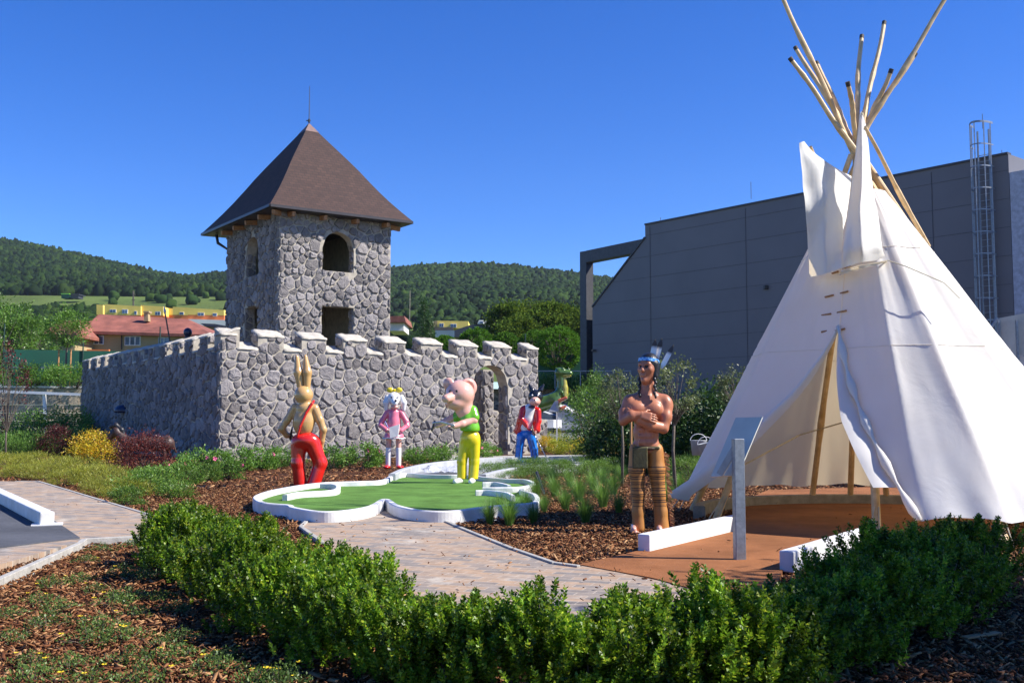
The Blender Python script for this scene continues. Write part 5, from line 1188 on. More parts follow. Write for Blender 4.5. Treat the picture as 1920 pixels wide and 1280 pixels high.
for i, (x, y) in enumerate(row2):
    place(BX, x, y, 'boxwood bush in the second row of the hedge at the left end' if x < 800 else 'dark shaded boxwood bush in the second hedge row beside the tepee', GB, random.uniform(1.0, 1.12), key=(i + 1) % 4)
# generic twiggy shrub
def shrub(name, seed, h, w, n, L, W, m, stem='dkbark', cl=60, up=.35, bot=.05, flowers=None, fpart='flower'):
    rg = np.random.default_rng(seed); root = empty(name, (0, 0, 0)); cs = []
    for k in range(cl):
        a = rg.uniform(0, 6.28); el = rg.uniform(bot, 1); r_ = math.sqrt(max(.05, 1 - (2 * el - .85) ** 2 * .75)) * rg.uniform(.3, 1) ** .5; cs.append((r_ * w * math.cos(a), r_ * w * math.sin(a), el * h))
    cs = np.array(cs); k = rg.integers(0, cl, n); sig = np.array([w * .17, w * .17, h * .11]); pos = cs[k] + rg.normal(0, 1, (n, 3)) * sig; pos[:, 2] = np.maximum(pos[:, 2], .02)
    d = unit(pos * np.array([1 / w, 1 / w, .2 / h]) * .7 + rg.normal(0, .6, (n, 3)) + np.array([0, 0, up])); l = L * rg.uniform(.6, 1.2, n); leafobj('foliage', pos, d, l, l * W / L, m, root, rg)
    mb = MB(); stems(mb, [[(rg.normal(0, .03), rg.normal(0, .03), -.05), tuple(c * np.array([.55, .55, .5])), tuple(c)] for c in cs[:min(cl, 26)]], .012 * h + .004, .003); mb.build('stems', M[stem], root)
    if flowers:
        for q in range(flowers[1]):
            c = cs[rg.integers(0, cl)]; dd = np.array([c[0], c[1] - w * .5, h * .8]); c = c + unit(dd) * w * .25; fp = MB(); s_ = flowers[2]
            for j in range(5):
                a = j * 1.257; fp.add([(c[0], c[1], c[2]), (c[0] + s_ * math.cos(a - .5), c[1] + s_ * .6 * math.sin(a - .5) - .3 * s_, c[2] + s_ * math.sin(a - .5)), (c[0] + s_ * 1.1 * math.cos(a), c[1] - s_ * .5, c[2] + s_ * 1.1 * math.sin(a)), (c[0] + s_ * math.cos(a + .5), c[1] + s_ * .6 * math.sin(a + .5) - .3 * s_, c[2] + s_ * math.sin(a + .5))], [(0, 1, 2, 3)])
            fp.build(fpart, M[flowers[0]], root)
    return root
def put(root, x, y, label, cat, group=None, z=-.03, sc=1, rz=0):
    q = G(x, y, 0); root.location = (q.x, q.y, z); root.scale = (sc,) * 3; root.rotation_euler = (0, 0, rz); tag(root, label, cat, group); return root
put(shrub('yellow_shrub', 11, .72, .62, 3600, .065, .03, 'yel'), 42, 846, 'golden-leaved shrub at the far left beside the dark red shrub', 'shrub', 'coloured shrubs before the shaded wall')
put(shrub('dark_red_shrub', 12, .95, .62, 4200, .06, .03, 'redl'), 104, 852, 'dark purple-red shrub between the two golden shrubs', 'shrub', 'coloured shrubs before the shaded wall')
put(shrub('yellow_shrub', 13, .86, .66, 4600, .065, .032, 'yel'), 176, 868, 'larger golden-leaved shrub right of the purple-red shrub', 'shrub', 'coloured shrubs before the shaded wall')
put(shrub('dark_red_shrub', 14, .92, .70, 4600, .055, .024, 'redb', cl=80), 266, 886, 'wide brownish-red shrub in front of the castle corner shade', 'shrub', 'coloured shrubs before the shaded wall')
# feathery groundcover shrubs
FE = [shrub('feathery_shrub', 20 + i, .34, .58, 3800, .075, .009, 'feath', cl=46, up=.9) for i in range(3)]
GF = ('low feathery yellow-green shrubs beside the left path', 'shrub')
for i, (x, y, s_) in enumerate([(-20, 868, 1), (20, 876, 1), (62, 872, 1.05), (105, 882, 1), (150, 888, 1.05), (40, 892, .8), (84, 895, .85), (128, 905, .8), (178, 902, 1), (212, 914, 1), (238, 928, .8), (196, 925, .75)]):
    place(FE, x, y, 'low feathery yellow-green shrub beside the far edge of the left path', GF, s_, key=i % 3)
GS = [shrub('low_green_shrub', 30 + i, .40, .42, 2000, .055, .024, 'greenl', cl=32, up=.6) for i in range(3)]
GG = ('low fresh green shrubs left of the rabbit figure', 'shrub')
for i, (x, y, s_) in enumerate([(262, 926, 1), (305, 918, 1), (345, 905, .9), (385, 900, .85), (282, 905, .8), (238, 945, .65), (330, 930, .7)]): place(GS, x, y, 'low fresh green shrub with light leaves left of the rabbit figure', GG, s_, key=i % 3)
RS = [shrub('rose_bush', 40 + i, .50, .40, 1500, .06, .034, 'rosel', cl=30, up=.4, flowers=('pinkp', 2 - (i == 2), .05)) for i in range(3)]
GR = ('young rose bushes along the foot of the castle wall', 'rose bush')
for i, (x, y, s_) in enumerate([(372, 882, 1.1), (412, 884, 1), (450, 880, 1.1), (490, 878, 1.05), (520, 872, 1), (623, 876, 1.1), (648, 871, .9), (683, 874, 1.2), (700, 868, .8), (782, 868, .9), (812, 866, .9), (838, 864, 1), (905, 858, 1), (925, 856, .7), (770, 862, .7), (342, 896, .9), (430, 896, .8), (548, 874, .8)]):
    place(RS, x, y, 'young green rose bush with pink blooms at the foot of the sunlit castle wall', GR, s_, key=i % 3)
# yellow-green spiraea strip by the hall
YS = [shrub('spiraea_bush', 50 + i, .62, .55, 2600, .055, .028, 'ygr' if i else 'yel', cl=36, up=.5) for i in range(3)]
GY = ('yellow-green bushes along the far lane', 'bush')
for i, (x, y, s_) in enumerate([(1022, 846, .9), (1046, 850, .8), (1072, 853, .95), (1095, 851, .9), (1118, 854, .8), (1138, 849, 1.15), (1160, 853, 1.0), (1176, 846, 1.0), (1038, 838, 1.2), (1085, 843, .8), (1022, 815, .9), (1050, 815, .9), (1075, 815, .9), (1100, 816, .9), (1030, 820, .8)]):
    place(YS, x, y, 'small yellow-green bush in the planting strip between the grey lanes', GY, s_, key=i % 3)
put(shrub('orange_shrub', 57, .8, .5, 2200, .055, .028, 'yel'), 1110, 742, 'x', 'x').location = (5.0, 60, 1.9); 
for o in list(COL.objects):
    if o.name.startswith('orange_shrub'):
        o['label'] = 'small orange-leaved bush behind the tall shrubs by the pebble wall'; o['category'] = 'shrub'
# grass tufts
def tuft(seed, h, w, n):
    rg = np.random.default_rng(seed); V = []; Q = []
    for i in range(n):
        a = rg.uniform(0, 6.28); r_ = rg.uniform(0, .05); lean = rg.uniform(.15, 1) * w; L = h * rg.uniform(.6, 1.1); b_ = np.array([r_ * math.cos(a), r_ * math.sin(a), 0]); dr = np.array([math.cos(a), math.sin(a), 0]); sd2 = np.array([-math.sin(a), math.cos(a), 0]) * .0028
        for k in range(5):
            t_ = k / 4; c = b_ + dr * lean * t_ ** 1.8 + np.array([0, 0, L * (t_ - .38 * t_ ** 3 * lean / w)]); ww = (1 - t_) + .1; V += [c - sd2 * ww, c + sd2 * ww]
        o = i * 10
        for k in range(4): Q.append((o + 2 * k, o + 2 * k + 1, o + 2 * k + 3, o + 2 * k + 2))
    return link('grass_tuft', fast('grass_tuft', V, np.array(Q)), None, M['grassl'])
TF = [tuft(60 + i, .5, .38, 420) for i in range(3)]
GT = ('ornamental grass tufts between the green and the statue', 'grass tuft')
for i, (x, y, s_) in enumerate([(918, 980, .8), (955, 982, .95), (1000, 978, .7), (1098, 978, .95), (1020, 958, .7), (1060, 955, .9), (1005, 935, .95), (1040, 930, 1), (1085, 938, 1.1), (1130, 950, 1.1), (1150, 925, 1.1), (1112, 918, 1), (1068, 912, 1), (1035, 905, .9), (985, 952, .75), (938, 958, .7), (1160, 960, .8), (1255, 940, .9), (1275, 920, .9), (1130, 905, .9), (1165, 900, .9), (1250, 905, .8)]):
    o = place(TF, x, y, 'green ornamental grass tuft in the mulch between the putting green and the statue', GT, s_, key=i % 3)
LB = [shrub('low_conifer', 64 + i, .38, .5, 3600, .05, .008, 'greenl', cl=30, up=.9) for i in range(2)]
GL = ('low needle-leaved plants behind the putting green', 'low shrub')
for i, (x, y, s_) in enumerate([(925, 892, .8), (955, 890, .9), (990, 889, 1), (1022, 887, .9), (1050, 889, .9), (1082, 887, 1), (1112, 890, .9), (1145, 886, .9), (1300, 900, 1.3), (1330, 892, 1.2), (1010, 900, .8), (1172, 884, .8), (960, 902, .6), (1290, 885, 1)]):
    place(LB, x, y, 'low bright green needle-leaved plant near the back of the mulch bed', GL, s_, key=i % 2)
# potentilla plants with yellow flowers
def potent(seed, nf):
    rg = np.random.default_rng(seed); root = empty('potentilla_plant', (0, 0, 0)); n = 420; a = rg.uniform(0, 6.28, n); r_ = .15 * rg.uniform(0, 1, n) ** .6 * (1 + .35 * np.sin(a * 3 + seed)); z = .02 + rg.uniform(0, .085, n) * (1.25 - r_ / .2)
    pos = np.stack([r_ * np.cos(a), r_ * np.sin(a), z], 1); d = unit(rg.normal(0, .7, (n, 3)) + np.array([0, 0, .5])); l = rg.uniform(.012, .024, n); leafobj('foliage', pos, d, l, l * .5, 'potl', root, rg)
    mb = MB(); stems(mb, [[(0, 0, -.02), (pos[i][0] * .6, pos[i][1] * .6, .03), tuple(pos[i])] for i in range(0, n, 40)], .003, .0015, 3); mb.build('stems', M['bark'], root)
    for k in range(nf):
        c = pos[rg.integers(0, n)] + np.array([0, 0, .03]); fl_ = MB(); s_ = .017
        for j in range(5):
            b_ = j * 1.257; fl_.add([tuple(c), (c[0] + s_ * math.cos(b_ - .5), c[1] + s_ * math.sin(b_ - .5), c[2] + .006), (c[0] + s_ * 1.15 * math.cos(b_), c[1] + s_ * 1.15 * math.sin(b_), c[2] + .008), (c[0] + s_ * math.cos(b_ + .5), c[1] + s_ * math.sin(b_ + .5), c[2] + .006)], [(0, 1, 2, 3)])
        fl_.build('flower', M['petal'], root)
    return root
PT = [potent(70 + i, (1, 0, 2, 1)[i]) for i in range(4)]
GP = ('creeping yellow-flowered plants in the front mulch', 'plant')
pp = [(60, 1110), (95, 1095), (190, 1030), (230, 1035), (255, 1022), (165, 1050), (205, 1062), (150, 1085), (110, 1140), (140, 1150), (75, 1125), (220, 1130), (205, 1150), (240, 1120), (185, 1175), (280, 1105), (300, 1120), (255, 1150), (290, 1180), (310, 1205), (340, 1195), (350, 1165), (230, 1195), (170, 1200), (120, 1205), (90, 1170), (20, 1195), (10, 1215), (60, 1240), (130, 1250), (190, 1240), (250, 1240), (330, 1230), (390, 1210), (420, 1230), (400, 1255), (350, 1270), (270, 1275), (20, 1150), (5, 1110), (170, 1275), (60, 1275), (10, 1265), (300, 1060), (270, 1080), (445, 1265), (180, 1105), (230, 1075), (265, 1050), (330, 1140), (520, 1275), (485, 1272), (540, 1278)]
for i, (x, y) in enumerate([q_ for k_, q_ in enumerate(pp) if k_ % 3 or q_[0] > 470]):
    big = x > 470
    place(PT, x, y, 'clump of creeping plants with bright yellow flowers at the bottom edge' if big else 'creeping green plant with small yellow flowers in the bark mulch at lower left', GP, random.uniform(.7, 1.05), key=2 if big else i % 4)
ORD = 'first second third fourth fifth sixth seventh eighth ninth tenth eleventh twelfth thirteenth fourteenth fifteenth sixteenth seventeenth eighteenth nineteenth twentieth twenty-first twenty-second twenty-third twenty-fourth'.split()
def number(grp, fmt, sel=None):
    os_ = [o for o in COL.objects if o.get('group') == grp and (sel is None or sel in o['label'])]; os_.sort(key=lambda o: o.location.x / o.location.y)
    for k, o in enumerate(os_): o['label'] = fmt.format(ORD[k])
number(GB[0], '{} boxwood bush from the left in the second hedge row', 'second'); number(GB[0], '{} boxwood bush from the left in the front hedge row', 'front hedge')
number(GF[0], '{} low feathery yellow-green shrub from the left beside the left path'); number(GG[0], '{} low fresh green shrub from the left before the rabbit figure'); number(GR[0], '{} young rose bush from the left along the castle wall foot')
number(GY[0], '{} small yellow-green bush from the left in the strip between the grey lanes'); number(GT[0], '{} grass tuft from the left in the mulch beside the putting green'); number(GL[0], '{} low needle-leaved plant from the left at the back of the mulch bed')
for o in COL.objects:
    if o.get('group') == GP[0] and 'bright' not in o['label']: o['label'] = ('far' if o.location.y > 7.6 else 'mid' if o.location.y > 6.0 else 'near') + '#'
for b_, t_ in (('far', 'beside the left kerb'), ('mid', 'in the middle of the lower left mulch'), ('near', 'in the nearest mulch at the lower left')): number(GP[0], '{} creeping yellow-flowered plant from the left ' + t_, b_ + '#')
number(GP[0], '{} bright yellow flower clump from the left at the bottom edge', 'bright')
# mulch chips
def chips(name, n, region, smin, smax, rg):
    """region(rg,n)->xy"""
    xy = region(n); L = rg.uniform(smin, smax, n) * rg.choice([.6, 1, 1, 1.7], n); W_ = L * rg.uniform(.12, .36, n); H_ = rg.uniform(.003, .010, n); a = rg.uniform(0, 6.28, n)
    til = rg.normal(0, .4, n); base = np.array([[-1, -.6], [1, -1], [.8, 1], [-.9, .8]]); V = np.zeros((n, 8, 3)); z = -.035 + rg.uniform(0, .035, n)
    for k in range(4):
        x = base[k, 0] * L / 2 * rg.uniform(.8, 1.1, n); y = base[k, 1] * W_ / 2; 
        for t_ in (0, 1):
            zz = z + t_ * H_ + x * np.sin(til); V[:, k + 4 * t_, 0] = xy[:, 0] + x * np.cos(a) - y * np.sin(a); V[:, k + 4 * t_, 1] = xy[:, 1] + x * np.sin(a) + y * np.cos(a); V[:, k + 4 * t_, 2] = zz + y * .3
    fc = np.array([(0, 3, 2, 1), (4, 5, 6, 7), (0, 1, 5, 4), (1, 2, 6, 5), (2, 3, 7, 6), (3, 0, 4, 7)]); Q = (fc[None] + (np.arange(n) * 8)[:, None, None]).reshape(-1, 4)
    return tag(link(name, fast(name, V.reshape(-1, 3), Q), None, M['chip']), kind='stuff')
def inpoly(xy, poly):
    c = np.zeros(len(xy), bool); n = len(poly)
    for i in range(n):
        a, b_ = poly[i], poly[(i + 1) % n]; cond = (a[1] > xy[:, 1]) != (b_[1] > xy[:, 1]); xx = (b_[0] - a[0]) * (xy[:, 1] - a[1]) / ((b_[1] - a[1]) or 1e-9) + a[0]; c ^= cond & (xy[:, 0] < xx)
    return c
blocked = [path_c, path_l, matp, [p for p in rim]]
def reg(x0, x1, y0, y1, rg, pw=1.0):
    def f(n):
        out = []; tot = 0
        while tot < n:
            y = y0 + (y1 - y0) * rg.uniform(0, 1, n) ** pw; x = rg.uniform(-1, 1, n) * (y * .52 + .3) ; xy = np.stack([x, y], 1); ok = (xy[:, 0] > x0) & (xy[:, 0] < x1)
            for pl_ in blocked: ok &= ~inpoly(xy, pl_)
            out.append(xy[ok]); tot += ok.sum()
        return np.concatenate(out)[:n]
    return f
r2 = np.random.default_rng(9)
chips('bark_chips', 42000, reg(-6, 6, 4.2, 9, r2, 1.1), .018, .055, r2); chips('bark_chips', 52000, reg(-9, 9, 9, 20, r2, 1.2), .03, .06, r2); chips('bark_chips', 14000, reg(-16, 8, 20, 36, r2, 1.1), .06, .12, r2)
def onpath(n):
    out = []
    while len(out) < n:
        pl_ = (path_c, path_l, matp)[r2.integers(0, 3)]; xs_ = [p[0] for p in pl_]; ys_ = [p[1] for p in pl_]; q = np.array([[r2.uniform(min(xs_), max(xs_)), r2.uniform(min(ys_), max(ys_))]])
        if inpoly(q, pl_)[0] and q[0, 1] < 16: out.append(q[0])
    return np.array(out)
o = chips('path_litter', 260, onpath, .012, .04, r2); o.location.z = .055
# a few big splinters
for i, (x, y, L, a) in enumerate([(1840, 1190, .32, .5), (1075, 1051, .14, 1.4), (1115, 1047, .11, .4), (1400, 1262, .13, .3)]):
    q = G(x, y); mb = MB(); mb.box((0, 0, .01), (L, L * .18, .012), a); o = mb.build('wood_splinter', M['stake'], bevel=.003, loc=(q.x, q.y, -.01)); tag(o, ['long pale wood splinter in the dark mulch at lower right', 'orange bark strip at the path edge', 'pale chunk of wood in the mulch near the path corner', 'pale wood chip under the hedge at the bottom'][i], 'wood splinter')
# ---------------------------------------------------------------- trees and shrubs by the hall
def tree(name, seed, trunk_h, crown_h, w, n, L, W, m, label, cat, loc, group=None, cl=50, tr=.03, shape='round', stake=None, sparse=False, twig=True):
    rg = np.random.default_rng(seed); root = empty(name, loc, 0, label, cat, group); cs = []
    for k in range(cl):
        v = unit(rg.normal(size=3)); r_ = rg.uniform(.15, 1) ** (1 / 2.4); v = v * r_
        if shape == 'cone': zt = rg.uniform(0, 1); a = rg.uniform(0, 6.28); q = (1 - zt) ** .8 * rg.uniform(.4, 1); v = np.array([q * math.cos(a), q * math.sin(a), zt * 2 - 1])
        if shape == 'clip': v = unit(v) * rg.uniform(.86, 1)
        if shape == 'mush': v[2] = v[2] if v[2] > -.25 else v[2] * .35
        cs.append((v[0] * w, v[1] * w, trunk_h + crown_h / 2 + v[2] * crown_h / 2))
    cs = np.array(cs); wt = rg.uniform(.4, 1.6, cl); k = rg.choice(cl, n, p=wt / wt.sum()); sg = (.045 if shape == 'clip' else .11 if sparse else .15); cl_s = rg.uniform(.7, 1.35, cl)[k][:, None]
    pos = cs[k] + rg.normal(0, 1, (n, 3)) * np.array([w * sg, w * sg, crown_h * sg * .45]) * cl_s; c0 = np.array([0, 0, trunk_h + crown_h * .4])
    d = unit(unit(pos - c0) * .6 + rg.normal(0, .6, (n, 3)) + np.array([0, 0, .1])); l = L * rg.uniform(.6, 1.25, n); leafobj('crown', pos, d, l, l * W / L, m, root, rg)
    mb = MB(); mb.tube([(0, 0, -.2), (rg.normal(0, .02), rg.normal(0, .02), trunk_h * .6), (0, 0, trunk_h + crown_h * .3)], [tr * 1.25, tr, tr * .7], 8)
    if twig: stems(mb, [[(0, 0, trunk_h * .95), tuple(np.array([c[0] * .45, c[1] * .45, (c[2] + trunk_h) / 2])), tuple(c)] for c in cs[:44]], tr * .45, tr * .1, 4)
    mb.build('trunk', M['bark'], root, smooth=True)
    if stake:
        for dx in stake:
            s_ = MB(); s_.tube([(dx, -.05, -.1), (dx, -.05, trunk_h * .93)], .045, 8); s_.build('stake', M['stake'], root)
    return root
def gp(px, Y, z=0): q = P(px, 785, Y); return (q.x, q.y, z)
GTr = 'young standard trees with ball crowns before the hall'
tree('standard_tree', 101, 1.25, 1.15, .50, 1900, .06, .028, 'gretr', 'young ball-crowned tree on a thin stem right behind the statue', 'tree', gp(1266, 18.5), GTr, sparse=True, stake=None, tr=.028)
tree('standard_tree', 102, 1.4, 1.05, .46, 1600, .06, .028, 'gretr', 'young twiggy ball-crowned tree beside the left edge of the tepee', 'tree', gp(1383, 22.5), GTr, sparse=True, tr=.03)
tree('standard_tree', 103, 1.25, 1.05, .48, 1600, .06, .028, 'gretr', 'young ball-crowned tree left of the statue head', 'tree', gp(1165, 21), GTr, sparse=True, tr=.026)
tree('tall_shrub', 104, .3, 2.4, .9, 6500, .08, .03, 'treel', 'tall loose green shrub in front of the left edge of the grey hall', 'shrub', gp(1122, 31), None, cl=90, sparse=True)
tree('tall_shrub', 105, .2, 2.1, .85, 4500, .08, .03, 'treel', 'many-stemmed grey-green shrub between the ramps and the statue', 'shrub', gp(1108, 29), None, cl=70, sparse=True)
tree('tall_shrub', 107, .4, 2.0, .65, 3200, .08, .03, 'gretr', 'loose shrub directly behind the shoulder of the statue', 'shrub', gp(1150, 29.5), None, cl=50, sparse=True)
for i, (px, Y, h, w_) in enumerate([(1165, 27.5, 1.9, .9), (1215, 27, 1.9, 1.0), (1275, 26.2, 2.0, 1.1), (1330, 25.6, 2.3, 1.1), (1392, 25.2, 2.4, 1.1), (1440, 24.8, 2.3, 1.1)]):
    rb = shrub('laurel_bush', 110 + i, h * .84, w_, 5200, .12, .05, 'dkl', cl=60, up=.1, bot=.0); rb.location = gp(px, Y, -.1); tag(rb, ['dense dark green hedge bush behind the left elbow of the statue', 'dense dark green hedge bush hidden behind the statue', 'dense dark green hedge bush behind the thin tree stem', 'dense dark laurel bush right of the thin tree stem', 'dense dark laurel bush by the tepee edge', 'dense dark laurel bush behind the tepee'][i], 'bush', 'dark hedge before the grey hall')
sk = MB(); q = gp(1183, 16); sk.tube([(q[0], q[1], -.05), (q[0], q[1], 1.3)], .018, 6); tag(sk.build('wooden_stake', M['stake']), 'thin upright stake behind the elbow of the statue', 'stake')
# buckets and blue bag
def bucket(px, py, Y, sc, label):
    q = P(px, py, Y); root = empty('white_bucket', tuple(q), 0, label, 'bucket', 'buckets behind the tepee'); mb = MB(); n = 20
    V = []
    for (r_, z) in ((.0, .01), (.115, 0), (.14, .25), (.15, .26), (.135, .255), (.11, .02), (0, .02)): V += [(r_ * math.cos(2 * math.pi * k / n), r_ * math.sin(2 * math.pi * k / n), z) for k in range(n)]
    fs = [(j * n + k, j * n + (k + 1) % n, (j + 1) * n + (k + 1) % n, (j + 1) * n + k) for j in range(6) for k in range(n)]; mb.add(V, fs); mb.build('body', M['whitegrey'], root, smooth=True)
    h_ = MB(); h_.tube([(.145 * math.cos(a), 0, .25 + .12 * math.sin(a)) for a in [math.pi * k / 12 for k in range(13)]], .006, 5); h_.build('handle', M['wpaint'], root); root.scale = (sc,) * 3; return root
bucket(1310, 853, 21.0, 1.15, 'white plastic bucket standing further left behind the tepee edge'); bk = bucket(1328, 856, 20.3, 1.05, 'tilted white bucket with a raised handle next to the tepee edge'); bk.rotation_euler = (0, R(-12), 0)
b_ = SDF(); b_.ball((0, 0, 0), (.30, .22, .17), .03).ball((.15, 0, .02), (.2, .18, .13), .05); me = b_.mesh('blue_bag', .02); me.materials.append(M['navy']); o = link('blue_bag', me); q = P(1322, 868, 20); o.location = (q.x, q.y, .12); tag(o, 'crumpled dark blue bag on the ground under the buckets', 'bag')
# far ramps and low rims in front of the dragon
rp = empty('grey_ramp_course', (0, 0, 0), label='pale grey concrete ramps of a mini golf hole below the dragon', cat='ramp')
def slab(name, pts_top, Y0, Y1, zb, m_):
    a = [P(x, y, Y0) for x, y in pts_top]; mb = MB(); n = len(a)
    V = [tuple(v) for v in a] + [(v.x + .4, Y1, v.z) for v in a]; mb.add(V, [tuple(range(n)), tuple(range(n, 2 * n))[::-1]] + [(i, (i + 1) % n, n + (i + 1) % n, n + i) for i in range(n)]); return mb.build(name, M[m_], rp)
slab('ramp_side', [(1046, 763), (1090, 781), (1110, 792), (1110, 806), (1046, 806)], 50.0, 53, 0, 'whitegrey'); slab('ramp_side', [(1012, 770), (1036, 778), (1036, 806), (1012, 800)], 50.4, 53, 0, 'whitegrey')
tp_ = MB(); tp_.hexa([P(1046, 762.5, 49.95), P(1112, 790.5, 49.95), P(1118, 782, 53.5), P(1060, 760, 53.5)] + [Vector(v) + Vector((0, 0, .06)) for v in (P(1046, 762.5, 49.95), P(1112, 790.5, 49.95), P(1118, 782, 53.5), P(1060, 760, 53.5))]); tp_.build('ramp_top', M['white'], rp)
slab('low_wall', [(1010, 786), (1038, 787), (1038, 802), (1010, 802)], 49.6, 50, 0, 'white'); slab('border', [(1008, 813), (1078, 811), (1078, 815), (1105, 815), (1112, 824), (1008, 827)], 49, 49.4, 0, 'white')
s2 = empty('grey_sign', (0, 0, 0), label='small pale grey tilted sign plate on a thin white post before the ramps', cat='sign'); mb = MB(); A, B, C_, D_ = P(1040, 752, 47.4), P(1047, 752, 47.2), P(1046, 772, 47.0), P(1028, 772, 47.2); nn_ = Vector((0, .03, .01)); mb.hexa([A, B, C_, D_] + [v + nn_ for v in (A, B, C_, D_)]); mb.build('plate', M['whitegrey'], s2)
mb = MB(); q = P(1044, 771, 47.2); mb.bar((q.x, q.y, 0), q, .06, .05); mb.build('post', M['wpaint'], s2)
# visitor half hidden behind the shrubs
vq = P(1100, 785, 56); vis = empty('person', (vq.x, vq.y, .15), 0, 'person in a white patterned shirt half hidden behind the tall shrub near the pebble wall', 'person'); b = SDF(); zt = P(1100, 725, 56).z - .15
b.ball((0, 0, zt - .12), (.085, .1, .12), .02).cone((0, 0, zt - .28), (0, 0, zt - .2), .055, .055, .02); b.chain([(-.2, 0, zt - .36), (-.24, -.02, zt - .65), (-.2, -.1, zt - .9)], [.05, .042, .035], .02).chain([(.2, 0, zt - .36), (.24, -.02, zt - .65), (.2, -.1, zt - .9)], [.05, .042, .035], .02)
b.chain([(-.09, 0, zt - .85), (-.1, 0, zt - 1.3), (-.1, 0, 0.05)], [.08, .06, .045], .02).chain([(.09, 0, zt - .85), (.1, 0, zt - 1.3), (.1, 0, 0.05)], [.08, .06, .045], .02).ball((0, 0, zt - .55), (.17, .1, .25), .04); f_ = sculpt(b, 'body', M['wskin'], vis, .015)
b = SDF(); b.ball((0, 0, zt - .5), (.21, .13, .26), .04).cone((-.17, 0, zt - .34), (-.23, 0, zt - .52), .075, .07, .03).cone((.17, 0, zt - .34), (.23, 0, zt - .52), .075, .07, .03); sculpt(b, 'shirt', M['wallw'], vis, .015); b = SDF(); b.ball((0, .02, zt - .09), (.1, .11, .11), .02); sculpt(b, 'hair', M['hairm'], vis, .015)
b = SDF(); b.chain([(-.09, 0, zt - .8), (-.1, 0, zt - 1.3), (-.1, 0, .1)], [.1, .075, .06], .02).chain([(.09, 0, zt - .8), (.1, 0, zt - 1.3), (.1, 0, .1)], [.1, .075, .06], .02); sculpt(b, 'trousers', M['navy'], vis, .015)
# ---------------------------------------------------------------- retaining walls, railing, fence
ZU = 2.95
terr = MB(); terr.add([(-70, 52.5, ZU), (60, 62, ZU), (60, 130, 4.2), (-120, 130, 4.2)], [(0, 1, 2, 3)]); tag(terr.build('upper_terrace', M['bgground']), kind='structure')
def wally(x): return 57 + (x + 15) * .15 if x < 2 else 59.2 + (x - 2) * .05
rw = MB(); rgw = random.Random(5)
x = -34.0
while x < -14:
    for r_ in range(7):
        off = .25 if r_ % 2 else 0; z0_ = -.1 + r_ * .43; y = wally(x) + rgw.uniform(-.05, .05)
        ang = math.atan(.15); rw.box((x + off, y, z0_ + .215), (.49, .4, .42), ang)
    x += .5 * math.cos(math.atan(.15))
rw.box((-24, wally(-24) + .03, ZU + .04), (22, .55, .10), math.atan(.15), 1); tag(rw.build('retaining_wall', [M['block'], M['white']], bevel=0), 'terraced tan block retaining wall under the railing at the left', 'wall')
gb = MB(); gb.hexa([(-13.2, wally(-13.2), -.2), (7, 59.5, -.2), (7, 60.1, -.2), (-13.2, wally(-13.2) + .6, -.2), (-13.2, wally(-13.2), ZU), (7, 59.5, ZU), (7, 60.1, ZU), (-13.2, wally(-13.2) + .6, ZU)]); tag(gb.build('pebble_wall', M['gabion']), 'pebble-faced grey retaining wall behind the dragon', 'wall')
def railing(x0, x1, label):
    root = empty('railing', (0, 0, 0), 0, label, 'railing'); L = MB(); L.bar((x0, wally(x0) + .1, ZU + 1.08), (x1, wally(x1) + .1, ZU + 1.08), .05, .05); L.build('top_rail', M['galv'], root)
    n = max(2, int((x1 - x0) / 1.35)); 
    for k in range(n + 1):
        x = x0 + (x1 - x0) * k / n; p_ = MB(); p_.bar((x, wally(x) + .1, ZU), (x, wally(x) + .1, ZU + 1.08), .045, .045); p_.build('post', M['galv'], root)
    return root
railing(-34, -14, 'light metal railing on the block wall at the left'); railing(1.0, 6.8, 'light metal railing on the pebble wall behind the dragon')
def fence(x0, x1, y0, y1, z0, z1, label, ph=.6, posts=None):
    root = empty('green_fence', (0, 0, 0), 0, label, 'fence'); mb = MB(); mb.bar((x0, y0, (z0 + z1) / 2), (x1, y1, (z0 + z1) / 2), .04, z1 - z0); mb.build('windscreen', M['fenceg'], root); n = max(2, int(math.hypot(x1 - x0, y1 - y0) / 2.9))
    for k in range(n + 1):
        t_ = k / n; p_ = MB(); p_.tube([(x0 + (x1 - x0) * t_, y0 + (y1 - y0) * t_ - .06, z0), (x0 + (x1 - x0) * t_, y0 + (y1 - y0) * t_ - .06, z1 + (ph if k % 2 else ph * 2.4))], .04, 6); p_.build('post', M['fencep'], root)
qa, qb = P(8, 655, 58), P(300, 660, 60)
fence(qa.x, qb.x, 58, 60, ZU, qa.z, 'dark green screened court fence behind the railing at the left'); qa, qb = P(985, 655, 70), P(1130, 655, 70)
fence(qa.x, qb.x + 4, 70, 70, ZU - .2, P(1050, 665, 70).z, 'green screened court fence behind the dragon')
# hand rail of the far hole (white pipe)
hr_ = empty('white_barrier', (0, 0, 0), 0, 'long white horizontal beam on a leaning post before the block wall', 'barrier'); mb = MB(); mb.bar(P(-40, 732, 51), P(170, 740, 51), .15, .13); mb.build('beam', M['wpaint'], hr_); q = P(83, 738, 51.1); q2 = P(88, 772, 51.1); mb = MB(); mb.bar(q, (q2.x, q2.y, .3), .14, .12); mb.build('post', M['wpaint'], hr_)
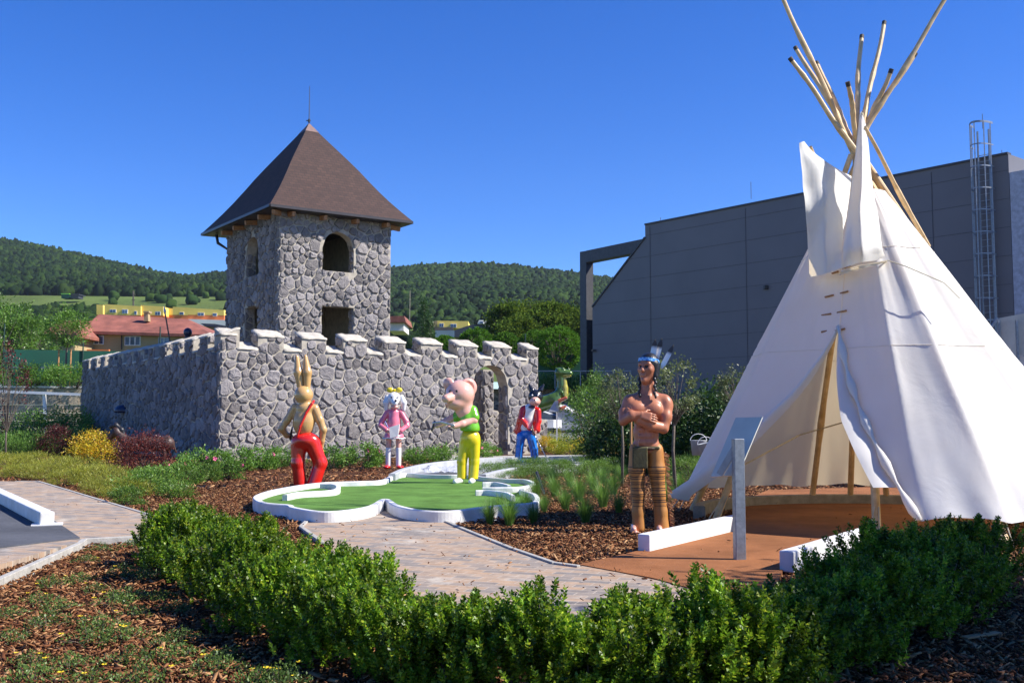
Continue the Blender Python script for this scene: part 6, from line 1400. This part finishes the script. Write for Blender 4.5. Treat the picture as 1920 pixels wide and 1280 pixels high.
# planting between
for i, (px, Y, h, w_, m_) in enumerate([(-10, 44, 1.2, 1.3, 'rosel'), (25, 43, .9, 1.2, 'rosel'), (60, 46, 1.5, 1.2, 'rosel'), (95, 45, 1.55, 1.3, 'rosel'), (125, 44, 1.6, 1.2, 'rosel'), (150, 47, 1.6, 1.2, 'rosel'), (10, 38, .7, 1.0, 'grassl'), (45, 38.5, .8, 1.1, 'grassl'), (85, 39, .85, 1.1, 'grassl'), (120, 39, .8, 1.1, 'grassl'), (145, 41, .9, 1.0, 'grassl')]):
    r_ = shrub('garden_shrub', 130 + i, h, w_, 2200, .11, .05 if m_ == 'rosel' else .02, m_, cl=36, up=.3 if m_ == 'rosel' else 1.2); r_.location = gp(px, Y, -.05); tag(r_, 'mid-green leafy shrub in the row before the block wall at the left' if m_ == 'rosel' else 'low grassy plant before the leafy shrub row at the left', 'shrub', 'shrubs before the block wall' if m_ == 'rosel' else 'grassy plants at the far left')
wb_ = MB(); 
for pa, pb in (((-30, 828), (16, 824)), ((135, 813), (170, 812))): a, b2 = G(*pa, .0), G(*pb, .0); wb_.bar((a.x, a.y, .12), (b2.x, b2.y, .12), .15, .24)
tag(wb_.build('lane_border', M['white']), 'short white lane edge far behind the golden shrub at the left', 'border beam')
UG = 'shrubs on the upper terrace behind the railings'
for i, px in enumerate([-5, 30, 62, 90, 118, 145]):
    r_ = shrub('terrace_shrub', 150 + i, 1.1, 1.0, 1500, .12, .05, 'rosel', cl=26, up=.6); q = P(px, 700, 55.5); r_.location = (q.x, q.y, ZU); tag(r_, 'leafy shrub behind the left railing on the terrace', 'shrub', UG)
for i, px in enumerate([1018, 1040, 1062, 1084, 1104]):
    r_ = shrub('terrace_shrub', 160 + i, .95, .9, 1500, .1, .05, 'greenl', cl=26, up=.3); q = P(px, 700, 63); r_.location = (q.x, q.y, ZU); tag(r_, 'clipped low shrub behind the right railing above the pebble wall', 'shrub', UG)
q = P(124, 690, 56); tree('staked_tree', 170, 2.35, 2.1, 1.0, 4200, .12, .055, 'treel', 'young round-crowned tree tied between two yellow stakes by the green fence', 'tree', (q.x, q.y, ZU - .1), tr=.06, stake=(-.4, .25), cl=60)
q = gp(12, 40); tree('young_tree', 171, .9, 3.2, .75, 900, .08, .045, 'redl', 'thin young dark-leaved tree with an orange stake at the left edge', 'tree', gp(14, 36), tr=.03, stake=(-.28,), cl=30, sparse=True)
# ball-crowned trees at the right of the castle
GB2 = 'round clipped trees behind the castle'
for i, (px, py, Y, w_) in enumerate([(893, 647, 74, 1.25), (948, 650, 76, 1.05), (1005, 653, 73, 1.3), (1047, 654, 70, 1.55), (834, 650, 78, .85)]):
    q = P(px, py, Y); zc = q.z; hh = w_ * 1.9; tree('clipped_tree', 180 + i, max(.6, zc - hh / 2 - ZU), hh, w_, 16000, .13, .055, 'willow', ['round clipped bright green tree left of the gate top', 'round clipped tree second from left above the castle wall', 'round clipped tree behind the last merlons', 'largest round clipped tree beside the dark post', 'small dark round tree behind the merlons'][i], 'tree', (q.x, q.y, ZU), GB2, cl=420, tr=.12, shape='clip')
GO = 'large dark trees behind the clipped ones'
for i, (px, py, Y, w_, m_) in enumerate([(957, 612, 105, 2.6, 'oakl'), (1000, 605, 108, 2.9, 'oakl'), (1046, 613, 104, 2.8, 'oakl'), (1085, 618, 103, 2.8, 'oakl'), (975, 632, 98, 2.3, 'oakl'), (1112, 636, 100, 3.0, 'oakl')]):
    q = P(px, py, Y); zc = q.z; hh = w_ * 1.6; tree('large_tree', 190 + i, max(1, zc - hh / 2 - 3.5), hh, w_, 12000, .24, .2, m_, ['large dark leafy tree right of the yellow house', 'tall dark leafy tree in the middle of the group', 'broad dark tree above the largest clipped tree', 'dark leafy tree next to the dark post', 'lower dark tree between house and clipped trees', 'dark tree mostly hidden behind the dark post'][i], 'tree', (q.x, q.y, 3.5), GO, cl=70, tr=.25)
for i, (px, py, Y, h, w_) in enumerate([(795, 612, 98, 6.2, 1.3), (803, 622, 96, 4.0, 1.2)]):
    q = P(px, py + 18, Y); tree('conifer', 200 + i, .3, h, w_, 4500, .22, .06, 'dkl', ['dark pointed conifer left of the yellow house', 'shorter dark conifer beside the pointed one'][i], 'tree', (q.x, q.y, q.z - h * .55), shape='cone', cl=90, tr=.12)
GL2 = 'loose trees at the left behind the court fence'
for i, (px, py, Y, w_) in enumerate([(-10, 640, 72, 2.6), (18, 632, 78, 2.6), (50, 645, 74, 2.0), (-30, 620, 80, 3.0), (62, 640, 90, 2.2)]):
    q = P(px, py, Y); hh = w_ * 2.0; tree('loose_tree', 210 + i, max(.5, q.z - hh / 2 - 3), hh, w_, 5000, .22, .08, 'treel', ['loose light green tree at the left edge above the railing', 'loose birch-like tree near the left edge', 'loose tree at the left end of the green fence', 'tall green tree cut by the left edge', 'small tree behind the left end of the fence'][i], 'tree', (q.x, q.y, 3), GL2, cl=60, tr=.09, sparse=True)
# ---------------------------------------------------------------- houses
def slabq(mb, pts, Y, th, mi=0):
    a = [P(x, y, Y) for x, y in pts]; n = len(a); mb.add([tuple(v) for v in a] + [(v.x, v.y + th, v.z) for v in a], [tuple(range(n)), tuple(range(n, 2 * n))[::-1]] + [(i, (i + 1) % n, n + (i + 1) % n, n + i) for i in range(n)], mi)
def window(root, x0, x1, y0, y1, Y, panes=2, fr='frame'):
    mb = MB(); a, b_ = P(x0, y1, Y), P(x1, y0, Y); mb.box(((a.x + b_.x) / 2, Y - .04, (a.z + b_.z) / 2), (b_.x - a.x, .12, b_.z - a.z)); w_ = mb.build('window', M[fr], root)
    g_ = MB(); n = panes; W_ = (b_.x - a.x); m_ = W_ * .06
    for k in range(n): g_.box((a.x + W_ * (k + .5) / n, Y - .115, (a.z + b_.z) / 2), (W_ / n - m_ * 1.6, .03, (b_.z - a.z) * .82))
    g_.build('pane', M['glass'], w_)
h1 = empty('tan_house', (0, 0, 0), 0, 'tan rendered house with a long red-brown hipped roof behind the castle side wall', 'house'); Y = 92
mb = MB(); slabq(mb, [(153, 622), (392, 628), (392, 690), (153, 690)], Y, 9); mb.build('wall', M['wallt'], h1)
def hip(name, el, er, rl, rr_, Y, dep, root, m_='rooft'):
    a, b_ = P(*el, Y - .6), P(*er, Y - .6); c, d = P(*rl, Y + dep / 2), P(*rr_, Y + dep / 2); a2, b2 = Vector((a.x, Y + dep + .6, a.z)), Vector((b_.x, Y + dep + .6, b_.z)); mb = MB()
    mb.add([a, b_, b2, a2, c, d, a - Vector((0, 0, .25)), b_ - Vector((0, 0, .25)), b2 - Vector((0, 0, .25)), a2 - Vector((0, 0, .25))], [(0, 1, 5, 4), (1, 2, 5), (2, 3, 4, 5), (3, 0, 4), (0, 6, 7, 1), (1, 7, 8, 2), (2, 8, 9, 3), (3, 9, 6, 0), (6, 9, 8, 7)]); return mb.build(name, M[m_], root)
rf = hip('roof', (149, 620), (398, 627), (186, 589), (352, 598), Y, 9, h1)
mb = MB(); slabq(mb, [(270, 585), (277, 585), (278, 602), (270, 602)], Y + 2.5, .6); slabq(mb, [(268.5, 583), (279, 583), (279, 586), (268.5, 586)], Y + 2.4, .8); mb.build('chimney', M['wallt'], rf)
for a in ((168, 195, 629, 646, 3), (234, 264, 630, 648, 3), (297, 319, 632, 648, 2)): window(h1, a[0], a[1], a[2], a[3], Y, a[4])
mb = MB(); slabq(mb, [(152, 655), (204, 655), (204, 664), (152, 664)], Y - 1.5, .3); mb.build('balcony', M['wallo'], h1)
mb = MB(); slabq(mb, [(152.5, 622), (155, 622), (155, 668), (152.5, 668)], Y - 1.4, .2); slabq(mb, [(226.8, 622), (228.4, 622), (228.4, 655), (226.8, 655)], Y - .1, .1); mb.build('downpipe', M['gutter'], h1)
h2 = empty('small_tan_house', (0, 0, 0), 0, 'smaller tan house wing with a low red roof left of the long tan house', 'house'); mb = MB(); slabq(mb, [(83, 627), (140, 627), (140, 680), (83, 680)], 88, 6); mb.build('wall', M['wallt'], h2); hip('roof', (78, 626), (150, 627), (112, 602), (150, 600), 88, 6, h2); mb = MB(); slabq(mb, [(91, 628), (95, 628), (95, 660), (91, 660)], 87.9, .1); mb.build('door', M['bark'], h2)
h3 = empty('red_roof_house', (0, 0, 0), 0, 'partly hidden red roof between the small tan house and the trees', 'house'); mb = MB(); slabq(mb, [(62, 640), (95, 640), (95, 680), (62, 680)], 99, 6); mb.build('wall', M['wallt'], h3); hip('roof', (60, 640), (100, 640), (66, 625), (95, 624), 99, 6, h3)
h3 = empty('red_roof_house', (0, 0, 0), 0, 'end of a red tiled roof directly left above the long tan roof', 'house'); mb = MB(); slabq(mb, [(140, 616), (180, 616), (180, 640), (140, 640)], 101, 6); mb.build('wall', M['wallt'], h3); hip('roof', (128, 618), (185, 618), (134, 601), (180, 602), 101, 6, h3)
yb = empty('yellow_apartments', (0, 0, 0), 0, 'long yellow flat-roofed apartment building with an orange base behind the tan house', 'building'); Y = 160
for k, (x0, x1, y0, yf) in enumerate([(181, 193, 571, 3), (196, 264, 570, 0), (264, 306, 572, 0.4), (306, 334, 577, 3), (324, 352, 575, 0), (352, 420, 577, 0.0)]):
    mb = MB(); slabq(mb, [(x0, y0), (x1, y0 + (x1 - x0) * .06), (x1, 591), (x0, 590)], Y + yf, 12 - yf); mb.build('upper_wall', M['wally'], yb); mb = MB(); slabq(mb, [(x0, 590), (x1, 591), (x1, 600), (x0, 598)], Y + yf + .02, 12 - yf); mb.build('lower_wall', M['wallo'], yb)
mb = MB(); slabq(mb, [(352, 598), (424, 600), (424, 612), (365, 610)], Y - .5, 12); mb.build('terrace_wall', M['wallw'], yb)
for x0, x1, y0, y1 in ((206, 218, 580, 586), (229, 240, 580, 588), (252, 257, 583, 590), (272, 280, 584, 590), (291, 301, 584, 591), (337, 345, 585, 590), (371, 383, 586, 592), (399, 407, 587, 593)): window(yb, x0, x1, y0, y1, Y, 1 if x1 - x0 < 9 else 2)
h4 = empty('dark_roof_house', (0, 0, 0), 0, 'low dark grey roof just left of the tower behind the wall', 'house'); mb = MB(); slabq(mb, [(375, 606), (402, 607), (430, 612), (430, 614), (385, 612)], 110, 6); mb.build('roof', M['dkroof'], h4); mb = MB(); slabq(mb, [(386, 613), (430, 615), (430, 640), (386, 640)], 110.5, 5); mb.build('wall', M['wallt'], h4)
h5 = empty('yellow_house', (0, 0, 0), 0, 'pale yellow flat-roofed house with a balcony above the castle merlons', 'house'); Y = 150
mb = MB(); slabq(mb, [(820, 601), (878, 602), (878, 616), (820, 614)], Y, 9); mb.build('wall', M['wally'], h5); mb = MB(); slabq(mb, [(806, 603), (820, 601), (820, 614), (806, 613)], Y + 3, 8); mb.build('side_wall', M['wallt'], h5); mb = MB(); slabq(mb, [(812, 613), (850, 613), (850, 619), (812, 619)], Y - 1.4, .2); mb.build('balcony', M['bark'], h5); mb = MB(); slabq(mb, [(816, 619), (852, 619), (852, 632), (816, 632)], Y + .2, 8); mb.build('base_wall', M['wallw'], h5)
for a in ((824, 832, 606, 613), (845, 856, 607, 614)): window(h5, *a, Y, 2)
h6 = empty('grey_roof_house', (0, 0, 0), 0, 'house with a grey roof and white dormer right of the pale yellow house', 'house'); mb = MB(); slabq(mb, [(852, 619), (885, 608), (926, 612), (930, 628), (852, 632)], 140, 8); mb.build('roof', M['dkroof'], h6); mb = MB(); slabq(mb, [(898, 600), (925, 601), (925, 608), (895, 607)], 139.8, 4); mb.build('dormer', M['wallw'], h6); mb = MB(); slabq(mb, [(909, 609), (927, 609), (927, 616), (911, 615)], 139, 2); mb.build('balcony', M['wallw'], h6)
window(h6, 900, 906, 602, 607, 139.8, 1); window(h6, 913, 919, 602, 607, 139.8, 1)
h7 = empty('red_roof_cottage', (0, 0, 0), 0, 'low cottage with a red roof right beside the tower', 'house'); mb = MB(); slabq(mb, [(728, 603), (757, 603), (757, 620), (728, 620)], 120, 6); mb.build('wall', M['wallw'], h7); mb = MB(); slabq(mb, [(724, 593), (758, 592), (761, 604), (724, 604)], 119, 8); mb.build('roof', M['rooft'], h7)
for i, (x0, x1, y0, y1, m_, lab) in enumerate([(115, 129, 550, 556, 'paint', 'small bright green shed in the meadow on the hillside'), (133, 147, 551, 556, 'dk', 'small dark shed beside the bright green shed on the hillside')]):
    s_ = empty('hill_shed', (0, 0, 0), 0, lab, 'shed'); mb = MB(); slabq(mb, [(x0, y0 + 1), (x1, y0 + 1), (x1, y1 + 3), (x0, y1 + 3)], 448, 5); mb.build('wall', M['fenceg'] if i == 0 else M['dkroof'], s_); mb = MB(); slabq(mb, [(x0 - 1, y0), (x1 + 1, y0), (x1 + 1, y0 + 1.6), (x0 - 1, y0 + 1.6)], 447, 7); mb.build('roof', M['green'] if i == 0 else M['dkroof'], s_)
mb = MB(); q = P(250, 583, 300); mb.bar(q, P(250, 545, 300), .35, .35); 
for yy in (552, 562): mb.bar(P(247, yy, 300), P(253.5, yy, 300), .2, .2)
tag(mb.build('power_pylon', M['bark']), 'thin power pole standing on the meadow above the apartments', 'pole')
mb = MB(); q = P(768, 600, 300); mb.bar(q, P(769, 545, 300), .2, .2); tag(mb.build('mast', M['block']), 'thin pale mast on the slope right of the tower', 'pole')
# ---------------------------------------------------------------- hills
sky_px = [(-500, 430), (-200, 432), (0, 447), (100, 465), (200, 488), (300, 511), (350, 518), (385, 514), (420, 510), (500, 505), (740, 503), (800, 497), (850, 495), (900, 494), (960, 498), (1000, 503), (1090, 514), (1150, 523), (1250, 545), (1400, 590), (1600, 640), (2400, 700)]
sx_, sy_ = zip(*sky_px)
def hz(px, Y):
    ys = float(np.interp(px, sx_, sy_)); near = [(60, 745), (128, 716), (200, 650), (300, 605), (420, 581), (470, 558), (900, ys + 13), (1100, ys + 40)]
    if px > 700: near = [(60, 745), (128, 716), (200, 655), (300, 628), (420, 600), (520, 570), (900, ys + 11), (1100, ys + 40)]
    elif px > 420: pass
    d, y = zip(*near); return float(np.interp(Y, d, y))
def hilz(px, Y): return P(px, hz(px, Y), Y).z
cols = np.arange(-560, 2500, 30); rows_ = [128, 150, 175, 200, 240, 280, 320, 370, 420, 445, 470, 520, 580, 640, 700, 760, 820, 870, 900, 960, 1100]
V = [];
for Y in rows_:
    for px in cols: q = P(px, hz(px, Y), Y); V.append((q.x, Y, q.z))
ii = np.arange(len(V)).reshape(len(rows_), len(cols)); Q = np.stack([ii[:-1, :-1], ii[:-1, 1:], ii[1:, 1:], ii[1:, :-1]], -1).reshape(-1, 4); tag(link('hills', fast('hills', V, Q, True), None, M['meadow']), kind='structure')
# forest crowns
r3 = np.random.default_rng(21); bmi = bmesh.new(); bmesh.ops.create_icosphere(bmi, subdivisions=2, radius=1); iv = np.array([v.co[:] for v in bmi.verts]); it = np.array([[v.index for v in f.verts] for f in bmi.faces]); bmi.free()
var = []
for k in range(8):
    nz_ = np.array([mn.noise(tuple(v * 1.9 + k * 7)) + .8 * mn.noise(tuple(v * 5.5 + k * 3)) for v in iv]); v = iv * (1 + .55 * nz_)[:, None]; 
    if k >= 6: v = iv * np.array([.72, .72, 1.25]) * (1 + .5 * nz_)[:, None]; v[:, :2] *= (1.15 - (v[:, 2:3] + 1.3) * .22)
    var.append(v)
def forest(name, n, px0, px1, y0, y1, rmin, rmax, ok, conif=.2):
    Vs, Qs = [], []; o = 0; c = 0
    while c < n:
        Y = math.sqrt(r3.uniform(y0 ** 2, y1 ** 2)); px = r3.uniform(px0, px1)
        if not ok(px, Y): continue
        q = P(px, hz(px, Y), Y); cf = r3.uniform() < conif; v = var[r3.integers(6, 8) if cf else r3.integers(0, 6)]; s = (rmin + (rmax - rmin) * r3.uniform() ** 1.6) * (.45 + .55 * min(1, Y / 800)) * (1.1 if cf else 1); a = r3.uniform(0, 6.28)
        x = v[:, 0] * math.cos(a) - v[:, 1] * math.sin(a); y = v[:, 0] * math.sin(a) + v[:, 1] * math.cos(a); Vs.append(np.stack([x * s + q.x, y * s + Y, v[:, 2] * s * 1.1 + q.z + s * .7], 1)); Qs.append(it + o); o += len(v); c += 1
    tag(link(name, fast(name, np.concatenate(Vs), np.concatenate(Qs), False), None, M['forest']), kind='stuff')
def patchy(px, Y, s=.02): return mn.noise((px * .012, Y * s, 3)) > -.05
forest('hillside_forest', 13000, -120, 440, 490, 915, 1.8, 4.2, lambda p_, y: True, .3)
forest('hillside_forest', 13000, 700, 1220, 440, 915, 1.8, 4.0, lambda p_, y: y > 560 or patchy(p_, y), .15)
forest('hillside_trees', 900, -120, 185, 200, 415, 2.4, 4.2, lambda p_, y: y < 330, .1)
forest('hillside_trees', 800, 715, 1110, 180, 440, 1.8, 3.6, lambda p_, y: patchy(p_ * 2, y), .1)
forest('hillside_trees', 12, 170, 430, 415, 470, 2.2, 3.6, lambda p_, y: True, .0)
forest('hillside_trees', 9, 215, 430, 240, 300, 2.6, 3.6, lambda p_, y: True, .0)
forest('hillside_trees', 160, 420, 735, 480, 900, 3.5, 5, lambda p_, y: True, .0)
tree('large_tree', 300, 3.1, 4.0, 2.4, 34000, .16, .09, 'oakl', 'unseen large leafy tree added beyond the right edge to shade the hedge', 'tree', (9.4, 5.5, -.1), None, cl=120, tr=.16)  # out-of-view tree, added only to cast shade on the right hedge
hb = MB(); hb.box((0, 560, 130), (1900, 1180, 268)); hz_ = hb.build('haze', [])
m, t, b, o = nodes('haze_air'); t.nodes.remove(b); v_ = t.nodes.new('ShaderNodeVolumePrincipled'); v_.inputs['Color'].default_value = (.72, .82, 1, 1); v_.inputs['Density'].default_value = .00008; v_.inputs['Anisotropy'].default_value = .2
t.links.new(v_.outputs[0], o.inputs['Volume']); hz_.data.materials.append(m); tag(hz_, kind='stuff')
number('shrubs on the upper terrace behind the railings', '{} leafy shrub from the left behind the left railing', 'left railing'); number('shrubs on the upper terrace behind the railings', '{} clipped low shrub from the left behind the right railing', 'right railing')
number('shrubs before the block wall', '{} leafy shrub from the left in the row before the block wall'); number('grassy plants at the far left', '{} low grassy plant from the left at the far left before the block wall shrubs')
